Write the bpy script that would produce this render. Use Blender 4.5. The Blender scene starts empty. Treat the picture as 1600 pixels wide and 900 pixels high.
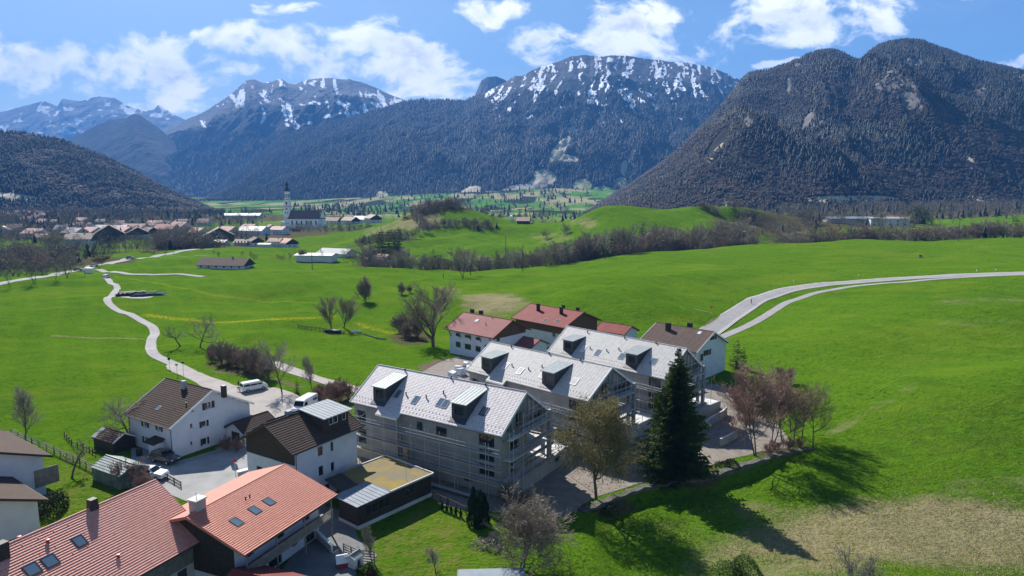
import bpy, bmesh, math, random
import numpy as np
from mathutils import Vector, Matrix
R = math.radians
random.seed(7)
rng = np.random.default_rng(7)

# ------------------------------------------------------------------ camera, light, sky, exposure
HC, PITCH, FP = 40.0, R(8.0), 1067.0
sc = bpy.context.scene
COL = sc.collection
cam_d = bpy.data.cameras.new("camera"); cam = bpy.data.objects.new("camera", cam_d); COL.objects.link(cam)
cam_d.sensor_width = 36; cam_d.lens = 36*FP/1600; cam_d.clip_start = 1; cam_d.clip_end = 60000
cam.location = (0, 0, HC); cam.rotation_euler = (R(90)-PITCH, 0, 0)
sc.camera = cam
SUN_EL, SUN_AZ = R(39.5), R(-28.0)          # azimuth measured from +Y towards +X
sun_dir = Vector((math.cos(SUN_EL)*math.sin(SUN_AZ), math.cos(SUN_EL)*math.cos(SUN_AZ), math.sin(SUN_EL)))
sl = bpy.data.lights.new("sun", 'SUN'); sl.energy = 5.0; sl.angle = R(0.5); sl.color = (1, .955, .88)
so = bpy.data.objects.new("sun", sl); COL.objects.link(so)
so.rotation_euler = sun_dir.to_track_quat('Z', 'Y').to_euler()
sc.view_settings.view_transform = 'Standard'; sc.view_settings.look = 'None'
sc.view_settings.exposure = 1.1; sc.view_settings.gamma = 1; sc.view_settings.use_curve_mapping = False
sc.render.engine = 'CYCLES'; sc.render.filter_size = 1.1
cy = sc.cycles
cy.max_bounces = 5; cy.diffuse_bounces = 2; cy.glossy_bounces = 2; cy.transmission_bounces = 2
cy.transparent_max_bounces = 6; cy.volume_bounces = 0; cy.use_denoising = True
try: cy.denoiser = 'OPENIMAGEDENOISE'; cy.denoising_prefilter = 'ACCURATE'
except Exception: pass
cy.sample_clamp_indirect = 4

def pix_dir(u, v):
    a = (u-800)/FP; b = (450-v)/FP; s, c = math.sin(PITCH), math.cos(PITCH)
    return np.array([a, c+b*s, -s+b*c])
def unproj(u, v, z=0.0):
    d = pix_dir(u, v); t = (z-HC)/d[2]; return np.array([d[0]*t, d[1]*t, z])
def pt(u, v, d):                      # point seen at u,v with forward distance d (world y)
    D = pix_dir(u, v); t = d/D[1]; return np.array([D[0]*t, d, HC+D[2]*t])

W = bpy.data.worlds.new("World"); sc.world = W; W.use_nodes = True
nt = W.node_tree; N = nt.nodes; L = nt.links; N.clear()
class NB:
    """tiny node helper"""
    def __init__(s, nt): s.nt = nt
    def n(s, t, **kw):
        o = s.nt.nodes.new(t)
        for k, v in kw.items():
            if k.startswith('i_'): o.inputs[int(k[2:])].default_value = v
            else: setattr(o, k, v)
        return o
    def l(s, a, b): s.nt.links.new(a, b)
    def sock(s, inp, v):
        if hasattr(v, 'is_output') or isinstance(v, bpy.types.NodeSocket): s.l(v, inp)
        else: inp.default_value = v
    def math(s, op, a, b=0.0, c=None, clamp=False):
        o = s.n('ShaderNodeMath', operation=op, use_clamp=clamp); s.sock(o.inputs[0], a); s.sock(o.inputs[1], b)
        if c is not None: s.sock(o.inputs[2], c)
        return o.outputs[0]
    def vmath(s, op, a, b=None, scale=None):
        o = s.n('ShaderNodeVectorMath', operation=op); s.sock(o.inputs[0], a)
        if b is not None: s.sock(o.inputs[1], b)
        if scale is not None: s.sock(o.inputs['Scale'], scale)
        return o.outputs['Value'] if op in ('DOT_PRODUCT', 'LENGTH') else o.outputs[0]
    def noise(s, vec, scale, detail=4, rough=.55, dist=0.0):
        o = s.n('ShaderNodeTexNoise'); s.sock(o.inputs['Vector'], vec)
        o.inputs['Scale'].default_value = scale; o.inputs['Detail'].default_value = detail
        o.inputs['Roughness'].default_value = rough; o.inputs['Distortion'].default_value = dist
        return o.outputs[0]
    def mapr(s, v, a, b, c=0.0, d=1.0, smooth=False):
        o = s.n('ShaderNodeMapRange'); o.clamp = True
        if smooth: o.interpolation_type = 'SMOOTHSTEP'
        s.sock(o.inputs[0], v); s.sock(o.inputs[1], a); s.sock(o.inputs[2], b); s.sock(o.inputs[3], c); s.sock(o.inputs[4], d)
        return o.outputs[0]
    def mix(s, f, a, b):
        o = s.n('ShaderNodeMix', data_type='RGBA'); s.sock(o.inputs[0], f)
        for k, v in ((6, a), (7, b)):
            if isinstance(v, tuple) and len(v) == 3: v = (*v, 1)
            s.sock(o.inputs[k], v)
        return o.outputs[2]
b = NB(nt)
sky = b.n('ShaderNodeTexSky', sky_type='NISHITA'); sky.sun_disc = False
sky.sun_elevation = SUN_EL; sky.sun_rotation = SUN_AZ; sky.altitude = 850; sky.air_density = 1.0; sky.dust_density = 1.1; sky.ozone_density = 2.2
tc = b.n('ShaderNodeTexCoord')
sep = b.n('ShaderNodeSeparateXYZ'); b.l(tc.outputs['Generated'], sep.inputs[0])
yy = b.math('MAXIMUM', b.math('ABSOLUTE', sep.outputs[1]), .08)
comb = b.n('ShaderNodeCombineXYZ')
b.l(b.math('DIVIDE', sep.outputs[0], yy), comb.inputs[0]); b.l(b.math('DIVIDE', sep.outputs[2], yy), comb.inputs[1])
P0 = comb.outputs[0]
wn = b.n('ShaderNodeTexNoise'); b.l(P0, wn.inputs['Vector']); wn.inputs['Scale'].default_value = 7; wn.inputs['Detail'].default_value = 5
warp = b.vmath('SCALE', b.vmath('SUBTRACT', wn.outputs['Color'], (.5, .5, .5)), scale=.085)
P1 = b.vmath('ADD', P0, warp)
# cloud banks: centre u,v and half sizes in picture degrees, strength
CL = [(60,95,110,42,1),(190,105,130,45,1),(290,112,95,30,1),(250,160,70,16,.8),(130,70,110,14,.7),(-40,90,80,60,1),
      (420,72,75,30,1),(520,88,100,40,1),(610,100,90,38,1),(670,125,60,34,1),(700,145,70,24,1),(600,150,60,16,.9),(360,55,40,18,.9),(730,140,34,22,1),
      (455,18,45,18,.9),(440,40,16,10,.8),
      (770,15,50,22,.9),(830,55,45,18,.75),(880,55,55,28,.9),(960,45,95,42,1),(1050,45,90,45,1),(1090,70,60,22,.9),
      (1180,30,80,32,1),(1290,35,90,36,1),(1370,48,50,22,.95),(1200,105,18,7,.9),(1232,103,16,6,.9),(1575,98,50,9,.8),(700,-40,400,20,.5),(1250,-60,300,40,.8),
      (1000,60,170,45,.85),(1140,55,110,30,.8),(1260,25,150,40,.85),(0,135,30,18,.7),(310,158,50,10,.8)]
acc = None
for (u, v, ru, rv, st) in CL:
    D = pix_dir(u, v); cx, cz = D[0]/D[1], D[2]/D[1]
    q = b.vmath('MULTIPLY', b.vmath('SUBTRACT', P1, (cx, cz, 0)), (FP/ru/1.28, FP/rv/1.28, 0))
    d2 = b.vmath('DOT_PRODUCT', q, q)
    g = b.math('MULTIPLY_ADD', d2, -.5*st, .5*st+.12*(st-1))
    acc = g if acc is None else b.math('MAXIMUM', acc, g)
stretch = b.vmath('MULTIPLY', P1, (1, 1.7, 1))
n1 = b.noise(stretch, 9, 9, .60)
n2 = b.noise(b.vmath('ADD', stretch, (.012*1.0, -.05, 0)), 9, 9, .60)   # sampled away from the sun, for relief
fld = b.math('ADD', acc, b.math('MULTIPLY_ADD', n1, 2.9, -1.52))
cov = b.mapr(fld, 0.02, .48, 0, 1, True)
thick = b.mapr(fld, .18, .75, 0, 1, True)
relief = b.mapr(b.math('SUBTRACT', n1, n2), -.10, .12, 0, 1, True)
ccol = b.mix(b.math('MULTIPLY', thick, b.math('MULTIPLY_ADD', relief, -.85, .95)), (1.0, .97, .93), (.40, .42, .47))
# thin veil of cirrus
cir = b.mapr(b.noise(b.vmath('MULTIPLY', P1, (1, 3.2, 1)), 2.6, 6, .6, .6), .50, .78, 0, .34, True)
skyc = b.n('ShaderNodeVectorMath', operation='SCALE'); b.l(sky.outputs[0], skyc.inputs[0]); skyc.inputs['Scale'].default_value = .056
skyt = b.vmath('MULTIPLY', skyc.outputs[0], (.90, 1.01, 1.06))
base = b.mix(cir, skyt, (.40, .50, .62))
up = b.mapr(sep.outputs[2], 0.0, .03, 0, 1)
fin = b.mix(b.math('MULTIPLY', cov, up), base, ccol)
bg = b.n('ShaderNodeBackground'); b.l(fin, bg.inputs[0]); bg.inputs[1].default_value = 1.0
wo = b.n('ShaderNodeOutputWorld'); b.l(bg.outputs[0], wo.inputs[0])
try: W.cycles.sampling_method = 'MANUAL'; W.cycles.sample_map_resolution = 512
except Exception: pass

# ------------------------------------------------------------------ object helpers
def tag(o, label=None, cat=None, group=None, kind=None):
    if label: o['label'] = label
    if cat: o['category'] = cat
    if group: o['group'] = group
    if kind: o['kind'] = kind
    return o
def thing(name, label, cat, loc=(0, 0, 0), rz=0.0, group=None):
    o = bpy.data.objects.new(name, None); COL.objects.link(o); o.empty_display_size = .3
    o.location = loc; o.rotation_euler = (0, 0, rz)
    return tag(o, label, cat, group)
def link(name, me, parent=None):
    o = bpy.data.objects.new(name, me); COL.objects.link(o)
    if parent is not None: o.parent = parent
    return o
def copy_tree(o, parent=None):
    c = o.copy(); COL.objects.link(c)
    if parent is not None: c.parent = parent
    for ch in [x for x in o.children]:
        copy_tree(ch, c)
    return c
class MB:
    def __init__(s): s.v = []; s.f = []; s.uv = []; s.mi = []; s.m = 0
    def face(s, pts, uv=None):
        k = len(s.v); s.v += [tuple(map(float, p)) for p in pts]; s.f.append(tuple(range(k, k+len(pts))))
        s.uv += list(uv) if uv is not None else [(p[0], p[1]) for p in pts]; s.mi.append(s.m)
    def box(s, x0, x1, y0, y1, z0, z1):
        s.hexa([(x0,y0,z0),(x1,y0,z0),(x1,y1,z0),(x0,y1,z0),(x0,y0,z1),(x1,y0,z1),(x1,y1,z1),(x0,y1,z1)])
    def hexa(s, p):
        for q in ((0,3,2,1),(4,5,6,7),(0,1,5,4),(1,2,6,5),(2,3,7,6),(3,0,4,7)):
            P = [Vector(p[i]) for i in q]
            n = (P[1]-P[0]).cross(P[2]-P[1])
            if abs(n.z) >= max(abs(n.x), abs(n.y)): uv = [(a.x, a.y) for a in P]
            elif abs(n.x) > abs(n.y): uv = [(a.y, a.z) for a in P]
            else: uv = [(a.x, a.z) for a in P]
            s.face([tuple(a) for a in P], uv)
    def beam(s, a, c, w, h=None, up=(0, 0, 1)):
        a = Vector(a); c = Vector(c); d = (c-a)
        if d.length < 1e-6: return
        d.normalize(); U = Vector(up)
        if abs(d.dot(U)) > .98: U = Vector((1, 0, 0))
        x = d.cross(U).normalized()*(w/2); y = x.cross(d).normalized()*((h or w)/2)
        s.hexa([a-x-y, a+x-y, c+x-y, c-x-y, a-x+y, a+x+y, c+x+y, c-x+y])
    def tube(s, pts, rad, n=6, cap=True):
        rings = []
        pts = [Vector(p) for p in pts]
        for i, p in enumerate(pts):
            d = (pts[min(i+1, len(pts)-1)]-pts[max(i-1, 0)]).normalized()
            U = Vector((0, 0, 1)) if abs(d.z) < .95 else Vector((1, 0, 0))
            x = d.cross(U).normalized(); y = d.cross(x)
            r = rad[i] if isinstance(rad, (list, tuple)) else rad
            rings.append([p+(x*math.cos(6.28318*k/n)+y*math.sin(6.28318*k/n))*r for k in range(n)])
        for i in range(len(rings)-1):
            for k in range(n):
                k2 = (k+1) % n
                s.face([rings[i][k], rings[i+1][k], rings[i+1][k2], rings[i][k2]])
        if cap:
            s.face(rings[0]); s.face(rings[-1][::-1])
    def lathe(s, prof, c=(0, 0, 0), n=12):
        for i in range(len(prof)-1):
            (r0, z0), (r1, z1) = prof[i], prof[i+1]
            for k in range(n):
                a0, a1 = 6.28318*k/n, 6.28318*(k+1)/n
                P = [(c[0]+r*math.cos(a), c[1]+r*math.sin(a), c[2]+z) for r, z, a in ((r0,z0,a0),(r0,z0,a1),(r1,z1,a1),(r1,z1,a0))]
                if r0 < 1e-6: P = [P[0], P[2], P[3]]
                elif r1 < 1e-6: P = P[:3]
                s.face(P)
    def prism(s, poly, z0, z1):            # ccw polygon
        n = len(poly)
        s.face([(x, y, z1) for x, y in poly]); s.face([(x, y, z0) for x, y in poly[::-1]])
        u = 0
        for i in range(n):
            a, c = poly[i], poly[(i+1) % n]; l = math.dist(a, c)
            s.face([(a[0],a[1],z0),(c[0],c[1],z0),(c[0],c[1],z1),(a[0],a[1],z1)], [(u,z0),(u+l,z0),(u+l,z1),(u,z1)]); u += l
    def mesh(s, name, mats, smooth=False):
        me = bpy.data.meshes.new(name); me.from_pydata(s.v, [], s.f)
        for m in (mats if isinstance(mats, (list, tuple)) else [mats]): me.materials.append(m)
        me.polygons.foreach_set('material_index', s.mi)
        ul = me.uv_layers.new(name='UVMap'); ul.data.foreach_set('uv', np.array(s.uv, dtype=np.float32).ravel())
        if smooth: me.polygons.foreach_set('use_smooth', [True]*len(s.f))
        me.update(); return me
    def build(s, name, mats, parent=None, smooth=False):
        if not s.f: return None
        return link(name, s.mesh(name, mats, smooth), parent)
def np_mesh(name, V, T, mats, mi=None, smooth=False, attrs=None):
    """V (n,3), T (m,3 or 4)"""
    me = bpy.data.meshes.new(name); k = T.shape[1]; m = len(T)
    me.vertices.add(len(V)); me.vertices.foreach_set('co', np.ascontiguousarray(V, dtype=np.float32).ravel())
    me.loops.add(m*k); me.loops.foreach_set('vertex_index', np.ascontiguousarray(T, dtype=np.int32).ravel())
    me.polygons.add(m); me.polygons.foreach_set('loop_start', np.arange(0, m*k, k, dtype=np.int32))
    try: me.polygons.foreach_set('loop_total', np.full(m, k, dtype=np.int32))
    except Exception: pass
    for mt in (mats if isinstance(mats, (list, tuple)) else [mats]): me.materials.append(mt)
    if mi is not None: me.polygons.foreach_set('material_index', np.asarray(mi, dtype=np.int32))
    if smooth: me.polygons.foreach_set('use_smooth', np.ones(m, dtype=bool))
    for an, av in (attrs or {}).items():
        at = me.attributes.new(an, 'FLOAT', 'POINT'); at.data.foreach_set('value', np.asarray(av, dtype=np.float32))
    me.update(calc_edges=True); me.validate(); return me

# ------------------------------------------------------------------ materials
MAT = {}
def newmat(name):
    m = bpy.data.materials.new(name); m.use_nodes = True
    b = NB(m.node_tree); p = m.node_tree.nodes['Principled BSDF']; MAT[name] = m
    return m, b, p
def simple(name, col, col2=None, scale=1.5, rough=.75, metal=0.0, bump=0.0, bscale=12, coords='pos', spec=.4, detail=5, fac=(.35, .65)):
    m, b, p = newmat(name)
    vec = b.n('ShaderNodeNewGeometry').outputs['Position'] if coords == 'pos' else b.n('ShaderNodeTexCoord').outputs['Object']
    c2 = col2 or tuple(c*.78 for c in col)
    f = b.mapr(b.noise(vec, scale, detail, .62), fac[0], fac[1])
    b.l(b.mix(f, col, c2), p.inputs['Base Color'])
    p.inputs['Roughness'].default_value = rough; p.inputs['Metallic'].default_value = metal
    p.inputs['Specular IOR Level'].default_value = spec
    if bump:
        bn = b.n('ShaderNodeBump'); bn.inputs['Distance'].default_value = bump
        b.l(b.noise(vec, bscale, 4, .6), bn.inputs['Height']); b.l(bn.outputs[0], p.inputs['Normal'])
    return m
simple('plaster_white', (.61, .64, .70), (.53, .56, .62), .6, .9, bump=.004, bscale=20)
simple('church_white', (.88, .88, .86), (.80, .80, .78), .3, .9)
simple('plaster_cream', (.62, .58, .50), (.50, .47, .40), .5, .9)
simple('plaster_grey', (.42, .42, .41), (.32, .32, .31), .5, .9)
simple('brickwork_new', (.36, .345, .32), (.25, .24, .235), .45, .92, bump=.006, bscale=9, fac=(.3, .7))
simple('concrete', (.36, .36, .35), (.24, .245, .25), .4, .88, bump=.005, bscale=6, fac=(.3, .7))
simple('concrete_pale', (.62, .61, .59), (.48, .47, .46), .5, .85)
simple('wood_dark', (.035, .028, .022), (.060, .045, .032), 2.5, .75, bump=.004)
simple('wood_brown', (.13, .075, .045), (.085, .05, .03), 2, .8, bump=.004)
simple('wood_grey', (.27, .24, .21), (.17, .15, .13), 2, .85, bump=.004)
simple('wood_new', (.50, .36, .21), (.40, .28, .16), 2, .8)
simple('anthracite', (.045, .052, .062), (.032, .037, .045), 2, .55)
simple('metal_seam', (.27, .30, .32), (.21, .24, .26), .8, .7, metal=.05)
simple('metal_blue_grey', (.19, .225, .265), (.145, .175, .21), .8, .7, metal=.05)
simple('steel', (.42, .44, .46), (.32, .34, .36), 5, .6, metal=.1)
simple('deck_plank', (.34, .33, .31), (.24, .23, .22), 3, .85)
simple('copper_gutter', (.13, .10, .08), None, 3, .5, metal=.5)
simple('white_paint', (.80, .80, .79), (.74, .74, .73), 3, .5)
simple('black_paint', (.02, .02, .022), None, 3, .4)
simple('dark_plastic', (.03, .03, .032), None, 3, .6)
simple('bark', (.11, .088, .07), (.07, .057, .046), 6, .95, bump=.01, bscale=14, coords='obj')
simple('bark_pale', (.24, .22, .20), (.13, .115, .10), 5, .95, coords='obj')
simple('bark_birch', (.45, .43, .40), (.12, .10, .09), 3, .9, coords='obj')
simple('gravel', (.36, .335, .31), (.23, .215, .20), 3.0, .95, bump=.02, bscale=9, fac=(.25, .75))
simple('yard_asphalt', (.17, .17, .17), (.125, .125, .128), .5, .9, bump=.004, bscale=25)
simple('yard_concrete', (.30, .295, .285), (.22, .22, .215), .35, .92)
simple('site_ground', (.25, .215, .18), (.14, .12, .10), .7, .95, bump=.05, bscale=3, fac=(.25, .75))
simple('rubble', (.34, .25, .18), (.20, .17, .12), 2.5, .95, bump=.06, bscale=5, fac=(.3, .7))
simple('orange_plastic', (.70, .14, .03), None, 2, .5)
simple('red_paint', (.45, .03, .025), None, 2, .45)
simple('blue_tarp', (.05, .065, .08), (.035, .045, .055), 1, .9, spec=.1)
simple('white_foil', (.70, .73, .78), (.50, .54, .60), 2, .45, bump=.05, bscale=3)
simple('green_tarp', (.07, .105, .10), (.17, .22, .215), 1.2, .5, bump=.03, bscale=2)
simple('skin', (.5, .32, .24)); simple('cloth_black', (.015, .015, .018)); simple('cloth_blue', (.04, .06, .12))
simple('sedum', (.26, .18, .025), (.17, .145, .085), .38, .95, bump=.04, bscale=6, fac=(.38, .56), detail=8)
simple('sandstone', (.40, .34, .24), (.28, .235, .165), .3, .9)
simple('dome_copper', (.025, .028, .032), (.04, .045, .05), .4, .6)
simple('rock', (.30, .29, .27), (.18, .175, .165), .3, .95)
simple('stone_wall', (.13, .125, .105), (.06, .062, .045), 1.2, .95, bump=.04, bscale=3)

def glassy(name, col=(.02, .025, .03), rough=.06):
    m, b, p = newmat(name); p.inputs['Base Color'].default_value = (*col, 1); p.inputs['Roughness'].default_value = rough
    p.inputs['Specular IOR Level'].default_value = .8; return m
glassy('window_glass'); glassy('skylight_glass', (.05, .065, .085), .08); glassy('solar_glass', (.012, .017, .03), .12)
glassy('blue_glass', (.09, .14, .20), .12)
def carpaint(name, col):
    m, b, p = newmat(name); p.inputs['Base Color'].default_value = (*col, 1); p.inputs['Roughness'].default_value = .25
    p.inputs['Coat Weight'].default_value = .6; return m
carpaint('car_white', (.72, .73, .74)); carpaint('car_silver', (.42, .43, .44)); carpaint('car_dark', (.018, .022, .028)); carpaint('car_blue', (.03, .05, .09)); carpaint('car_grey', (.12, .13, .14))

def tiles(name, col, col2, mortar, cw=.30, ch=.36, rough=.55, spec=.5, patch=.35, pscale=.35, dirt=None):
    """roof tiles: UV is (along the ridge, up the slope) in metres; each tile a slightly different tone"""
    m, b, p = newmat(name)
    uv = b.n('ShaderNodeTexCoord').outputs['UV']
    br = b.n('ShaderNodeTexBrick'); b.l(uv, br.inputs['Vector'])
    br.offset = .5; br.inputs['Scale'].default_value = 1; br.inputs['Brick Width'].default_value = cw; br.inputs['Row Height'].default_value = ch
    br.inputs['Mortar Size'].default_value = .012; br.inputs['Mortar Smooth'].default_value = .3; br.inputs['Bias'].default_value = 0
    br.inputs['Color1'].default_value = (*col, 1); br.inputs['Color2'].default_value = (*col2, 1); br.inputs['Mortar'].default_value = (*mortar, 1)
    pos = b.n('ShaderNodeNewGeometry').outputs['Position']
    f = b.mapr(b.noise(pos, pscale, 6, .65), .35, .7, 0, patch)
    c = b.mix(f, br.outputs[0], dirt or tuple(x*.6 for x in col2))
    b.l(c, p.inputs['Base Color']); p.inputs['Roughness'].default_value = rough; p.inputs['Specular IOR Level'].default_value = spec
    sx = b.n('ShaderNodeSeparateXYZ'); b.l(uv, sx.inputs[0])
    wv = b.math('SINE', b.math('MULTIPLY', sx.outputs[0], 6.28318/cw))
    bn = b.n('ShaderNodeBump'); bn.inputs['Distance'].default_value = .006; b.l(wv, bn.inputs['Height']); b.l(bn.outputs[0], p.inputs['Normal'])
    return m
tiles('tiles_red', (.78, .36, .285), (.68, .29, .225), (.45, .19, .15), .28, .27, .7, .3, .35, dirt=(.55, .32, .27))
tiles('tiles_orange', (.64, .25, .18), (.55, .20, .14), (.36, .12, .08), .28, .27, .7, .3, .3, dirt=(.42, .17, .125))
tiles('tiles_brown', (.085, .055, .044), (.062, .041, .034), (.02, .015, .012), .28, .38, .85, .12, .45, dirt=(.075, .062, .05))
tiles('tiles_brown_warm', (.10, .068, .054), (.078, .052, .042), (.03, .02, .015), .28, .38, .85, .12, .5, dirt=(.09, .075, .062))
tiles('tiles_new', (.56, .51, .53), (.45, .40, .42), (.34, .30, .32), .60, .26, .60, .30, .35, 1.2, dirt=(.60, .59, .53))
tiles('tiles_new_grey', (.46, .45, .44), (.38, .37, .36), (.30, .29, .285), .60, .26, .65, .25, .3, 1.2, dirt=(.52, .51, .47))
tiles('metal_red', (.24, .055, .045), (.20, .045, .038), (.10, .03, .025), .50, 3.0, .75, .15, .35)
tiles('metal_pink', (.27, .10, .095), (.24, .085, .08), (.14, .05, .045), .50, 3.0, .75, .15, .4)
tiles('roof_brown_old', (.17, .115, .095), (.13, .09, .078), (.05, .035, .03), .9, .35, .85, .12, .6, dirt=(.10, .08, .07))
tiles('far_red', (0.476, 0.224, 0.168), (0.392, 0.182, 0.140), (0.210, 0.098, 0.070), .5, .6, .7, .3, .4)
tiles('far_pink', (0.588, 0.350, 0.294), (0.490, 0.280, 0.238), (0.280, 0.140, 0.126), .5, .6, .7, .3, .4)
tiles('far_brown', (0.196, 0.126, 0.098), (0.140, 0.098, 0.077), (0.070, 0.049, 0.042), .5, .6, .7, .3, .4)
tiles('far_grey', (0.420, 0.406, 0.392), (0.336, 0.329, 0.322), (0.168, 0.168, 0.168), .5, .6, .6, .4, .4)
def seams(name, c1, c2, gap, rough, metal):
    m, b, p = newmat(name); uv = b.n('ShaderNodeTexCoord').outputs['UV']
    pos = b.n('ShaderNodeNewGeometry').outputs['Position']
    b.l(b.mix(b.mapr(b.noise(pos, 1.3, 5, .6), .35, .65), c1, c2), p.inputs['Base Color'])
    p.inputs['Roughness'].default_value = rough; p.inputs['Metallic'].default_value = metal; return m
seams('standing_seam', (.27, .31, .31), (.22, .255, .26), .5, .6, .1)

def leafmat(name, c1, c2, scale=.8, trans=.25, rough=.7):
    m, b, p = newmat(name)
    oi = b.n('ShaderNodeObjectInfo')
    pos = b.n('ShaderNodeTexCoord').outputs['Object']
    f = b.math('ADD', b.mapr(b.noise(pos, scale, 5, .6), .33, .67), b.math('MULTIPLY_ADD', oi.outputs['Random'], .3, -.15), clamp=True)
    c = b.mix(f, c1, c2); b.l(c, p.inputs['Base Color']); p.inputs['Roughness'].default_value = rough; p.inputs['Specular IOR Level'].default_value = .2
    if trans > 0:
        tr = b.n('ShaderNodeBsdfTranslucent'); b.l(c, tr.inputs[0]); mx = b.n('ShaderNodeMixShader'); mx.inputs[0].default_value = trans
        out = m.node_tree.nodes['Material Output']; b.l(p.outputs[0], mx.inputs[1]); b.l(tr.outputs[0], mx.inputs[2]); b.l(mx.outputs[0], out.inputs[0])
    return m
leafmat('spruce_needles', (.030, .058, .018), (.10, .135, .03), .9, .35)
leafmat('far_conifer', (.002, .005, .004), (.020, .028, .013), .010, 0)
leafmat('thuja', (.012, .032, .014), (.02, .045, .016), 1.5, .1)
leafmat('birch_leaves', (.22, .18, .06), (.15, .14, .05), .5, .25)
leafmat('twigs_brown', (.20, .16, .125), (.30, .245, .19), .5, 0)
leafmat('twigs_grey', (.21, .19, .155), (.32, .295, .235), .5, 0)
leafmat('twigs_red', (.24, .145, .12), (.32, .21, .165), .5, 0)
leafmat('twigs_olive', (.21, .18, .085), (.155, .15, .075), .5, .1)
leafmat('blossom', (.34, .29, .27), (.22, .18, .16), 2, .1)
leafmat('leaf_green', (.07, .12, .02), (.10, .15, .03), 1, .3)
leafmat('leaf_dark', (.018, .035, .014), (.04, .055, .02), 1, .15)
leafmat('far_deciduous', (.045, .032, .024), (.125, .085, .058), .012, 0)
leafmat('far_deciduous_grey', (.12, .105, .082), (.19, .165, .125), .02, 0)
leafmat('reddish_bush', (.15, .06, .045), (.09, .05, .035), 1, .1)
leafmat('ochre_leaves', (.24, .20, .06), (.15, .13, .05), .5, .3)
# ------------------------------------------------------------------ terrain height
CP = []
def cz(u, v, z): p = unproj(u, v, z); CP.append(tuple(p))
def cd(u, v, d): CP.append(tuple(pt(u, v, d)))
def cw(x, y, z): CP.append((x, y, z))
for y in (45, 75, 105, 135, 160):
    for x in (-130, -100, -70, -40, -15, 10): cw(x, y, 0 if x > -90 else .3)
for x, y, z in ((40,55,-1.6),(60,75,-1.2),(40,85,-1.0),(80,100,.2),(60,110,0),(55,130,.2),(90,135,2),(30,160,0),(60,165,1.2),(110,110,1.5),(120,150,5),(90,60,-1.2),(150,100,3),(170,150,7),(10,40,-1),(90,30,-1)): cw(x, y, z)
# right meadow, rising to its crest
for a in ((1110,530,.6),(1150,505,1.4),(1200,475,2.8),(1250,455,4.8),(1320,442,7),(1400,434,9),(1500,430,11),(1600,427,12.5),(1750,425,14),
          (1400,470,8),(1550,480,10),(1300,520,5),(1500,560,8),(1400,600,3.5),(1700,560,10),(1300,620,2),(1600,640,6),(1550,720,2.5),(1300,690,.3)): cz(*a)
for a in ((1500,376,375),(1600,377,360),(1700,377,350),(1400,378,385),(1300,378,400),(1200,379,400),(1150,383,400),(1100,388,395),(1040,392,400),(960,401,395),(900,413,370),(840,424,345),
          (780,430,325),(720,437,312),(660,434,325),(600,424,345),(540,420,355),(480,424,350),(430,430,330),(1000,440,260),(1100,430,270),(1150,410,320),(1300,400,320),(1450,405,300),(900,460,225),(1050,480,205)): cd(*a)
# left and middle meadow with its dips
for a in ((20,520,.5),(20,600,.6),(120,560,.2),(100,500,-1),(60,460,-2),(200,470,-1.8),(220,510,-.8),(240,560,0),(300,450,-2.2),(330,480,-2.2),(430,470,-2.6),(520,455,-1.2),(420,500,-1.2),
          (350,530,-.6),(560,490,-2.4),(640,470,-.8),(600,520,-1.3),(480,540,-.6),(700,475,.8),(760,455,1.8),(640,450,0),(820,470,.6),(760,500,-.3),(560,570,-.2),(650,575,-.1),(880,500,0)): cz(*a)
# behind the crests: dips and hedges
for x, y, z in ((60,460,-6),(10,450,-7),(-40,430,-7),(-80,420,-6),(120,470,-2),(170,470,2),(240,470,8),(300,480,10),(200,560,4),(320,600,10)): cw(x, y, z)
# main road left, meadow beyond
for a in ((-40,450,-3),(60,433,-3),(150,414,-3.2),(250,399,-3.6),(310,430,-3),(300,412,-3.4),(380,415,-3.5),(450,408,-4),(330,390,-4.6),(430,392,-5)): cz(*a)
# middle hills
for a in ((655,328,655),(690,324,655),(715,322,655),(735,326,650),(770,338,645),(810,348,640),(850,350,640),(880,346,620),(600,352,650),(560,362,650),(640,352,610),(690,352,600),(730,356,590),(640,378,540),(700,385,520),(750,392,500),
          (800,378,530),(850,380,520),(880,362,560),(905,340,560),(935,326,565),(985,325,570),(1030,331,570),(1080,324,570),(1140,325,575),(1180,333,570),(950,345,520),(1050,350,510),(1000,372,470),(920,385,470),(1100,362,480),
          (1180,352,510),(1240,350,560),(840,400,460),(760,412,440)): cd(*a)
for x, y, z in ((20,760,-4),(100,760,-4),(200,760,0),(-80,760,-2),(150,680,2),(260,700,6)): cw(x, y, z)
for a in ((1440,352,640),(1500,347,680),(1600,343,690),(1350,358,620),(1600,356,600),(1280,352,640),(1540,330,1000),(1300,332,1000),(1600,334,900)): cd(*a)
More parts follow.
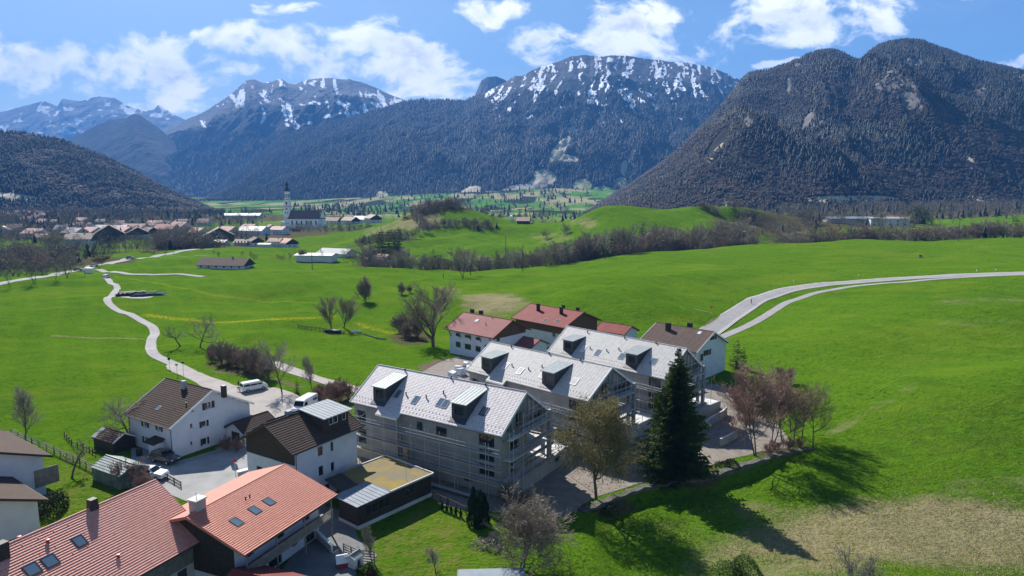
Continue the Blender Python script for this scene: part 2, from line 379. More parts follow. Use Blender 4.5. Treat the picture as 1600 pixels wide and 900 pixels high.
# church hill and village
for a in ((475,355,900),(520,353,905),(600,349,900),(430,360,880),(475,368,760),(560,366,760),(500,385,600),(400,383,600),(330,372,700),(420,375,690),(550,385,560),(300,350,1000)): cd(*a)
for x, y, z in ((-600,700,-6),(-450,600,-5),(-300,500,-4.5),(-500,1000,-8),(-300,1300,-9),(-800,1300,-2),(-900,1000,4),(-250,400,-3.2),(-350,330,-3),(0,1300,-8),(300,1300,-2),(600,1300,6),(1000,1200,20),(-100,2000,-11),(-500,2200,-12),(-1000,2600,-8)): cw(x, y, z)
for a in ((560,322,2400),(640,312,2500),(720,304,2700),(800,298,2900),(870,294,3000),(930,300,2800),(500,322,2200),(420,324,2300),(340,321,2600),(0,312,1900),(60,318,1800),(100,330,1500),(20,335,1350)): cd(*a)
for x, y, z in ((-6000,6000,-10),(0,6000,0),(6000,6000,0),(7000,500,20),(-7000,500,20),(0,-4000,-5),(5000,-3000,-5),(-5000,-3000,-5),(-200,-100,1),(200,-100,0),(0,-20,-.5),(-400,100,1),(400,100,14),(1000,300,30),(700,700,20)): cw(x, y, z)
CP = np.array(CP); RC = 14.0
_d = np.sqrt(((CP[:, None, :2]-CP[None, :, :2])**2).sum(-1)+RC*RC)
_A = np.zeros((len(CP)+1,)*2); _A[:-1, :-1] = -_d+np.eye(len(CP))*-2.0*0+np.eye(len(CP))*3.0; _A[:-1, -1] = 1; _A[-1, :-1] = 1
_w = np.linalg.solve(_A, np.append(CP[:, 2], 0))
def sstep(t): t = np.clip(t, 0, 1); return t*t*(3-2*t)
def vnoise(x, y, seed=0):
    xi = np.floor(x).astype(int); yi = np.floor(y).astype(int); fx = x-xi; fy = y-yi; fx = fx*fx*(3-2*fx); fy = fy*fy*(3-2*fy)
    def h(i, j):
        n = (i*374761393+j*668265263+seed*974634777) & 0x7fffffff
        n = ((n ^ (n >> 13))*1274126177) & 0x7fffffff
        return ((n ^ (n >> 16)) & 0xffff)/65535.0
    return (h(xi, yi)*(1-fx)+h(xi+1, yi)*fx)*(1-fy)+(h(xi, yi+1)*(1-fx)+h(xi+1, yi+1)*fx)*fy
def fbm(x, y, o=5, seed=0, g=.5, ridged=False):
    s = 0; a = 1; t = 0
    for k in range(o):
        n = vnoise(x*2**k+k*17.3, y*2**k-k*9.1, seed+k)
        if ridged: n = 1-np.abs(2*n-1)
        s = s+n*a; t += a; a *= g
    return s/t
# terrace edge of the building site (kerb wall)
WALL_PX = [(905,797),(925,790),(985,766),(1045,752),(1120,738),(1190,716),(1240,704),(1268,699)]
WALL = np.array([unproj(u, v, 0.0)[:2] for u, v in WALL_PX])
def seg_dist(P, pl):
    best = np.full(len(P), 1e9); side = np.zeros(len(P))
    for a, c in zip(pl[:-1], pl[1:]):
        d = c-a; l2 = d@d; t = np.clip(((P-a)@d)/l2, 0, 1); q = a+t[:, None]*d; r = P-q; dd = np.hypot(r[:, 0], r[:, 1])
        cr = d[0]*r[:, 1]-d[1]*r[:, 0]; m = dd < best; best[m] = dd[m]; side[m] = np.sign(cr[m])
    return best, side
def G(x, y):
    x = np.atleast_1d(np.asarray(x, float)); y = np.atleast_1d(np.asarray(y, float)); out = np.empty(len(x))
    for i in range(0, len(x), 20000):
        X = x[i:i+20000]; Y = y[i:i+20000]
        k = -np.sqrt((X[:, None]-CP[None, :, 0])**2+(Y[:, None]-CP[None, :, 1])**2+RC*RC)
        z = k@_w[:-1]+_w[-1]
        r = np.hypot(X, Y)
        und = (fbm(X/34, Y/27, 3, 5)-.5)*4.8*sstep((r-150)/60)*sstep((1200-r)/400)*(1-.62*sstep((X-35)/40)*sstep((420-Y)/60))
        z = z+und
        # level ground around the houses and the site
        inx = sstep((X+105)/25)*sstep((52-X)/14); iny = sstep((150-Y)/22)*sstep((Y-35)/12)
        z = z*(1-inx*iny)
        P = np.stack([X, Y], 1); dd, sd = seg_dist(P, WALL)
        ax = sstep((X-8)/5)*sstep((47-X)/11)
        z = np.where(sd < 0, z-1.7*sstep(dd/2.0)*ax*sstep((36-dd)/22), z)
        out[i:i+20000] = z
    return out
def g1(x, y): return float(G([x], [y])[0])
_ts = np.geomspace(40, 6000, 700)
def hit(u, v):
    d = pix_dir(u, v); X = d[0]*_ts; Y = d[1]*_ts; Z = HC+d[2]*_ts; g = Z-G(X, Y); k = np.argmax(g < 0)
    if not (g < 0).any(): return np.array([X[-1], Y[-1], 0.])
    a, c = _ts[max(k-1, 0)], _ts[k]
    for _ in range(4):
        t = np.linspace(a, c, 12); h = HC+d[2]*t-G(d[0]*t, d[1]*t); j = max(1, int(np.argmax(h < 0))); a, c = t[j-1], t[j]
    t = (a+c)/2; return np.array([d[0]*t, d[1]*t, g1(d[0]*t, d[1]*t)])
def at(u, d):                         # on the ground under picture column u at forward distance d
    z = 0.0
    for _ in range(3):
        fw = d*math.cos(PITCH)-(z-HC)*math.sin(PITCH); x = (u-800)/FP*fw; z = g1(x, d)
    return np.array([x, d, z])

# ------------------------------------------------------------------ roads and paths (centre lines in picture degrees, laid on the ground)
def smoothline(P, n=8):
    P = np.array(P); out = []
    for i in range(len(P)-1):
        p0, p1, p2, p3 = P[max(i-1, 0)], P[i], P[i+1], P[min(i+2, len(P)-1)]
        for k in range(n):
            t = k/n; out.append(.5*((2*p1)+(-p0+p2)*t+(2*p0-5*p1+4*p2-p3)*t*t+(-p0+3*p1-3*p2+p3)*t**3))
    out.append(P[-1]); return np.array(out)
def px_line(pts, n=8):
    return smoothline([hit(u, v)[:2] for u, v in pts], n)
ROADS = {
 'lane': (px_line([(166,434),(172,441),(183,449),(178,458),(168,466),(172,476),(192,488),(216,498),(236,509),(242,521),(236,536),(238,550),(254,561),(275,570),(300,582)]), 3.0),
 'main_road_left': (px_line([(-60,454),(0,443),(60,433),(110,424),(150,414),(200,404),(262,397),(330,389)]), 6.6),
 'side_road': (px_line([(148,421),(190,426),(240,429),(318,432)]), 4.0),
 'country_road': (px_line([(1080,545),(1098,525),(1118,510),(1139,495),(1173,473),(1205,460.5),(1250,449),(1290,443.5),(1340,440),(1400,435.5),(1470,431.5),(1540,428.5),(1620,426),(1700,424)]), 6.2),
 'cycle_path': (px_line([(1120,530),(1150,517),(1176,505),(1197,493),(1226,474.5),(1258,463),(1296,453.5),(1340,446.5),(1400,441.5),(1450,437),(1500,433.5),(1560,430.5),(1620,429)]), 3.0),
 'gravel_track': (px_line([(425,566),(455,578),(490,590),(530,602),(570,612)]), 3.2),
}
RC_MASK = [(l, w) for l, w in ROADS.values()]
def road_carve(P):
    z = np.zeros(len(P))
    for l, w in RC_MASK:
        lo = l.min(0)-w-4; hi = l.max(0)+w+4; m = np.where(((P > lo)&(P < hi)).all(1))[0]
        if not len(m): continue
        dd, _ = seg_dist(P[m], l); z[m] = np.maximum(z[m], .11*sstep((w/2+1.0-dd)/.9))
    return z

# ------------------------------------------------------------------ ground sheet
rr = np.concatenate([[12, 20, 28, 36], np.geomspace(42, 900, 400), np.geomspace(912, 9000, 110)])
az = np.concatenate([np.arange(-180, -75, 5.), np.arange(-75, -44, 1.5), np.arange(-44, 44.01, .13), np.arange(45.5, 75, 1.5), np.arange(75, 180.1, 5.)])
RRg, AZg = np.meshgrid(rr, np.radians(az), indexing='ij')
GX = (RRg*np.sin(AZg)).ravel(); GY = (RRg*np.cos(AZg)).ravel()
GZ = G(GX, GY); GP = np.stack([GX, GY], 1)
GZ -= road_carve(GP)*(np.hypot(GX, GY) < 900)
nr, na = len(rr), len(az)
ii, jj = np.meshgrid(np.arange(nr-1), np.arange(na-1), indexing='ij'); k0 = (ii*na+jj).ravel()
Q = np.stack([k0, k0+1, k0+na+1, k0+na], 1)[:, ::-1]
def blob(u, v, ru, rv, amt=1, fn=hit):     # soft patch on the ground whose size is given in picture degrees
    c = fn(u, v)[:2]; e = fn(u+ru, v)[:2]; s = fn(u, v-rv)[:2]
    a = e-c; bb = s-c; bb = bb*min(1, 1.3*np.linalg.norm(a)/np.linalg.norm(bb)) if v < 480 else bb; M = np.linalg.inv(np.stack([a, bb], 1)); q = (GP-c)@M.T
    return amt*sstep(1.35-np.hypot(q[:, 0], q[:, 1]))
def line_mask(pts, w, amt=1):
    l = px_line(pts, 4); lo = l.min(0)-w*3; hi = l.max(0)+w*3; m = np.where(((GP > lo)&(GP < hi)).all(1))[0]; z = np.zeros(len(GP))
    dd, _ = seg_dist(GP[m], l); z[m] = amt*sstep(1.4-dd/w); return z
dry = np.zeros(len(GP))
for a in ((1420,830,330,62,.95),(1250,870,230,40,.75),(1560,760,160,30,.45),(1180,800,60,22,.6),(770,470,70,26,.85),(700,455,40,10,.5),(650,342,55,18,.8),(600,360,50,14,.6),(1110,396,45,5,.3),(980,800,120,20,.35),
          (860,372,60,8,.5),(920,350,22,16,.6),(1520,505,120,8,.4),(1225,372,60,7,.5),(1540,470,130,10,.42),(1300,455,60,5,.3),(60,560,70,12,.28),(420,535,60,8,.25),(700,800,60,14,.25),(560,720,60,10,.0),(900,345,16,10,.5),(770,403,60,5,.5),(1100,860,90,30,.3),(140,528,1,1,0)):
    dry = np.maximum(dry, blob(*a))
for a in (([(1295,678),(1345,650),(1400,620),(1432,598)],1.5,.50),([(80,524),(140,528),(225,530)],1.0,.7),([(1240,520),(1330,540),(1450,545),(1600,538)],.35,.35),([(1238,526),(1330,546),(1450,551),(1600,544)],.35,.35),([(20,600),(110,575),(200,560)],.35,.35),([(640,470),(760,458),(900,452),(1050,452)],.5,.3),([(1320,690),(1420,650),(1560,620)],.4,.32),([(1085,482),(1110,488)],.9,.8),([(250,398),(330,400)],3,.6),([(70,470),(200,480)],.5,.0),
          ([(560,392),(660,398),(760,380),(800,375)],1.5,.5)):
    dry = np.maximum(dry, line_mask(*a))
for k_, w_ in (('lane', 1.9), ('gravel_track', 2.6), ('cycle_path', 2.0), ('country_road', 3.9), ('side_road', 2.6), ('main_road_left', 4.6)):
    l_ = ROADS[k_][0]; m_ = np.where(((GP > l_.min(0)-8)&(GP < l_.max(0)+8)).all(1))[0]; d_, _ = seg_dist(GP[m_], l_); dry[m_] = np.maximum(dry[m_], .62*sstep((w_-d_)/.9))
yel = np.maximum.reduce([line_mask([(180,430),(260,445),(340,462),(420,472),(500,474)],.9,.38), line_mask([(230,492),(300,500),(380,502),(450,498),(520,494)],1.8,.8), line_mask([(560,505),(600,518),(640,524)],1.5,.6), blob(1060,500,40,8,.2)])
soil = np.maximum.reduce([blob(690,574,42,9,1), blob(700,566,40,8,.6), line_mask([(330,580),(400,588),(470,604)],1.6,.5)]+[np.zeros(len(GP))])
woodf = np.zeros(len(GP))
def at_line(pts, w, amt=1.0):
    l = np.array([at(u, d)[:2] for u, d in pts]); m = np.where(((GP > l.min(0)-w*1.6)&(GP < l.max(0)+w*1.6)).all(1))[0]; dd, _ = seg_dist(GP[m], l); woodf[m] = np.maximum(woodf[m], amt*sstep(1.5-dd/w))
for pts_, w_, a_ in (([(565,420),(640,395),(720,385),(800,385),(870,395),(900,400)],10,.95), ([(905,425),(990,432),(1090,436),(1150,432)],20,1), ([(920,450),(1050,455),(1170,455)],14,1), ([(1235,450),(1300,440),(1380,425),(1460,415),(1640,405)],13,.9),
        ([(-30,405),(40,420),(110,432)],38,.9), ([(245,565),(290,558),(340,570)],28,.9), ([(-40,760),(60,740),(180,740),(300,750),(400,790)],95,.85), ([(-60,1050),(80,1100),(250,1180),(420,1300)],190,.85), ([(180,520),(240,512)],10,.7), ([(448,840),(520,835),(600,810)],26,.85),
        ([(1180,520),(1240,560),(1300,610),(1420,620)],36,.75), ([(1190,800),(1330,850),(1480,900),(1640,900)],110,.75), ([(560,560),(600,562),(640,548)],12,.8), ([(650,640),(722,652)],14,.85), ([(660,598),(770,590)],4,.8), ([(770,700),(905,705)],22,.8)):
    at_line(pts_, w_, a_)
for u_, v_, r1_, r2_ in ((1205,700,50,14),(1085,742,60,12),(950,790,60,12),(380,572,70,14),(640,528,40,14),(520,622,40,12)): woodf = np.maximum(woodf, .8*blob(u_, v_, r1_, r2_))
lawn = np.maximum.reduce([blob(660,850,110,60,.8), blob(150,760,110,60,.6)])
far = sstep((np.hypot(GX, GY)-900)/700)
def _col(b, sv):
    o = b.n('ShaderNodeTexNoise'); b.l(sv, o.inputs['Vector']); o.inputs['Scale'].default_value = 1.5; o.inputs['Detail'].default_value = 3; return o.outputs['Color']
def groundmat():
    m, b, p = newmat('meadow')
    pos = b.n('ShaderNodeNewGeometry').outputs['Position']
    def at_(n): o = b.n('ShaderNodeAttribute', attribute_name=n); return o.outputs['Fac']
    big = b.mapr(b.noise(pos, .018, 5, .6), .35, .65); mid = b.mapr(b.noise(pos, .12, 6, .65), .32, .68); fine = b.mapr(b.noise(pos, 1.6, 6, .7), .3, .7); vf = b.mapr(b.noise(pos, 6.5, 3, .7), .3, .7)
    c = b.mix(big, (.062, .150, .010), (.108, .212, .014))
    c = b.mix(b.math('MULTIPLY', mid, .5), c, (.058, .140, .006))
    c = b.mix(b.math('MULTIPLY', fine, .60), c, (.150, .250, .014))
    c = b.mix(b.math('MULTIPLY', vf, .50), c, (.034, .095, .006))
    tuft_shade = b.mapr(b.noise(b.vmath('MULTIPLY', pos, (1, 1.5, 1)), 1.15, 3, .6), .54, .64, 0, .72, True); c = b.mix(tuft_shade, c, (.030, .078, .005))  # dark green specks painted into the colour as shadows of grass tufts
    ypt = b.mapr(b.noise(b.vmath('MULTIPLY', pos, (1, 1.6, 1)), .030, 6, .62, .4), .50, .64, 0, .34, True); c = b.mix(ypt, c, (.160, .215, .020))
    dpt = b.mapr(b.noise(b.vmath('MULTIPLY', pos, (1.3, 1, 1)), .055, 7, .66), .54, .68, 0, .45, True); c = b.mix(dpt, c, (.042, .105, .010))
    wv_ = b.math('SINE', b.math('MULTIPLY', b.vmath('DOT_PRODUCT', b.vmath('ADD', pos, b.vmath('SCALE', _col(b, b.vmath('SCALE', pos, scale=.01)), scale=14)), (.55, .35, 0)), 1.0)); c = b.mix(b.mapr(wv_, .2, 1, 0, .16), c, (.135, .225, .012))
    # old hay and moss
    hay = b.mix(fine, (.31, .25, .145), (.19, .17, .07)); hay = b.mix(b.math('MULTIPLY', vf, .45), hay, (.11, .125, .035)); hay = b.mix(b.math('MULTIPLY', mid, .5), hay, (.38, .32, .20))
    dn = b.math('ADD', at_('dry'), b.math('MULTIPLY_ADD', b.noise(pos, .16, 7, .68), 1.1, -.55))
    dn = b.mapr(dn, .30, .85, 0, .92, True)
    dn = b.math('MULTIPLY', dn, b.mapr(at_('dry'), 0.02, .15))
    c = b.mix(dn, c, hay)
    # small worn places everywhere
    worn = b.mapr(b.noise(pos, .55, 8, .7), .66, .76, 0, .45, True); c = b.mix(worn, c, (.12, .13, .035))
    lw = b.math('MULTIPLY', at_('lawn'), b.mapr(b.noise(pos, .45, 6, .65), .42, .62)); c = b.mix(b.math('MULTIPLY', lw, .75), c, (.19, .175, .05))
    yn = b.math('MULTIPLY', at_('yel'), b.mapr(b.noise(pos, 1.1, 5, .7), .42, .58)); c = b.mix(yn, c, (.42, .36, .02))
    sn = b.mapr(b.math('ADD', at_('soil'), b.math('MULTIPLY_ADD', b.noise(pos, .5, 6, .65), .8, -.4)), .35, .6, 0, 1, True)
    c = b.mix(sn, c, b.mix(fine, (.21, .155, .12), (.13, .10, .08)))
    fl = b.mix(b.mapr(b.noise(b.vmath('MULTIPLY', pos, (1, .55, 1)), .0045, 6, .62), .49, .55), (.085, .20, .03), (.30, .26, .15)); fl = b.mix(b.mapr(b.noise(b.vmath('MULTIPLY', pos, (1, .4, 1)), .0085, 6, .62), .52, .56), fl, (.035, .045, .025))
    c = b.mix(at_('far'), c, fl)
    wn_ = b.math('MULTIPLY', b.mapr(b.math('ADD', at_('woodf'), b.math('MULTIPLY_ADD', b.noise(pos, .07, 6, .65), 1.3, -.65)), .30, .62, 0, 1, True), b.mapr(at_('woodf'), .02, .2))
    c = b.mix(wn_, c, b.mix(fine, (.075, .062, .036), (.12, .115, .05)))
    b.l(c, p.inputs['Base Color']); p.inputs['Roughness'].default_value = 1.0; p.inputs['Specular IOR Level'].default_value = 0
    h = b.math('ADD', b.math('MULTIPLY', b.noise(pos, 2.2, 6, .7), 1.0), b.math('MULTIPLY', b.noise(pos, .35, 4, .6), 1.6))
    bn = b.n('ShaderNodeBump'); bn.inputs['Distance'].default_value = .55; b.l(h, bn.inputs['Height']); b.l(bn.outputs[0], p.inputs['Normal'])
    return m
gm = groundmat()
gme = np_mesh('ground', np.stack([GX, GY, GZ], 1), Q, gm, smooth=True, attrs={'dry': dry, 'yel': yel, 'soil': soil, 'lawn': lawn, 'woodf': woodf, 'far': far})
ground = link('ground', gme); tag(ground, 'rolling green spring meadows with patches of dry grass', None, None, 'structure')

def roadmat(name, c1, c2, edge=None):
    m, b, p = newmat(name); pos = b.n('ShaderNodeNewGeometry').outputs['Position']
    uv = b.n('ShaderNodeTexCoord').outputs['UV']
    sx = b.n('ShaderNodeSeparateXYZ'); b.l(uv, sx.inputs[0])
    c = b.mix(b.mapr(b.noise(pos, .25, 6, .65), .35, .65), c1, c2)
    c = b.mix(b.mapr(b.noise(pos, 4, 4, .7), .5, .8, 0, .4), c, tuple(x*.7 for x in c1))
    # wheel tracks a little paler
    tr = b.math('SINE', b.math('MULTIPLY', sx.outputs[0], 12.566)); c = b.mix(b.mapr(tr, .2, 1, 0, .18), c, tuple(min(1, x*1.25) for x in c1))
    b.l(c, p.inputs['Base Color']); p.inputs['Roughness'].default_value = .9; p.inputs['Specular IOR Level'].default_value = .3
    return m
roadmat('asphalt_old', (.27, .255, .255), (.215, .205, .21)); roadmat('asphalt_lane', (.29, .275, .265), (.23, .22, .215)); roadmat('gravel_road', (.34, .31, .285), (.26, .235, .21))
simple('verge_gravel', (.40, .38, .34), (.30, .28, .24), 2, .95)
simple('kerb_stone', (.50, .49, .47), (.42, .41, .39), 1, .8)
def ribbon(name, line, w, mat, label, dz=.05, off=0, n=6, wj=0.0, attr=None):
    l = line; d = np.gradient(l, axis=0); d /= np.linalg.norm(d, axis=1)[:, None]; nrm = np.stack([-d[:, 1], d[:, 0]], 1)
    c = l+nrm*off; zc = G(l[:, 0], l[:, 1])+dz
    ww = w*(1+wj*(fbm(l[:, 0]/6, l[:, 1]/6, 2, 3)-.5)*2)
    V = []; UV = []; s = np.concatenate([[0], np.cumsum(np.linalg.norm(np.diff(l, axis=0), axis=1))])
    for k in range(n+1):
        t = k/n-.5; q = c+nrm*(t*ww)[:, None]; V.append(np.stack([q[:, 0], q[:, 1], .5*(zc+G(q[:, 0], q[:, 1])+dz)-.02*(2*t)**2], 1))
    mb = MB()
    for i in range(len(l)-1):
        for k in range(n):
            P = [V[k][i], V[k+1][i], V[k+1][i+1], V[k][i+1]]
            mb.face(P[::-1], [((k)/n, s[i+1]), ((k+1)/n, s[i+1]), ((k+1)/n, s[i]), (k/n, s[i])])
    for i in range(len(l)-1):                      # low sides so the strip has thickness
        for k in (0, n):
            a, c2 = V[k][i], V[k][i+1]; mb.face([a, c2, c2-np.array([0, 0, .3]), a-np.array([0, 0, .3])])
    o = mb.build(name, MAT[mat]); tag(o, label, None, None, 'structure'); return o
def dens(l, n=3): return smoothline(l, n)
ribbon('road', dens(ROADS['country_road'][0]), 6.0, 'asphalt_old', 'two-lane asphalt country road curving over the right meadow')
ribbon('cycle_path', dens(ROADS['cycle_path'][0]), 2.8, 'asphalt_lane', 'pale cycle path running beside the country road')
ribbon('lane', dens(ROADS['lane'][0]), 2.6, 'asphalt_lane', 'narrow pale lane winding through the left meadow', wj=.08)
ribbon('main_road', dens(ROADS['main_road_left'][0]), 6.6, 'asphalt_lane', 'main road passing the village on the left')
ribbon('side_road', dens(ROADS['side_road'][0]), 3.6, 'asphalt_lane', 'side road leading from the junction to the low farmhouse', dz=.04)
ribbon('gravel_track', dens(ROADS['gravel_track'][0]), 3.2, 'gravel_road', 'gravel track behind the bare hedge', wj=.2)
# edge lines and verges of the country road
ce = dens(ROADS['country_road'][0])
for off in (-2.8, 2.8): ribbon('edge_line', ce, .11, 'white_paint', 'painted white edge line of the country road', dz=.062, off=off, n=1)
for off in (-3.3, 3.3): ribbon('verge', ce, .55, 'verge_gravel', 'gravel verge of the country road', dz=.035, off=off, n=1)
def sheet(name, poly, mat, label, dz=.03, step=1.2):
    """flat paving laid over the (nearly level) ground; outline in world x,y"""
    bm = bmesh.new(); vs = [bm.verts.new((x, y, 0)) for x, y in poly]; bm.faces.new(vs)
    lo = np.min(poly, 0); hi = np.max(poly, 0)
    for ax in (0, 1):
        for t in np.arange(lo[ax]+step, hi[ax], step):
            co = [0, 0, 0]; no = [0, 0, 0]; co[ax] = t; no[ax] = 1
            bmesh.ops.bisect_plane(bm, geom=bm.verts[:]+bm.edges[:]+bm.faces[:], plane_co=co, plane_no=no)
    V = np.array([v.co[:2] for v in bm.verts]); Z = G(V[:, 0], V[:, 1])
    for v, z in zip(bm.verts, Z): v.co.z = z+dz
    ex = [e for e in bm.edges if e.is_boundary]
    r = bmesh.ops.extrude_edge_only(bm, edges=ex)
    for v in [g for g in r['geom'] if isinstance(g, bmesh.types.BMVert)]: v.co.z -= .25
    bmesh.ops.recalc_face_normals(bm, faces=bm.faces[:])
    me = bpy.data.meshes.new(name); bm.to_mesh(me); bm.free(); me.materials.append(MAT[mat])
    up = sum(p.normal.z*p.area for p in me.polygons)
    if up < 0: me.flip_normals()
    return tag(link(name, me), label, None, None, 'structure')
def pxpoly(pts, z=0.0, rough=0):
    P = [unproj(u, v, z)[:2] for u, v in pts]
    if rough:
        Q_ = smoothline(P+[P[0]], 5)[:-1]; P = [q+rng.normal(0, rough, 2) for q in Q_]
    return [tuple(q) for q in P]
sheet('parking_area', pxpoly([(262,568),(300,578),(340,592),(384,606),(430,606),(470,620),(520,640),(560,660),(600,680),(560,705),(505,690),(440,665),(400,650),(370,640),(330,612),(290,590),(262,577)], rough=.12), 'gravel_road', 'gravel parking area beside the lane and the hedge', .07)
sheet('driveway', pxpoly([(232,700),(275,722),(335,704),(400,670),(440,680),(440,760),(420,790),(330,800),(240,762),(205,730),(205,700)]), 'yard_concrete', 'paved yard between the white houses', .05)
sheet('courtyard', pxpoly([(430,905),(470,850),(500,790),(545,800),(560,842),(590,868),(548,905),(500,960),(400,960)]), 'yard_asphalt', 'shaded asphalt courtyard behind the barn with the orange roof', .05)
sheet('gravel_yard', pxpoly([(560,640),(700,560),(760,560),(900,590),(1120,600),(1190,640),(1235,690),(1190,706),(1045,742),(930,778),(900,800),(850,806),(700,792),(650,760),(560,740)], rough=.2), 'site_ground', 'grey gravel ground of the building site', .04, 2.0)

# ------------------------------------------------------------------ mountains
def mountmat(name, forest1, forest2, rockc, snow=True, fscale=.02, snowscale=(.004, .004, .0012)):
    m, b, p = newmat(name); g = b.n('ShaderNodeNewGeometry'); pos = g.outputs['Position']
    def at_(n): return b.n('ShaderNodeAttribute', attribute_name=n).outputs['Fac']
    f1 = b.noise(pos, fscale, 6, .68); c = b.mix(b.mapr(f1, .35, .65), forest1, forest2)
    f2 = b.noise(pos, fscale*.12, 5, .6); c = b.mix(b.mapr(f2, .5, .68, 0, .7), c, tuple(x*1.5+.02 for x in forest2))
    rk = b.mapr(b.math('ADD', at_('rock'), b.math('MULTIPLY_ADD', b.noise(pos, fscale*.5, 7, .7), 1.2, -.6)), .35, .6, 0, 1, True)
    c = b.mix(rk, c, b.mix(b.mapr(b.noise(pos, fscale*.8, 5, .7), .35, .65), rockc, tuple(x*.55 for x in rockc)))
    md = b.math('MULTIPLY', b.mapr(b.math('ADD', at_('meadow'), b.math('MULTIPLY_ADD', b.noise(pos, fscale*.35, 7, .72), 1.5, -.75)), .30, .48, 0, 1, True), b.mapr(at_('meadow'), .03, .2))
    c = b.mix(md, c, b.mix(b.mapr(b.noise(pos, fscale*.1, 3, .5), .5, .65), (.46, .40, .29), (.24, .28, .12)))
    if snow:
        s = b.mapr(b.math('ADD', at_('snow'), b.math('MULTIPLY_ADD', b.noise(pos, fscale*1.2, 6, .7), 1.0, -.5)), .46, .60, 0, 1, True)
        c = b.mix(s, c, (.85, .87, .90))
    b.l(c, p.inputs['Base Color']); p.inputs['Roughness'].default_value = .95; p.inputs['Specular IOR Level'].default_value = .05
    bn = b.n('ShaderNodeBump'); bn.inputs['Distance'].default_value = .55/fscale*.35; b.l(b.noise(pos, fscale*1.0, 6, .7), bn.inputs['Height']); b.l(bn.outputs[0], p.inputs['Normal'])
    return m
def mountain(name, label, sil, dcrest, dfoot, footz, mat, rough=1.0, nu=420, nt=150, spur=.0, spurw=300, seed=0, prof=1.25, serr=0.0, paint=None, front=None):
    sil = np.array(sil, float); us = np.linspace(sil[0, 0], sil[-1, 0], nu); vs = np.interp(us, sil[:, 0], sil[:, 1])
    # smooth interpolation of the skyline plus small roughness
    vs = vs+(fbm(us/14, us*0+seed, 4, seed)-.5)*serr*2
    dc = np.array([dcrest(u) if callable(dcrest) else dcrest for u in us]); df = np.array([dfoot(u) if callable(dfoot) else dfoot for u in us])
    crest = np.array([pt(u, v, d) for u, v, d in zip(us, vs, dc)])
    tt = np.concatenate([np.linspace(0, 1, nt), 1+np.linspace(.03, .6, 16)])
    V = np.zeros((len(tt), nu, 3))
    ratio = (df/dc)
    for i, t in enumerate(tt):
        if t <= 1:
            k = ratio+(1-ratio)*t; h = t**prof
        else:
            k = 1+(t-1)*.7; h = 1-(t-1)*1.15
        V[i, :, 0] = crest[:, 0]*k; V[i, :, 1] = crest[:, 1]*k
        V[i, :, 2] = footz+(crest[:, 2]-footz)*h
    X, Y = V[..., 0], V[..., 1]; T = np.repeat(tt[:, None], nu, 1)
    env = np.clip(np.minimum(T*4, (1-T)*2.2), 0, 1); env = np.where(T > 1, 0, env)
    H_ = (crest[:, 2]-footz)[None, :]
    wx = X+(fbm(X/spurw*.7, Y/spurw*.7, 2, seed+7)-.5)*spurw*.8
    ridge = fbm(wx/spurw, Y/(spurw*3.0)+3, 5, seed+11, .55, True)-.5
    V[..., 2] += ridge*spur*H_*env+(fbm(X/(spurw*.25), Y/(spurw*.5), 6, seed+3, .6)-.5)*rough*H_*.11*np.clip(env+.0, 0, 1)
    gul = -ridge
    P = V.reshape(-1, 3); n2 = nu
    a, c = np.meshgrid(np.arange(len(tt)-1), np.arange(nu-1), indexing='ij'); k0 = (a*n2+c).ravel(); Qm = np.stack([k0, k0+1, k0+n2+1, k0+n2], 1)
    # attributes painted where the place has them
    s, c_ = math.sin(PITCH), math.cos(PITCH)
    fw = P[:, 1]*c_-(P[:, 2]-HC)*s; U = 800+FP*P[:, 0]/fw; Vv = 450-FP*(P[:, 1]*s+(P[:, 2]-HC)*c_)/fw
    at_ = dict(rock=np.zeros(len(P)), meadow=np.zeros(len(P)), snow=np.full(len(P), -1.0))
    if paint: paint(at_, U, Vv, T.ravel(), P); pass
    me = np_mesh(name, P, Qm, mat, smooth=True, attrs=at_); o = link(name, me); tag(o, label, None, None, 'structure')
    return o, V, tt
def el(U, V, u, v, ru, rv, ang=0):
    a = math.radians(ang); x = (U-u); y = (V-v); X = x*math.cos(a)+y*math.sin(a); Y = -x*math.sin(a)+y*math.cos(a)
    return sstep(1.3-np.hypot(X/ru, Y/rv))
MM = mountmat('mountain_far', (.016, .022, .022), (.032, .038, .034), (.15, .145, .14))
MM1 = mountmat('mountain_forest', (.012, .017, .013), (.034, .030, .025), (.20, .185, .17), False, .03)
MMv = mountmat('mountain_mid', (.010, .017, .016), (.022, .029, .024), (.12, .12, .12), True, .018, (.0050, .0050, .0018))
# far left range
def streaks(U, V, u0, v0, fan, fx, fy, seed): return fbm((U+(V-v0)*(u0-U)/fan)/fx, V/fy, 5, seed, .6)
def p5(a, U, V, T, P): a['rock'][:] = .75*(T > .5); n = fbm((U+V*.4)/13, V/9, 5, 71, .6); a['snow'][:] = (n-.5)*2.6+np.where(V < 235, .30-.010*np.maximum(V-175, 0), -1)
mountain('mountain_range', 'hazy snow-flecked range at the far left end of the valley', [(-260,185),(-120,172),(-40,178),(0,175),(20,170),(48,163),(68,158),(80,162),(90,166),(97,155),(125,158),(150,151),(178,153),(200,165),(225,173),(240,172),(247,164),(258,170),(275,181),(300,192),(360,210)],
         11000, 8000, -20, mountmat('mountain_distant', (.05, .06, .055), (.07, .08, .07), (.28, .27, .26), True, .004, (.0020, .0020, .0010)), spur=.30, spurw=900, seed=21, prof=1.1, paint=p5, serr=1.0)
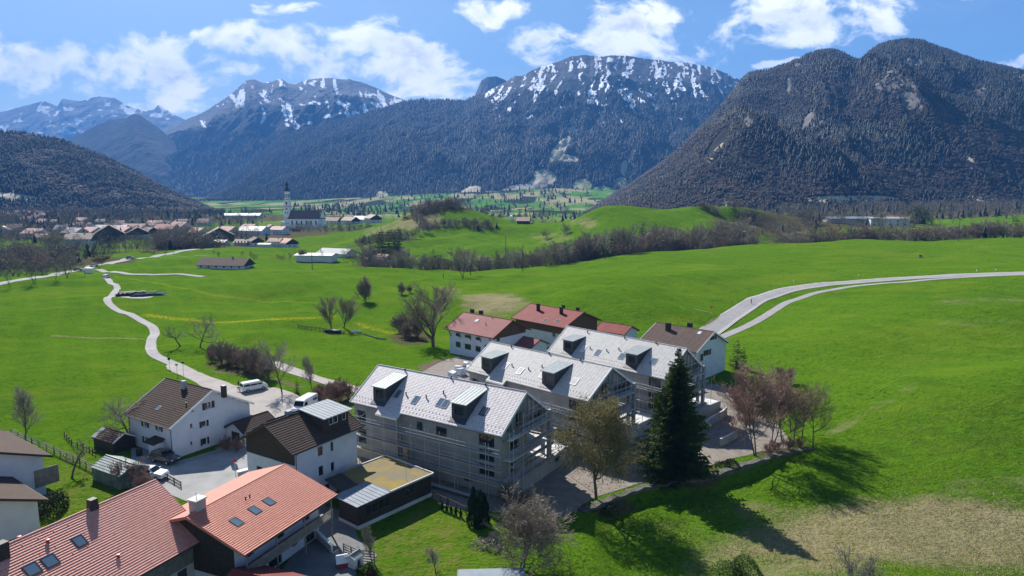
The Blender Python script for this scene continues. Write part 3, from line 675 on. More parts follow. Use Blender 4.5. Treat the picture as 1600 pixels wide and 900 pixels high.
# snowy massif left of the middle
def p3(a, U, V, T, P):
    a['rock'][:] = .7*sstep((T-.55)/.15); n = np.maximum(streaks(U, V, 450, 120, 500, 9, 26, 5), .93*fbm((U-V*.9)/12, (V+U*.1)/10, 5, 77, .6)); s = (n-.52)*3.4+.16-.013*np.maximum(V-165, 0); s = np.where(V > 222, -1, s)
    for e in ((475,198,40,7,-22),(445,182,5,24,-12),(463,200,6,18,-20),(540,163,16,5,15),(325,194,20,6,10),(395,136,10,4,0),(380,152,4,18,0),(600,168,30,6,12),(575,148,10,8,30),(490,150,14,4,-20),(520,180,18,4,-15),(556,176,20,5,-22)): s = s+.50*el(U, V, *e)
    a['snow'][:] = s
hillS = mountain('mountain', 'jagged snowy massif left of the flat-topped mountain', [(60,300),(140,262),(200,232),(240,210),(262,202),(290,188),(320,174),(345,158),(365,143),(378,131),(386,125),(398,124),(412,130),(428,127),(440,124),(450,131),(462,131),(478,126),(500,123),(520,122),(545,124),(565,129),(585,136),(605,146),(625,154),(650,165),(690,190),(760,240)],
         7600, 4300, -15, MM, spur=.34, spurw=620, seed=5, nu=600, nt=220, prof=1.0, paint=p3, serr=1.6)
# hump in front of the far range
mountain('mountain', 'smooth dark blue hump before the far left range', [(40,290),(80,245),(110,216),(130,207),(150,196),(175,187),(198,184),(208,178),(217,179),(232,189),(252,203),(290,240),(340,290)],
         6200, 4600, -15, MM, spur=.12, spurw=700, seed=9, prof=1.0)
# small rocky tip behind the shoulder of the big mountain
mountain('mountain', 'small rocky tip rising behind the shoulder of the big mountain', [(700,200),(735,165),(746,140),(752,126),(762,120),(775,119),(788,124),(800,134),(840,170),(880,200)], 6600, 5600, 200, MM, spur=.10, spurw=300, seed=2, prof=1.0, paint=lambda a, U, V, T, P: a['rock'].__setitem__(slice(None), .7))
# big flat-topped mountain
def p2(a, U, V, T, P):
    U0 = U; Uw = U+(fbm(U/60, V/35, 3, 91)-.5)*34
    band = sstep((T-.72)/.12)*sstep((U-735)/60)
    a['rock'][:] = .15+.45*band
    n = .72*streaks(Uw, V, 955, 86, 300, 5.2, 26, 15)+.28*fbm((U+V)/9, (V-.3*U)/7, 4, 17, .6)+.10*(fbm(U/45, V/200, 3, 44)-.5); n2_ = fbm(U/5, V/5, 4, 16, .6)
    band2 = sstep((V-84)/14)*sstep((215-V)/85)*sstep((U-735)/50)*(1-.55*sstep((U-1085)/50))
    s = (n-.572)*6.6+(n2_-.5)*2.6+.78*band2-.36-.008*np.maximum(V-190, 0)
    s = s+.50*el(U, V, 930, 90, 95, 5, 1)+.4*el(U, V, 715, 158, 16, 4)+.35*el(U, V, 1075, 110, 60, 14, 8)
    s = np.where((V > 300)|(U < 690), -1, s)
    a['snow'][:] = s
    md = np.zeros(len(U))
    for e in ((874,234,8,24,38),(884,247,18,6,8),(893,203,8,4,0),(896,190,4,8,0),(845,285,24,9,-20),(848,272,14,7,0),(735,300,16,8,-20),(690,310,24,4,-10),(596,307,9,7,0),(800,300,32,9,-15),(760,308,26,4,-10),(910,290,14,9,0),(940,300,16,9,0),(975,262,5,12,10),(970,285,8,8,0),(870,305,30,7,0),(990,238,4,4,0),(500,322,60,4,-3),(640,318,50,4,-5)): md = np.maximum(md, el(U, V, e[0], e[1], e[2]*1.25, e[3]*1.2, e[4]))
    a['meadow'][:] = md
hillM = mountain('mountain', 'big flat-topped mountain with streaks of snow in the middle', [(300,330),(330,300),(360,272),(400,238),(440,212),(470,203),(500,197),(540,186),(575,176),(610,166),(640,158),(665,156),(700,156),(722,158),(738,152),(748,147),(762,143),(775,137),(790,128),(798,122),(806,118),(816,117),(830,110),(845,105),(862,99),(878,94),(890,88),(910,86),(935,87),(960,86),(985,89),(1010,92),(1040,95),(1070,97),(1100,102),(1125,110),(1150,121),(1180,140),(1260,190),(1400,260)],
         5200, 3000, -5, MMv, spur=.30, spurw=430, seed=33, nu=860, nt=300, prof=1.18, paint=p2, serr=2.2)
# forested hill on the left
def p6(a, U, V, T, P): a['meadow'][:] = np.maximum.reduce([el(U, V, 10, 308, 60, 8, 4), el(U, V, 75, 282, 7, 5)])
hillL = mountain('forested_hill', 'dark forested hill above the village on the left', [(-420,150),(-200,180),(-60,202),(0,208),(45,212),(100,222),(132,236),(170,251),(210,270),(250,291),(282,308),(320,326),(350,338)],
         2100, 1450, -8, MM1, spur=.24, spurw=260, seed=14, prof=1.0, paint=p6, nu=380)
# forested mountain on the right
def p1(a, U, V, T, P):
    r = np.zeros(len(U))
    for e in ((1232,135,5,18,0),(1262,190,8,22,30),(1240,170,8,16,20),(1330,95,8,10,40),(1455,88,8,8,40),(1210,195,6,10,0)): r = np.maximum(r, el(U, V, *e))
    r = np.maximum(r, .62*sstep((fbm(U/26, V/38, 5, 61, .6)-.60)/.06)*sstep((255-V)/40)); a['rock'][:] = r*.9; a['meadow'][:] = np.maximum.reduce([el(U, V, 1515,252,14,5,30), el(U, V, 1330,312,90,7), el(U, V, 1540,310,60,5), el(U, V, 1120,235,30,6,-52)*.6])
SIL1 = [(903,331),(945,312),(985,290),(1010,272),(1035,255),(1055,238),(1075,220),(1092,203),(1110,185),(1130,163),(1145,145),(1158,126),(1170,117),(1185,113),(1200,111),(1215,106),(1230,101),(1245,94),(1262,86),(1280,81),(1295,79),(1308,81),(1320,86),(1332,92),(1342,97),(1350,91),(1358,83),(1372,73),(1388,67),(1405,65),(1425,64),(1440,66),(1455,71),(1470,77),(1490,84),(1510,91),(1540,100),(1570,106),(1600,112),(1660,118),(1760,130),(1900,150),(2100,200)]
hillR = mountain('forested_mountain', 'dark forested mountain with two summits on the right', SIL1, 2500, 1150, -12, MM1, spur=.46, spurw=330, seed=41, nu=560, nt=230, prof=.95, paint=p1, serr=1.2)

# forest on the two near mountains: single stuff objects of real little trees
def tree_templates():
    out = []
    for kind, n in (('con', 3), ('dec', 3)):
        for s in range(n):
            r = np.random.default_rng(s+50*(kind == 'dec')); V = []; T = []
            if kind == 'con':
                for k, (z0, z1, rad) in enumerate(((.08,.55,.21),(.32,.8,.15),(.58,1.0,.09))):
                    m = 5; b0 = len(V)
                    for i in range(m):
                        a = 6.283*i/m+r.uniform(0, 1); q = rad*r.uniform(.7, 1.25); V.append((q*math.cos(a), q*math.sin(a), z0+r.uniform(-.04, .04)))
                    V.append((r.normal(0, .01), r.normal(0, .01), z1)); T += [(b0+i, b0+(i+1) % m, b0+m) for i in range(m)]
            else:
                for k in range(8):
                    c = np.array([r.normal(0, .17), r.normal(0, .17), r.uniform(.35, .85)]); b0 = len(V); q = r.uniform(.09, .17)
                    for dx in ((1,0,0),(-1,0,0),(0,1,0),(0,-1,0),(0,0,1.2),(0,0,-1.2)): V.append(tuple(c+np.array(dx)*q*r.uniform(.7, 1.2)))
                    for f in ((0,2,4),(2,1,4),(1,3,4),(3,0,4),(2,0,5),(1,2,5),(3,1,5),(0,3,5)): T.append(tuple(b0+i for i in f))
            out.append((kind, np.array(V), np.array(T)))
    return out
TT = tree_templates()
def scatter_forest(name, label, pts, mixf, hmin, hmax, group=None, mats=('far_conifer', 'far_deciduous')):
    r = np.random.default_rng(len(pts)); Vs = []; Ts = []; Ms = []; base = 0
    kindsel = np.where(r.uniform(size=len(pts)) < mixf, 1, 0); var = r.integers(0, 3, len(pts))
    for k in (0, 1):
        for w in range(3):
            idx = np.where((kindsel == k)&(var == w))[0]
            if not len(idx): continue
            _, V, T = TT[k*3+w]; P = pts[idx]; h = r.uniform(hmin, hmax, len(idx))*(1 if k == 0 else .85); a = r.uniform(0, 6.283, len(idx)); wd = h*r.uniform(.8, 1.25, len(idx))*(1.45 if k == 0 else 1.25)
            X = (V[None, :, 0]*np.cos(a)[:, None]-V[None, :, 1]*np.sin(a)[:, None])*wd[:, None]+P[:, 0:1]; Y = (V[None, :, 0]*np.sin(a)[:, None]+V[None, :, 1]*np.cos(a)[:, None])*wd[:, None]+P[:, 1:2]; Z = V[None, :, 2]*h[:, None]+P[:, 2:3]
            Vs.append(np.stack([X, Y, Z], -1).reshape(-1, 3)); n = len(V); Ts.append((T[None]+(np.arange(len(idx))*n)[:, None, None]+base).reshape(-1, 3)); Ms.append(np.full(len(idx)*len(T), k)); base += n*len(idx)
    me = np_mesh(name, np.concatenate(Vs), np.concatenate(Ts), [MAT[mats[0]], MAT[mats[1]]], np.concatenate(Ms), smooth=True); o = link(name, me); return tag(o, label, None, None, 'stuff')
def surf_points(V, tt, n, ulo, uhi, tlo, thi, seed, avoid=None):
    r = np.random.default_rng(seed); nu = V.shape[1]; nt_ = int((tt <= 1.0001).sum())
    fi = r.uniform(tlo*(nt_-1), min(thi*(nt_-1), len(tt)-1.001), n*3); fj = r.uniform(0, nu-1.001, n*3); i = fi.astype(int); j = fj.astype(int); a = (fi-i)[:, None]; c = (fj-j)[:, None]
    P = (V[i, j]*(1-a)*(1-c)+V[i+1, j]*a*(1-c)+V[i, j+1]*(1-a)*c+V[i+1, j+1]*a*c)
    # area weighting by cell size
    ar = np.linalg.norm(np.cross(V[i+1, j]-V[i, j], V[i, j+1]-V[i, j]), axis=1); keep = r.uniform(size=len(P)) < ar/np.quantile(ar, .9)
    s, c_ = math.sin(PITCH), math.cos(PITCH); fw = P[:, 1]*c_-(P[:, 2]-HC)*s; U = 800+FP*P[:, 0]/fw; Vv = 450-FP*(P[:, 1]*s+(P[:, 2]-HC)*c_)/fw
    keep &= (U > ulo)&(U < uhi)
    if avoid is not None: keep &= ~avoid(U, Vv, r)
    return P[keep][:n], U[keep][:n], Vv[keep][:n]
_sc = lambda U: fbm(U/30, U*0, 3, 2)
def avR(U, V, r):
    m = (el(U, V, 1120,225,40,9,-52) > .5)|(el(U, V, 1515,252,14,5,30) > .4)|(el(U, V, 1330,312,90,7) > .5)&(r.uniform(size=len(U)) < .9)|(el(U, V, 1232,135,5,18) > .4)|(el(U, V, 1262,190,8,22,30) > .5)
    m |= (fbm(U/26, V/38, 5, 61, .6) > .615)&(V < 255)&(r.uniform(size=len(U)) < .75)
    return m
P, U, V_ = surf_points(hillR[1], hillR[2], 78000, 900, 1700, .0, 1.03, 3, avR)
dm = fbm(P[:, 0]/120, P[:, 2]/60, 5, 8)+.17*sstep((V_-205)/60)+.07*sstep((U-1400)/100)*sstep((V_-150)/60)-.08*sstep((150-V_)/60)
r_ = np.random.default_rng(5); isd = (dm+r_.normal(0, .06, len(P))) > .60
scatter_forest('mountain_forest_conifers', 'dark conifers covering the right mountain', P[~isd], 0.10, 8, 14)
scatter_forest('mountain_forest_leafless', 'bare purplish broadleaf trees on the lower slopes of the right mountain', P[isd], .84, 7, 12)
P, U, V_ = surf_points(hillL[1], hillL[2], 15000, -150, 400, .0, 1.03, 4, lambda U, V, r: (el(U, V, 10, 308, 60, 8, 4) > .4))
dm = fbm(P[:, 0]/90, P[:, 1]/90, 4, 18)
scatter_forest('hill_forest', 'dark mixed forest on the hill above the village', P[dm < .58], .1, 10, 17); scatter_forest('hill_forest_leafless', 'bare brown trees in the forest on the left hill', P[dm >= .58], .9, 9, 14)

# the far mountains: small conifers as one mass each
def mass(name, label, M, n, tlo, thi, seed, avoid, ulo=-200, uhi=1700, h=(15, 26)):
    P, U, V_ = surf_points(M[1], M[2], n, ulo, uhi, tlo, thi, seed, avoid); scatter_forest(name, label, P, 0.0, h[0], h[1])
_mdw = [(874,234,9,26,38),(884,247,20,8,8),(893,203,6,4,0),(845,285,22,10,-20),(845,272,10,8,0),(735,300,14,8,-20),(690,310,24,4,-10),(596,307,9,7,0),(800,300,32,9,-15),(760,308,26,4,-10),(910,290,14,9,0),(940,300,16,9,0),(975,262,5,12,10),(970,285,8,8,0),(870,305,30,7,0)]
def av2(U, V, r):
    m = V < 150+r.uniform(-10, 75, len(U))*(U > 735)
    for e in _mdw: m |= el(U, V, e[0], e[1], e[2]*1.25, e[3]*1.2, e[4]) > .12+r.uniform(0, .35, len(U))
    return m
mass('mountain_forest', 'dense dark conifer forest covering the flat-topped mountain', hillM, 52000, .0, 1.02, 6, av2, 300, 1250, (13, 20))
mass('mountain_forest', 'dark forest on the lower slopes of the snowy massif', hillS, 16000, .0, .75, 7, lambda U, V, r: V < 205, 100, 700, (14, 22))
# ------------------------------------------------------------------ buildings
def clip_poly(poly, m, c):            # keep z <= m*x + c
    out = []
    for i in range(len(poly)):
        a, q = poly[i], poly[(i+1) % len(poly)]; fa = a[1]-(m*a[0]+c); fq = q[1]-(m*q[0]+c)
        if fa <= 1e-9: out.append(a)
        if (fa < -1e-9 and fq > 1e-9) or (fa > 1e-9 and fq < -1e-9):
            t = fa/(fa-fq); out.append((a[0]+(q[0]-a[0])*t, a[1]+(q[1]-a[1])*t))
    return out
class Side:
    """a vertical wall plane: x along it (left to right seen from outside), out, z"""
    def __init__(s, p0, p1):
        s.p0 = Vector((*p0, 0)); d = Vector((*p1, 0))-s.p0; s.L = d.length; s.d = d.normalized(); s.n = Vector((s.d.y, -s.d.x, 0))
    def P(s, x, out, z): return tuple(s.p0+s.d*x+s.n*out+Vector((0, 0, z)))
    def box(s, mb, x0, x1, o0, o1, z0, z1):
        mb.hexa([s.P(x0,o1,z0), s.P(x1,o1,z0), s.P(x1,o0,z0), s.P(x0,o0,z0), s.P(x0,o1,z1), s.P(x1,o1,z1), s.P(x1,o0,z1), s.P(x0,o0,z1)])
def wall_faces(mb, S, z0, ztop, ops, clips=(), depth=.22):
    xs = sorted({0.0, S.L, *[o[0] for o in ops], *[o[1] for o in ops]}); zs = sorted({z0, ztop, *[o[2] for o in ops], *[o[3] for o in ops]})
    for i in range(len(xs)-1):
        for j in range(len(zs)-1):
            xc, zc = (xs[i]+xs[i+1])/2, (zs[j]+zs[j+1])/2
            if any(o[0] < xc < o[1] and o[2] < zc < o[3] for o in ops): continue
            poly = [(xs[i],zs[j]),(xs[i+1],zs[j]),(xs[i+1],zs[j+1]),(xs[i],zs[j+1])]
            for m, c in clips: poly = clip_poly(poly, m, c) if poly else poly
            if len(poly) > 2: mb.face([S.P(x, 0, z) for x, z in poly], poly)
    for x0, x1, za, zb in [o[:4] for o in ops]:
        for q in ([(x0,0,za),(x1,0,za),(x1,-depth,za),(x0,-depth,za)], [(x0,0,zb),(x0,-depth,zb),(x1,-depth,zb),(x1,0,zb)],
                  [(x0,0,za),(x0,-depth,za),(x0,-depth,zb),(x0,0,zb)], [(x1,0,za),(x1,0,zb),(x1,-depth,zb),(x1,-depth,za)]):
            mb.face([S.P(*p) for p in q])
def window(root, S, x0, x1, z0, z1, frame='white_paint', inset=.12, mull=None, sill=True, shutters=None, name='window', label=None, glass='window_glass'):
    f = MB(); t = .07; o0, o1 = -inset-.05, -inset
    S.box(f, x0, x0+t, o0, o1, z0, z1); S.box(f, x1-t, x1, o0, o1, z0, z1); S.box(f, x0+t, x1-t, o0, o1, z0, z0+t); S.box(f, x0+t, x1-t, o0, o1, z1-t, z1)
    k = mull if mull is not None else (1 if x1-x0 > .95 else 0)
    for i in range(k):
        xm = x0+(x1-x0)*(i+1)/(k+1); S.box(f, xm-.035, xm+.035, o0, o1-.003, z0+t, z1-t)
    w = f.build(name, MAT[frame], root)
    if label: w['label'] = label
    g = MB(); g.face([S.P(x0+.02, o0+.02, z0+.02), S.P(x1-.02, o0+.02, z0+.02), S.P(x1-.02, o0+.02, z1-.02), S.P(x0+.02, o0+.02, z1-.02)]); g.build('pane', MAT[glass], w)
    if sill:
        q = MB(); S.box(q, x0-.08, x1+.08, -inset, .07, z0-.05, z0-.002); q.build('sill', MAT['concrete_pale'], w)
    if shutters:
        sw = (x1-x0)*.42
        for a in ((x0-sw-.04, x0-.04), (x1+.04, x1+sw+.04)):
            q = MB(); S.box(q, a[0], a[1], .01, .05, z0, z1)
            for zz in np.arange(z0+.1, z1-.08, .16): S.box(q, a[0]+.05, a[1]-.05, .05, .065, zz, zz+.09)
            q.build('shutter', MAT[shutters], root)
    return w
class Gable:
    def __init__(s, name, label, cat, c, th, a, b, he, hr, z0=0.0, og=.3, oe=.5, bf=None, hef=None, roof='tiles_brown', wall='plaster_white', rt=.2, group=None,
                 course=.38, verge='white_paint', lip=.06):
        s.c = c; s.th = R(th); s.a, s.b, s.he, s.hr = a, b, he, hr; s.bf = bf or b; s.hef = hef if hef is not None else hr-(hr-he)*(s.bf/b) ; s.z0 = z0; s.og = og; s.oe = oe; s.rt = rt
        s.lip = lip; s.roofm = roof; s.wallm = wall; s.course = course; s.vergem = verge
        s.root = thing(name, label, cat, (c[0], c[1], z0), s.th, group)
        s.M = Matrix.Translation((c[0], c[1], z0)) @ Matrix.Rotation(s.th, 4, 'Z'); s.Mi = s.M.inverted()
        L, B, F_ = a-og, b-oe, s.bf-oe; s.L, s.B, s.F_ = L, B, F_
        s.S = {'near': Side((-L,-B), (L,-B)), 'right': Side((L,-B), (L,F_)), 'far': Side((L,F_), (-L,F_)), 'left': Side((-L,F_), (-L,-B))}
        s.ops = {k: [] for k in s.S}
    def zr(s, t):                     # underside height of the roof over t
        z = s.hr-(s.hr-s.he)*(-t)/s.b if t < 0 else s.hr-(s.hr-s.hef)*t/s.bf
        return z-s.rt-.02
    def ray(s, u, v):
        d = s.Mi.to_3x3() @ Vector(pix_dir(u, v)); o = s.Mi @ Vector((0, 0, HC)); return o, d
    def wpx(s, side, u, v):
        o, d = s.ray(u, v); S = s.S[side]; t = (S.p0-o).dot(S.n)/d.dot(S.n); p = o+d*t; return (p-S.p0).dot(S.d), p.z
    def rpx(s, u, v, far=False):
        o, d = s.ray(u, v); bb = s.bf if far else s.b; hh = s.hef if far else s.he; sg = 1 if far else -1
        ang = math.atan2(s.hr-hh, bb); n = Vector((0, sg*math.sin(ang), math.cos(ang))); r0 = Vector((0, 0, s.hr)); t = (r0-o).dot(n)/d.dot(n); p = o+d*t; return p.x, p.y
    def op(s, side, u0, v0, u1, v1):
        uc, vc = (u0+u1)/2, (v0+v1)/2; x0 = s.wpx(side, u0, vc)[0]; x1 = s.wpx(side, u1, vc)[0]; zb = s.wpx(side, uc, v0)[1]; za = s.wpx(side, uc, v1)[1]
        o = (min(x0, x1), max(x0, x1), za, zb); s.ops[side].append(o); return o
    def walls(s, z_low=-.6, name='wall', depth=.22, skip=()):
        mb = MB()
        for k, S in s.S.items():
            if k in skip: continue
            ops = s.ops[k]
            if k in ('near', 'far'):
                zt = s.zr(-s.B if k == 'near' else s.F_); wall_faces(mb, S, z_low, zt, ops, (), depth)
            else:
                # roof lines over the gable wall
                if k == 'right': xs = lambda t: t+s.B
                else: xs = lambda t: s.F_-t
                lines = []
                for (t0, t1) in ((-s.B, 0), (0, s.F_)):
                    xa, xb = xs(t0), xs(t1); za, zb = s.zr(t0-1e-6 if t0 <= 0 else t0), s.zr(t1-1e-6 if t1 <= 0 else t1)
                    if abs(xb-xa) < 1e-6: continue
                    m = (zb-za)/(xb-xa); lines.append((m, za-m*xa))
                wall_faces(mb, S, z_low, s.hr, ops, lines, depth)
        return mb.build(name, MAT[s.wallm], s.root)
    def roof(s, gaps=(), name='roof', extra=None):
        mb = MB(); a, rt = s.a, s.rt
        if extra: extra(mb)
        mats = [MAT[s.roofm], MAT['wood_brown'], MAT[s.vergem]]
        def slope(bb, hh, sg, lo=-a, hi=a):
            Ls = math.hypot(bb, s.hr-hh); n = max(3, round(Ls/s.course)); nrm = Vector((0, sg*(s.hr-hh)/Ls, bb/Ls)); lip = s.lip if s.course < 1 else .01
            for i in range(n):
                d0, d1 = i/n, (i+1)/n
                q = lambda x, d, l: Vector((x, sg*bb*(1-d), hh+(s.hr-hh)*d))+nrm*l
                P = [q(lo, d0, lip), q(hi, d0, lip), q(hi, d1, .004), q(lo, d1, .004)]; uv = [(lo, d0*Ls), (hi, d0*Ls), (hi, d1*Ls), (lo, d1*Ls)]
                if sg > 0: P = P[::-1]; uv = uv[::-1]
                mb.face(P, uv)
                P = [q(lo, d0, 0 if i else -rt*.2), q(hi, d0, 0 if i else -rt*.2), q(hi, d0, lip), q(lo, d0, lip)]
                mb.face(P if sg < 0 else P[::-1], [(lo, d0*Ls-.02), (hi, d0*Ls-.02), (hi, d0*Ls), (lo, d0*Ls)])
            # underside
            mb.m = 1
            P = [(lo, sg*bb, hh-rt), (hi, sg*bb, hh-rt), (hi, 0, s.hr-rt), (lo, 0, s.hr-rt)]
            mb.face(P[::-1] if sg < 0 else P)
            P = [(lo, sg*bb, hh-rt), (hi, sg*bb, hh-rt), (hi, sg*bb, hh), (lo, sg*bb, hh)]; mb.face(P if sg < 0 else P[::-1])
            mb.m = 2
            for x in (lo-.03, hi+.03):
                mb.beam((x, sg*(bb+.02), hh-rt*.4), (x, 0, s.hr-rt*.4), .06, rt+.10)
            mb.m = 0
        slope(s.b, s.he, -1); slope(s.bf, s.hef, 1)
        mb.tube([(-a, 0, s.hr+.02), (a, 0, s.hr+.02)], .11, 6)
        r = mb.build(name, mats, s.root); s.roof_o = r; return r
    def gutter(s, mat='copper_gutter', down=(('near', 1),)):
        g = MB()
        g.tube([(-s.a, -s.b-.06, s.he-.08), (s.a, -s.b-.06, s.he-.08)], .075, 6)
        if s.bf: g.tube([(-s.a, s.bf+.06, s.hef-.08), (s.a, s.bf+.06, s.hef-.08)], .075, 6)
        for side, e in down:
            x = (s.L-.15)*e; y = -s.B-.06
            g.tube([(x, -s.b-.06, s.he-.12), (x, y, s.he-.55), (x, y, -.3)], .05, 5)
        return g.build('gutter', MAT[mat], s.root)
    def roofbox(s, x, y, w, l, h0=-.02, h1=.09, mat='black_paint', glass='skylight_glass', name='skylight', tilt=0.0, label=None):
        """roof window on the near slope (y<0): w along the ridge, l down the slope"""
        sg = -1 if y < 0 else 1; bb = s.b if sg < 0 else s.bf; hh = s.he if sg < 0 else s.hef
        Ls = math.hypot(bb, s.hr-hh); dn = Vector((0, sg*bb/Ls, -(s.hr-hh)/Ls)); nr_ = Vector((0, sg*(s.hr-hh)/Ls, bb/Ls)); c = Vector((x, y, s.hr-(s.hr-hh)*abs(y)/bb)); ex = Vector((1, 0, 0))
        def bx(mb, x0, x1, d0, d1, n0, n1):
            q = lambda i, j, k: c+ex*i+dn*j+nr_*k
            mb.hexa([q(x0,d1,n0), q(x1,d1,n0), q(x1,d0,n0), q(x0,d0,n0), q(x0,d1,n1), q(x1,d1,n1), q(x1,d0,n1), q(x0,d0,n1)])
        mb = MB(); t = .09
        bx(mb, -w/2, -w/2+t, -l/2, l/2, h0, h1); bx(mb, w/2-t, w/2, -l/2, l/2, h0, h1); bx(mb, -w/2+t, w/2-t, -l/2, -l/2+t, h0, h1); bx(mb, -w/2+t, w/2-t, l/2-t, l/2, h0, h1)
        o = mb.build(name, MAT[mat], s.root)
        if label: o['label'] = label
        g = MB(); bx(g, -w/2+t, w/2-t, -l/2+t, l/2-t, 0.0, h1-.025); g.build('pane', MAT[glass], o)
        return o
    def chimney(s, x, y, w=.6, l=.6, h=1.1, mat='plaster_grey', cap='dark_plastic', taper=0, label=None, nm='chimney'):
        z = s.hr-(s.hr-s.he)*abs(y)/s.b if y < 0 else s.hr-(s.hr-s.hef)*y/s.bf
        top = max(z+h, s.hr+h*.55)
        mb = MB(); mb.hexa([(x-w/2,y-l/2,z-.6),(x+w/2,y-l/2,z-.6),(x+w/2,y+l/2,z-.6),(x-w/2,y+l/2,z-.6),(x-w/2*(1-taper),y-l/2*(1-taper),top),(x+w/2*(1-taper),y-l/2*(1-taper),top),(x+w/2*(1-taper),y+l/2*(1-taper),top),(x-w/2*(1-taper),y+l/2*(1-taper),top)])
        o = mb.build(nm, MAT[mat], s.roof_o)
        if label: o['label'] = label
        mb = MB(); mb.box(x-w/2-.06, x+w/2+.06, y-l/2-.06, y+l/2+.06, top+.003, top+.08)
        return o
    def vent(s, x, y, h=.35, r=.09, mat='dark_plastic'):
        z = s.hr-(s.hr-s.he)*abs(y)/s.b if y < 0 else s.hr-(s.hr-s.hef)*y/s.bf
        mb = MB(); mb.lathe([(r, -.1), (r, h), (r*1.5, h+.01), (r*1.5, h+.09), (0, h+.11)], (x, y, z), 8); return mb.build('roof_vent', MAT[mat], s.roof_o)

def seam_panel(mb, P, n, hgt=.035, w=.035):
    """sheet-metal panel P (4 corners, first edge = eave) with n raised seams running from eave to ridge"""
    a, b_, c, d = [Vector(p) for p in P]; nn = (b_-a).cross(d-a).normalized()
    if nn.z < 0: nn = -nn
    mb.face([a, b_, c, d])
    for i in range(n+1):
        t = i/n; p = a.lerp(b_, t); q = d.lerp(c, t); mb.beam(p+nn*hgt/2, q+nn*hgt/2, w, hgt, up=nn)

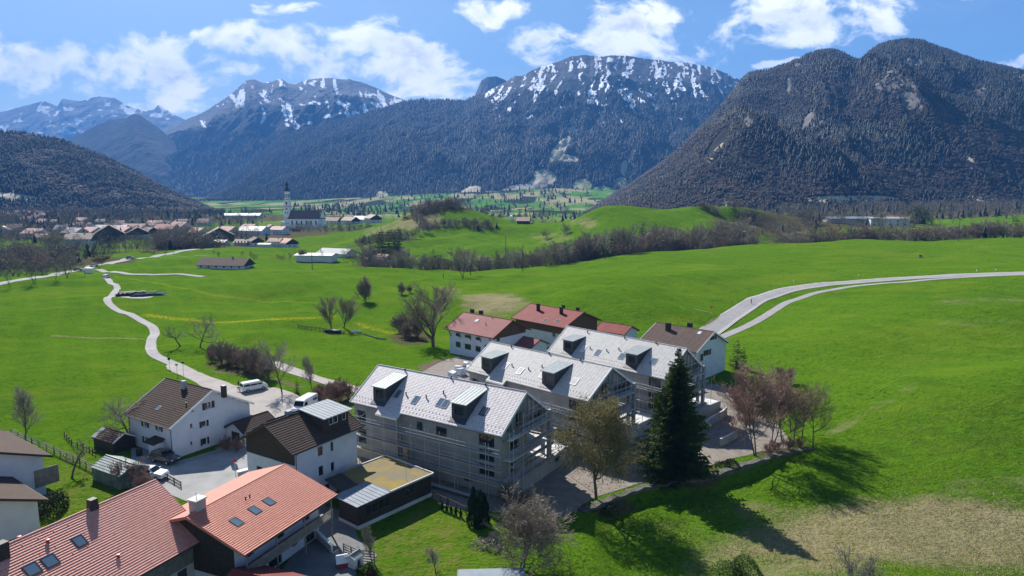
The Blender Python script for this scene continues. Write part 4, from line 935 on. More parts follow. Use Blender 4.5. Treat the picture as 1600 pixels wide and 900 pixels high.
# ---- the three new apartment blocks under construction
BLK = {'A': dict(c=(-9.54,97.76), th=-32.7, a=13.72, b=6.31, he=8.67, hr=12.96), 'B': dict(c=(5.98,113.48), th=-43.1, a=13.41, b=6.38, he=8.77, hr=12.80), 'C': dict(c=(20.86,126.43), th=-46.6, a=13.93, b=5.88, he=8.62, hr=13.00)}
LBL = {'A': 'first new apartment block in the row, raw grey walls and pinkish tiled roof', 'B': 'middle new apartment block in the row of three, pale tiled roof', 'C': 'rearmost new apartment block, pale tiled roof half hidden by the spruce'}
def block(k, dormpx, skypx, ventpx, nearwin, roofmat):
    p = BLK[k]; g = Gable('apartment_block', LBL[k], 'apartment building', og=.35, oe=.5, roof=roofmat, wall='brickwork_new', rt=.26, course=.26, lip=.026, verge='white_paint', group='new apartment blocks under construction', **p)
    L, B = g.L, g.B; PT = 2.2                     # podium height
    # openings in the long near wall
    for q in nearwin: o = g.op('near', *q); window(g.root, g.S['near'], *o, frame='anthracite', inset=.16, sill=False)
    for lv in range(3):                          # tall staircase-like windows by the near corner
        z0 = PT+.25+lv*2.05; o = (2*L-3.6, 2*L-1.1, z0, z0+1.55); g.ops['near'].append(o); window(g.root, g.S['near'], o[0], o[1], z0, o[3], frame='anthracite', inset=.18, sill=False, mull=1)
    # loggia cut out of both ends: wall planes are set back there
    near = g.S['near']; zt = g.zr(-B)
    g.ops['near'] += [(.45, 2.35, PT+.05, PT+2.35), (.45, 2.35, PT+2.9, PT+5.2)]
    if k == 'A': g.ops['near'] += [(2*L-6.2, 2*L-4.9, .9, 1.5)]
    R_ = g.S['right']; W_ = 2*B
    lo = W_*.56
    g.ops['right'] = [(lo, W_-.55, PT+.12, PT+2.75), (lo, W_-.55, PT+3.02, PT+5.6), (lo, W_-.55, PT+5.85, PT+7.2), (2.4, 3.6, PT+.3, PT+2.3), (2.2, 4.4, PT+3.4, PT+5.2), (W_*.30, W_*.44, PT+6.3, PT+8.2), (W_*.12, W_*.22, PT+6.2, PT+7.1)]
    g.ops['far'] = [(.55, 3.4, PT+.12, PT+2.75), (.55, 3.4, PT+3.02, PT+5.6), (8, 9.5, PT+.5, PT+2.2), (12, 13.5, PT+.5, PT+2.2)]
    g.walls(depth=.3)
    # inner partition behind the loggia and floor slabs
    mb = MB(); mb.box(L-3.6, L-3.4, .12*B, B-.3, PT, PT+6.6); mb.box(L-3.4, L-.32, .10*B, .12*B, PT, PT+6.6); mb.box(-L+2.6, -L+2.8, -B+.3, B-.3, PT, PT+6.3); mb.build('partition', MAT['brickwork_new'], g.root)
    for z in (PT+.0, PT+2.78, PT+5.62):
        mb = MB(); mb.box(-L+.3, L-.3, -B+.3, B-.3, z-.2, z+.02); mb.box(L+.01, L+1.15, -B+.6, B-.3, z-.16, z+.03); mb.build('floor_slab', MAT['concrete_pale'], g.root)
    for (x, y) in ((L+.95, B-.5),):
        mb = MB(); mb.box(x-.22, x+.22, y-.3, y+.3, 0, g.zr(y)+.1); mb.build('column', MAT['concrete'], g.root)
    # roof with small snow-guard hooks and a lower-reaching part over the stair bay
    def hooks(mb):
        mb.m = 1
        for x in np.arange(-g.a+.4, g.a-.3, .62):
            for yy in (-g.b+.35, -g.b+.95): z = g.hr+yy*(g.hr-g.he)/g.b; mb.box(x-.025, x+.025, yy-.03, yy+.03, z, z+.11)
        mb.m = 0
    g.roof(extra=hooks)
    s0, s1 = -.56*g.a, -.26*g.a; sl_ = (g.hr-g.he)/g.b; ext = .95
    mb = MB(); n = 2
    for i in range(n):
        y0 = -g.b-ext+ext*i/n; y1 = -g.b-ext+ext*(i+1)/n; za, zb = g.hr+y0*sl_, g.hr+y1*sl_
        mb.face([(s0,y0,za+.05),(s1,y0,za+.05),(s1,y1,zb+.02),(s0,y1,zb+.02)], [(s0, i*.4), (s1, i*.4), (s1, i*.4+.4), (s0, i*.4+.4)])
    z_ = g.hr-(g.b+ext)*sl_
    mb.m = 1; mb.hexa([(s0,-g.b-ext,z_-.2),(s1,-g.b-ext,z_-.2),(s1,-g.b+.02,g.he-.22),(s0,-g.b+.02,g.he-.22),(s0,-g.b-ext,z_+.012),(s1,-g.b-ext,z_+.012),(s1,-g.b+.02,g.he-.012),(s0,-g.b+.02,g.he-.012)])
    mb.build('bay_roof', [MAT[roofmat], MAT['white_paint']], g.root)
    mb = MB(); mb.box(s0+.4, s1-.4, -B-.9, -B-.003, -.4, z_+.1); mb.build('stair_bay', MAT['brickwork_new'], g.root)
    # open timbering in the right gable
    mb = MB()
    for y in np.linspace(-B*.8, B*.8, 9): mb.beam((L+.5, y, g.he-.9), (L+.5, y, g.zr(y)), .10, .12)
    for f in (.25, .5, .75): mb.beam((L+.5, -B*(1-f), g.he-.9+f*3.2), (L+.5, B*(1-f), g.he-.9+f*3.2), .10, .12)
    mb.beam((L+.5, -B, g.he-.9), (L+.5, B, g.he-.9), .18, .3)
    mb.build('gable_framing', MAT['wood_grey'], g.root)
    mb = MB()                                   # barge soffit boards
    for sg in (-1, 1): mb.beam((L+.2, sg*g.b*.98, g.he-.30), (L+.2, 0, g.hr-.30), .5, .07)
    mb.build('verge_board', MAT['wood_grey'], g.root)
    # dormers
    for (u, v) in dormpx:
        x, y = g.rpx(u, v); w = 1.3; yt = y; zt_ = g.hr+yt*sl_+.04; yf = -g.b+.9; zf = g.hr+yf*sl_; top = zf+2.35; fo = .3
        yb = yt; d = MB(); d.m = 0
        P = lambda X, Y, Z: (X, Y, Z)
        # front and cheeks
        fr = Side((x-w, yf), (x+w, yf)); wall_faces(d, fr, zf-.35, top-.02, [(.6, 2.0, zf+.6, zf+1.75)], (), .12)
        for sx in (-1, 1):
            tri = [(x+sx*w, yf, zf-.35), (x+sx*w, yb, zt_-.35), (x+sx*w, yb, zt_-.03), (x+sx*w, yf, top-.02)]
            d.face(tri if sx > 0 else tri[::-1])
        do = d.build('dormer', MAT['anthracite'], g.root)
        window(do, fr, .6, 2.0, zf+.6, zf+1.75, frame='black_paint', inset=.06, sill=False, mull=1)
        r_ = MB(); ez = top-.02-fo*((zt_-top)/(yb-yf)); A_ = (x-w-.12, yf-fo, ez); B_ = (x+w+.12, yf-fo, ez); C_ = (x+w+.12, yb, zt_); D_ = (x-w-.12, yb, zt_)
        seam_panel(r_, [A_, B_, C_, D_], 5)
        lo_ = lambda q: (q[0], q[1], q[2]-.12)
        r_.face([lo_(A_), lo_(B_), B_, A_]); r_.face([lo_(D_), lo_(C_), lo_(B_), lo_(A_)]); r_.face([lo_(B_), lo_(C_), C_, B_]); r_.face([A_, D_, lo_(D_), lo_(A_)])
        r_.build('dormer_roof', MAT['standing_seam'], do)
        fl = MB(); fl.hexa([(x-w-.1, -g.b+.25, g.hr+(-g.b+.25)*sl_+.02), (x+w+.1, -g.b+.25, g.hr+(-g.b+.25)*sl_+.02), (x+w+.1, yf, zf+.02), (x-w-.1, yf, zf+.02), (x-w-.1, -g.b+.25, g.hr+(-g.b+.25)*sl_+.075), (x+w+.1, -g.b+.25, g.hr+(-g.b+.25)*sl_+.075), (x+w+.1, yf, zf+.075), (x-w-.1, yf, zf+.075)])
        fl.build('lead_apron', MAT['anthracite'], do)
    for (u, v, w, gl, mt) in skypx: x, y = g.rpx(u, v); g.roofbox(x, y, w, 1.5, mat=mt, glass=gl)
    for (u, v) in ventpx: x, y = g.rpx(u, v); g.vent(x, y)
    g.gutter('steel', (('near', 1),))
    mb = MB(); mb.tube([(-L+3.1, -g.b, g.he-.1), (-L+3.5, -B-.7, g.he-.5), (-L+2.6, -B-.9, g.he-1.6), (-L+1.2, -B-.8, g.he-1.9)], .09, 6); mb.build('drain_hose', MAT['metal_seam'], g.root)
    return g
def scaffold(g, label, near=True, gable=True, glevels=(2.2, 4.2, 6.2), full=True):
    root = thing('scaffolding', label, 'scaffolding', (g.c[0], g.c[1], g.z0), g.th, 'scaffolds around the new apartment blocks')
    L, B = g.L, g.B
    def pole(x, y, z0, z1): mb = MB(); mb.tube([(x, y, z0), (x, y, z1)], .042, 5); mb.build('standard', MAT['steel'], root)
    def rail(p, q): mb = MB(); mb.tube([p, q], .032, 4); mb.build('guard_rail', MAT['steel'], root)
    def deck(p, q, w, nrm):
        mb = MB(); p = Vector(p); q = Vector(q); n = Vector((*nrm, 0)); k = int((q-p).length/2.5)+1
        for i in range(k):
            a = p.lerp(q, i/k); c = p.lerp(q, (i+1)/k); c = a+(c-a)*.985
            mb.hexa([a, c, c+n*w, a+n*w, a+Vector((0,0,.09)), c+Vector((0,0,.09)), c+n*w+Vector((0,0,.09)), a+n*w+Vector((0,0,.09))])
        mb.build('deck', MAT['deck_plank'], root)
    if near:
        y0, y1 = -B-1.15, -B-1.8
        xs = np.arange(-L, L+.1, 2.55)
        for x in xs: pole(x, y1, 0, g.he-.9)
        for x in xs[::2]: pole(x, y0, 0, g.he-1.1)
        for z in glevels:
            deck((-L, y1, z), (L+1.2, y1, z), .62, (0, 1))
            for h in (.5, 1.0): rail((-L, y1, z+h), (L+.9, y1, z+h))
            mb = MB(); mb.beam((-L, y1, z+.13), (L+1.2, y1, z+.13), .03, .15); mb.build('toe_board', MAT['wood_new' if z < 3 else 'deck_plank'], root)
    if gable:
        x0, x1 = L+1.3, L+1.95
        ys = np.linspace(-B, B+.6, 6)
        for y in ys: top = g.zr(y*.95)+.6; pole(x1, y, 0 if y < B*.3 else 2.2, top)
        for y in ys[::2]: pole(x0, y, 2.2, g.zr(y*.95))
        for z in (2.4, 4.4, 6.4, 8.4):
            hw = B if z < 8 else B*.62
            deck((x1, -hw, z), (x1, hw, z), .6, (-1, 0))
            for h in (.5, 1.0): rail((x1, -hw, z+h), (x1, hw, z+h))
        for z in (9.6, 10.6, 11.3): hw = B*(g.hr-z)/(g.hr-g.he)*.95; rail((x1, -hw, z), (x1, hw, z))
        rail((x1, -B, 2.4), (x1, -B+2.6, 4.4)); rail((x1, 0, 4.4), (x1, 2.6, 6.4))
    return root
gA = block('A', [(626,584),(749,606)], [(649.5,625),] and [(649.5,625,.95,'blue_glass','metal_seam'), (688,629,.95,'blue_glass','metal_seam'), (696.5,631.5,.95,'blue_glass','metal_seam'), (756.5,643,1.1,'skylight_glass','black_paint'), (622,616,.9,'blue_glass','metal_seam')],
           [(633,580),(705,592),(634.5,617),(666,622),(693,615),(759,603)], [(651,659,660,672),(681,667,698,681)], 'tiles_new')
gB = block('B', [(786,549),(885,566)], [(813,580,1.0,'concrete_pale','white_paint'), (850,586,1.4,'concrete_pale','white_paint'), (898,596,1.2,'concrete_pale','white_paint'), (790,572,.9,'concrete_pale','white_paint')],
           [(799,543),(858,554),(907,564),(800,572),(826,578),(847,574)], [], 'tiles_new_grey')
gC = block('C', [(907,524),(1008,541)], [(934,551,1.0,'blue_glass','metal_seam'), (972,557,1.2,'blue_glass','metal_seam'), (1021,565,1.2,'blue_glass','metal_seam'), (912,545,.9,'concrete_pale','white_paint')],
           [(918,520),(976,529),(1025,537),(922,545),(948,549),(967,547)], [], 'tiles_new_grey')
scaffold(gA, 'steel scaffold along the first apartment block, decks below the dormers')
scaffold(gB, 'steel scaffold round the gable of the middle apartment block')
scaffold(gC, 'steel scaffold on the rearmost apartment block beside the brown-roofed house', near=True)
# podium (basement) between and beside the blocks: one per block
def podium(g, far, right, label, holes=()):
    root = thing('basement_podium', label, 'basement', (g.c[0], g.c[1], 0), g.th, 'concrete podiums of the new blocks')
    L, B = g.L, g.B; x1 = L+right; S1 = Side((x1, -B+.15), (x1, B+far)); mb = MB()
    wall_faces(mb, S1, -.5, 2.18, list(holes), (), .3)
    S2 = Side((L+.02, -B+.15), (x1, -B+.15)); wall_faces(mb, S2, -.5, 2.18, [], (), .3)
    S3 = Side((x1, B+far), (-L, B+far)); wall_faces(mb, S3, -.5, 2.18, [], (), .3); S4 = Side((-L, B+far), (-L, B+.02)); wall_faces(mb, S4, -.5, 2.18, [], (), .3)
    mb.build('podium_wall', MAT['concrete'], root)
    mb = MB(); mb.face([(-L, B+.02, 2.16), (x1-.2, B+.02, 2.16), (x1-.2, B+far, 2.16), (-L, B+far, 2.16)]); mb.face([(L+.02, -B+.15, 2.16), (x1-.2, -B+.15, 2.16), (x1-.2, B+.02, 2.16), (L+.02, B+.02, 2.16)])
    mb.build('terrace', MAT['concrete_pale'], root)
    mb = MB(); mb.box(x1-.2, x1, -B+.15, B+far, 2.181, 2.32); mb.build('parapet', MAT['concrete'], root)
    return root
podium(gA, 10.2, 1.6, 'long concrete podium below the first block with small dark openings', [(11.6, 13.0, 1.0, 1.75), (17.2, 18.6, 1.0, 1.75)])
podium(gB, 9.0, 1.6, 'concrete podium of the middle block behind the birch')
podium(gC, 3.0, 2.6, 'concrete podium of the rearmost block beside the spruce')

# ---- white house with the brown roof (left)
def hinge(name, *a, **k): return Gable(name, *a, **k)
h1 = Gable('house', 'white three-storey house with brown tiled roof and dark shutters beside the lane', 'house', (-52.53,107.62), -32.7, 6.43, 7.37, 5.02, 9.15, og=.45, oe=.55, roof='tiles_brown', verge='white_paint')
def wins(g, side, lst, **kw):
    for q in lst:
        sh = q[4] if len(q) > 4 else None; o = g.op(side, *q[:4]); window(g.root, g.S[side], *o, shutters=sh, **kw)
wins(h1, 'near', [(224,659.5,230,667,'wood_dark'), (246,665,251.5,673,'wood_dark'), (225.5,683,231,693,'wood_dark')])
wins(h1, 'right', [(320.5,628,330.5,639,'wood_dark'), (299,637.5,303,643.5), (315,657.5,322.5,667,'wood_dark'), (297,661.5,301.5,669), (316.5,684,323.5,695,'wood_dark'), (297.5,689,301.5,696)])
h1.walls(); h1.roof(); h1.gutter(down=(('near', 1), ('near', -1)))
x, y = h1.rpx(287.5, 607); h1.chimney(x, y, .75, .6, 1.3, 'plaster_grey'); x, y = h1.rpx(316, 604, True); h1.chimney(x, 1.4, .7, .6, 1.0, 'black_paint')
x, y = h1.rpx(248, 637.5); h1.roofbox(x, y, .7, .9, mat='metal_seam', glass='blue_glass')
for q in ((291,633),(284,612)): x, y = h1.rpx(*q); h1.vent(x, y)
mb = MB(); S = h1.S['near']; x0, _ = S.L-3.9, 0; S.box(mb, x0, x0+1.9, .002, 1.5, -.3, 2.35); mb.build('porch', MAT['plaster_white'], h1.root)
mb = MB(); mb.hexa([S.P(x0-.7,1.9,2.3), S.P(x0+2.1,1.9,2.3), S.P(x0+2.1,.01,2.75), S.P(x0-.7,.01,2.75), S.P(x0-.7,1.9,2.42), S.P(x0+2.1,1.9,2.42), S.P(x0+2.1,.01,2.87), S.P(x0-.7,.01,2.87)]); mb.build('porch_roof', MAT['tiles_brown'], h1.root)
mb = MB(); S.box(mb, x0-1.15, x0-.15, .005, .06, 0, 2.1); dd_ = mb.build('door', MAT['wood_dark'], h1.root); mb = MB(); S.box(mb, x0-.3, x0-.24, .06, .1, 1.0, 1.12); mb.build('handle', MAT['steel'], dd_)
mb = MB()
for yy in np.linspace(-6.2, 6.2, 6): mb.beam((h1.L-.1, yy, h1.zr(yy)-.02), (h1.a, yy, h1.zr(yy)-.02), .12, .16)
mb.build('rafter_end', MAT['wood_dark'], h1.root)
# annex with garage
def local_pt(g, u, v, z): p = g.Mi @ Vector(unproj(u, v, z)); return p.x, p.y
S = h1.S['right']
mb = MB()
ax0, ax1 = h1.S['right'].L-4.6, h1.S['right'].L+2.2
an = Gable('garage_annex', 'low garage annex with dark lean-to roof beside the white shuttered house', 'garage', tuple((h1.M @ Vector((h1.L+2.4, h1.F_-1.6, 0)))[:2]), -32.7+90, 3.3, 2.6, 2.35, 3.7, og=.3, oe=.3, roof='tiles_brown', wall='plaster_white', verge='wood_dark')
an.ops['left'].append((1.2, 3.4, -.1, 2.0)); an.ops['near'].append((4.3, 5.0, 1.2, 2.0)); an.walls(); an.roof()
window(an.root, an.S['near'], 4.3, 5.0, 1.2, 2.0, frame='wood_dark')
mb = MB(); an.S['left'].box(mb, 1.2, 3.4, -.18, -.12, -.1, 2.0)
for i in range(4): an.S['left'].box(mb, 1.25+i*.55, 1.75+i*.55, -.12, -.09, .05, 1.95)
mb.build('garage_door', MAT['wood_dark'], an.root)

# ---- white house with metal dormer (centre left)
h2 = Gable('house', 'tall white house with brown tiled roof and a wide metal-roofed dormer', 'house', (-28.38,88.87), 58.3, 6.15, 5.18, 7.73, 10.65, og=.75, oe=.5, roof='tiles_brown_warm', verge='wood_dark')
wins(h2, 'near', [(496.5,697.5,504.5,711.5), (516.5,690.5,521,704.5), (498,728,505.5,743), (517,722,522.5,736), (508,756,515.5,768)], frame='wood_dark')
wins(h2, 'left', [(400,698,416,712), (428,706,445,721), (401,729,410,735)], frame='wood_dark')
h2.walls(); h2.roof(); h2.gutter(down=(('near', -1),))
mb = MB(); S = h2.S['left']                      # dark timber cladding of the gable, with boards
for i in range(46):
    x = S.L*i/46; xm = x+S.L/92; t_ = h2.F_-xm; zt_ = h2.zr(t_)-.03
    S.box(mb, x+.01, x+S.L/46-.01, .004, .05, 5.95 if i % 2 else 5.9, zt_)
mb.build('gable_cladding', MAT['wood_dark'], h2.root)
dx0, dx1 = -.5, 4.2                             # dormer along the ridge
x_, y_ = h2.rpx(505, 680); yf = -4.0; zf = h2.hr+yf*(h2.hr-h2.he)/h2.b; top = zf+2.1
x0 = h2.rpx(473, 665)[0]; 
sA, sB = .1, 4.6; d = MB(); fr = Side((sA, yf), (sB, yf)); ow = [(1.0, 1.75, zf+.75, zf+1.75), (1.85, 2.6, zf+.75, zf+1.75), (3.4, 4.1, zf+.75, zf+1.75)]
wall_faces(d, fr, zf-.2, top, ow, (), .1)
for X, fl in ((sA, 1), (sB, 0)):
    q = [(X, yf, zf-.2), (X, -.25, h2.hr-.35), (X, -.25, h2.hr+.12), (X, yf, top)]; d.face(q[::-1] if fl else q)
do = d.build('dormer', MAT['wood_dark'], h2.root)
for o in ow: window(do, fr, *o, inset=.04, sill=False, mull=0)
r_ = MB(); A_, B_, C_, D_ = (sA-.4, yf-.55, top-.02), (sB+.4, yf-.55, top-.02), (sB+.4, .35, h2.hr+.42), (sA-.4, .35, h2.hr+.42); seam_panel(r_, [A_, B_, C_, D_], 8)
lo_ = lambda q: (q[0], q[1], q[2]-.14)
r_.face([lo_(D_), lo_(C_), lo_(B_), lo_(A_)]); r_.face([lo_(A_), lo_(B_), B_, A_]); r_.face([A_, D_, lo_(D_), lo_(A_)]); r_.face([lo_(B_), lo_(C_), C_, B_]); r_.face([D_, C_, lo_(C_), lo_(D_)])
r_.build('dormer_roof', MAT['metal_seam'], do)
h2.chimney(-1.6, .7, .75, .7, .9, 'metal_seam')
r_ = MB(); seam_panel(r_, [(1.6, 4.9, h2.zr(4.9)+.7), (-4.6, 4.9, h2.zr(4.9)+.7), (-4.6, .9, h2.hr+.0), (1.6, .9, h2.hr+.0)], 12); r_.face([(1.6,4.9,h2.zr(4.9)+.6), (-4.6,4.9,h2.zr(4.9)+.6), (-4.6,.9,h2.hr-.1), (1.6,.9,h2.hr-.1)]); r_.build('rear_dormer_roof', MAT['metal_seam'], h2.root)
mb = MB(); mb.box(-4.3, 1.3, .95, 4.4, h2.hr-2.3, h2.zr(4.4)+.65); mb.build('rear_dormer', MAT['wood_dark'], h2.root)

# ---- flat-roofed dark timber garage with moss roof
P = {k: unproj(u, v, 3.1)[:2] for k, (u, v) in dict(e=(673,740), s=(558,789.5), w=(524.5,772), n=(551,709)).items()}
ex = (P['e']-P['s']); lx = np.linalg.norm(ex); ex /= lx; ny = np.array([-ex[1], ex[0]]); dpt = 6.6
gr = thing('flat_garage', 'dark timber garage with a moss and gravel flat roof beside the white house', 'garage', (*P['s'], 0), math.atan2(ex[1], ex[0]))
S = Side((0, 0), (lx, 0)); mb = MB(); ow = [(1.3, 3.1, 1.25, 2.45), (3.25, 5.1, 1.25, 2.45), (7.6, 9.0, 1.55, 2.5), (11.2, 12.4, 1.6, 2.5)]; ow = [o for o in ow if o[1] < lx]
wall_faces(mb, S, .45, 2.95, ow, (), .15)
for q in (((lx, 0), (lx, dpt+2.6)), ((lx, dpt+2.6), (4.2, dpt+2.6)), ((4.2, dpt+2.6), (4.2, 3.6)), ((4.2, 3.6), (0, 3.6)), ((0, 3.6), (0, 0))): wall_faces(mb, Side(*q), .45, 2.95, [], (), .1)
for x in np.arange(.1, lx, .19):
    if not any(o[0]-.1 < x < o[1]+.1 for o in ow): S.box(mb, x, x+.05, .002, .03, .5, 2.9)
mb.build('wall', MAT['wood_dark'], gr)
for o in ow: window(gr, S, *o, frame='wood_brown', inset=.1, sill=False)
mb = MB(); mb.prism([(-.02, -.12), (lx+.12, -.12), (lx+.12, dpt+2.7), (4.1, dpt+2.7), (4.1, 3.7), (-.02, 3.7)], -.5, .448); mb.build('plinth', MAT['concrete_pale'], gr)
x4 = 4.9
mb = MB(); mb.prism([(x4, -.25), (lx+.25, -.25), (lx+.25, dpt+2.85), (x4-1.0, dpt+2.85), (x4-1.0, 3.9), (x4, 3.9)], 2.953, 3.1); mb.build('roof', MAT['sedum'], gr)
mb = MB()
for a_, b_ in (((x4, -.25), (lx+.25, -.25)), ((lx+.25, -.25), (lx+.25, dpt+2.85)), ((lx+.25, dpt+2.85), (x4+3.2, dpt+2.85))): mb.beam((*a_, 3.14), (*b_, 3.14), .16, .20)
mb.build('roof_edge', MAT['concrete_pale'], gr)
mb = MB(); mb.beam((x4+3.1, dpt+2.85, 3.16), (x4-1.0, dpt+2.85, 3.16), .35, .22); mb.build('roof_edge', MAT['metal_seam'], gr)
mb = MB(); seam_panel(mb, [(-.3, -.3, 3.02), (x4, -.3, 3.12), (x4, 4.4, 3.2), (-.3, 4.4, 3.1)][::1], 8, .045, .05); mb.box(-.28, x4-.02, -.28, 4.38, 2.955, 3.0); mb.build('metal_roof', MAT['metal_blue_grey'], gr)
mb = MB(); mb.tube([(lx-3.4, 1.0, 3.1), (lx-3.4, 1.0, 5.2)], .02, 5); mb.build('lightning_rod', MAT['steel'], gr)
mb = MB(); mb.hexa([(1.4, 4.6, 2.7), (4.0, 4.6, 2.7), (4.0, 8.4, 3.4), (1.4, 8.4, 3.4), (1.4, 4.6, 2.85), (4.0, 4.6, 2.85), (4.0, 8.4, 3.55), (1.4, 8.4, 3.55)]); mb.build('entrance_canopy', MAT['wood_dark'], gr)

# ---- two buildings with red tiled roofs in front
r1 = Gable('barn', 'long building under a big red tiled roof with three skylights and a chimney', 'building', (-43.7,56.5), 66.0, 14, 7.44, 4.8, 9.57, og=.5, oe=1.0, bf=6.2, roof='tiles_red', wall='plaster_cream', verge='tiles_red', course=.27, lip=.09)
r1.ops['near'] += [(24.2, 25.4, 1.1, 2.3), (20.6, 21.8, 1.1, 2.3)]
for o in r1.ops['near']: window(r1.root, r1.S['near'], *o, frame='wood_brown')
r1.walls()
def hooks(mb, g=r1):
    for row in np.arange(.6, 7.2, 1.25):
        for x in np.arange(-13.4, 13.6, 1.35): yy = -row; z = g.hr-(g.hr-g.he)*row/g.b; xx = x+(.67 if int(row/1.25) % 2 else 0); mb.box(xx-.04, xx+.04, yy-.04, yy+.02, z+.02, z+.12)
r1.roof(extra=hooks); r1.gutter('copper_gutter', (('near', 1),))
for (u, v, w) in ((124,846,1.0), (78,877,1.15), (50,890,1.15)): x, y = r1.rpx(u, v); r1.roofbox(x, y, w, 1.25, mat='black_paint', glass='blue_glass', h1=.14)
x, y = r1.rpx(145, 793); r1.chimney(x, y, .8, .8, .9, 'dark_plastic', taper=.15, label='dark slate-clad chimney'); x, y = r1.rpx(3, 870); r1.chimney(x, y, .9, .8, 1.3, 'dark_plastic')
for q in ((75,848),(185,871),(30,838)): x, y = r1.rpx(*q); r1.vent(x, y, .25, .12, 'red_paint')

mb = MB()
for i in range(60): x = 14+i*.22; r1.S['near'].box(mb, x, x+.2, .004, .04, 2.45, r1.zr(-r1.B)-.05)
mb.build('timber_cladding', MAT['wood_grey'], r1.root)
r2 = Gable('house', 'house with an orange-red tiled roof, three skylights in a row and a long balcony', 'house', (-30.0,71.5), 67.5, 7.25, 7.45, 5.1, 7.62, og=.7, oe=2.1, bf=5.8, roof='tiles_orange', wall='plaster_white', verge='tiles_orange', course=.27, lip=.09)
L2 = r2.S['near'].L
for o in ((1.2, 2.6, .1, 2.2), (4.6, 6.6, .1, 2.2), (8.3, 9.2, .9, 2.0), (10.6, 12.2, .1, 2.2), (1.6, 2.7, 3.1, 4.0), (6.0, 7.2, 2.9, 4.0), (10.2, 11.4, 2.9, 4.0)):
    if o[1] < L2: r2.ops['near'].append(o); window(r2.root, r2.S['near'], *o, frame='wood_brown', sill=False)
r2.walls()
def hooks(mb, g=r2):
    for row in np.arange(.6, 7.2, 1.25):
        for x in np.arange(-6.8, 7.0, 1.35): yy = -row; z = g.hr-(g.hr-g.he)*row/g.b; xx = x+(.67 if int(row/1.25) % 2 else 0); mb.box(xx-.04, xx+.04, yy-.04, yy+.02, z+.02, z+.12)
r2.roof(extra=hooks); r2.gutter('copper_gutter', (('near', 1),))
for (u, v) in ((369.5,816.5), (398,798), (420,784.5)): x, y = r2.rpx(u, v); r2.roofbox(x, y, .95, 1.3, mat='black_paint', glass='blue_glass', h1=.13)
for q in ((384,782),(390.5,778.5)): x, y = r2.rpx(*q); r2.vent(x, y, .3, .07, 'dark_plastic')

mb = MB(); S = r2.S['left']
for i in range(50):
    x = S.L*i/50; xm = x+S.L/100; S.box(mb, x+.01, x+S.L/50-.01, .004, .05, 1.6, r2.zr(r2.F_-xm)-.03)
mb.build('gable_cladding', MAT['wood_dark'], r2.root)
bal = MB(); yb0, yb1 = -r2.B-1.6, -r2.B-.01; bal.box(-r2.L, r2.L+.4, yb0, yb1, 2.35, 2.5); bo = bal.build('balcony', MAT['wood_grey'], r2.root)
mb = MB()
for z in (2.62, 2.82, 3.02, 3.22, 3.4): mb.box(-r2.L, r2.L+.4, yb0-.04, yb0+.0, z-.07, z+.07)
mb.build('railing', MAT['wood_grey'], bo)
for x in (-r2.L+.1, -2.2, 2.2, r2.L+.3): mb = MB(); mb.box(x-.07, x+.07, yb0+.05, yb0+.2, -.3, r2.he-.35+.6); mb.build('post', MAT['wood_grey'], r2.root)
mb = MB(); cx_, cy_ = (r2.Mi @ Vector(pt(322, 790, 75)))[:2]
# white chimney in the valley between the two roofs
cp = unproj(309, 796, 7.6); ch = thing('chimney_stack', 'white plastered chimney standing between the two red roofs', 'chimney', (cp[0], cp[1], 0), R(66))
mb = MB(); mb.hexa([(-.55,-.5,4.5),(.55,-.5,4.5),(.55,.5,4.5),(-.55,.5,4.5),(-.6,-.55,8.7),(.6,-.55,8.7),(.6,.55,8.7),(-.6,.55,8.7)]); mb.build('shaft', MAT['plaster_grey'], ch)
mb = MB(); mb.box(-.72, .72, -.66, .66, 8.703, 8.85); mb.build('cap', MAT['concrete_pale'], ch)
mb = MB(); mb.tube([(0, .1, 8.85), (0, .1, 9.5)], .03, 6); mb.build('flue_pipe', MAT['steel'], ch)

# ---- farm houses behind the blocks
hC = Gable('farmhouse', 'white farmhouse with a pinkish red metal roof beside the big bare tree', 'house', (-6.18,169.1), -41.9, 8.57, 6.94, 5.78, 9.09, og=1.0, oe=1.0, roof='metal_pink', verge='metal_red', course=3)
wins(hC, 'near', [(712,534,719.5,542.5), (726,537.5,736,546), (743,541,751,549.5), (757,539,763,546), (712,520.5,719,525.5), (726,523.5,736,528), (743,527,751,531.5)], frame='wood_dark', inset=.08)
wins(hC, 'right', [(776,525,781,533)], frame='wood_dark', inset=.08)
hC.walls(z_low=-1.2); hC.roof()
mb = MB(); S = hC.S['right']
for i in range(40): x = S.L*i/40; xm = x+S.L/80; S.box(mb, x+.01, x+S.L/40-.01, .004, .05, 5.1, hC.zr(xm-hC.B)-.03)
mb.build('gable_cladding', MAT['wood_brown'], hC.root)
mb = MB()
for x in np.linspace(-hC.L+.5, hC.L-.5, 5): mb.beam((x, -hC.B, 3.9), (x, -hC.b+.1, hC.zr(-hC.b)+.05), .14)
mb.build('eave_bracket', MAT['wood_brown'], hC.root)
for (u, v) in ((743,494),(756,496)): x, y = hC.rpx(u, v, True); hC.chimney(x, 1.2, .9, .7, 1.5, 'black_paint')
x, y = hC.rpx(745, 501); hC.roofbox(x, y, 1.1, 1.2, mat='metal_seam', glass='concrete_pale')
for q in ((769,497),(759,507.5)): x, y = hC.rpx(*q); hC.vent(x, y)
hD = Gable('farmhouse', 'long dark timber house with a red metal roof and four black chimneys', 'house', (12.08,184.24), -46.2, 9.89, 7.66, 5.51, 8.68, og=1.0, oe=.9, roof='metal_red', wall='plaster_white', verge='metal_red', course=3)
wins(hD, 'near', [(863,519,868,526)], frame='wood_dark', inset=.08)
hD.walls(z_low=-1.5); hD.roof()
mb = MB(); S = hD.S['right']
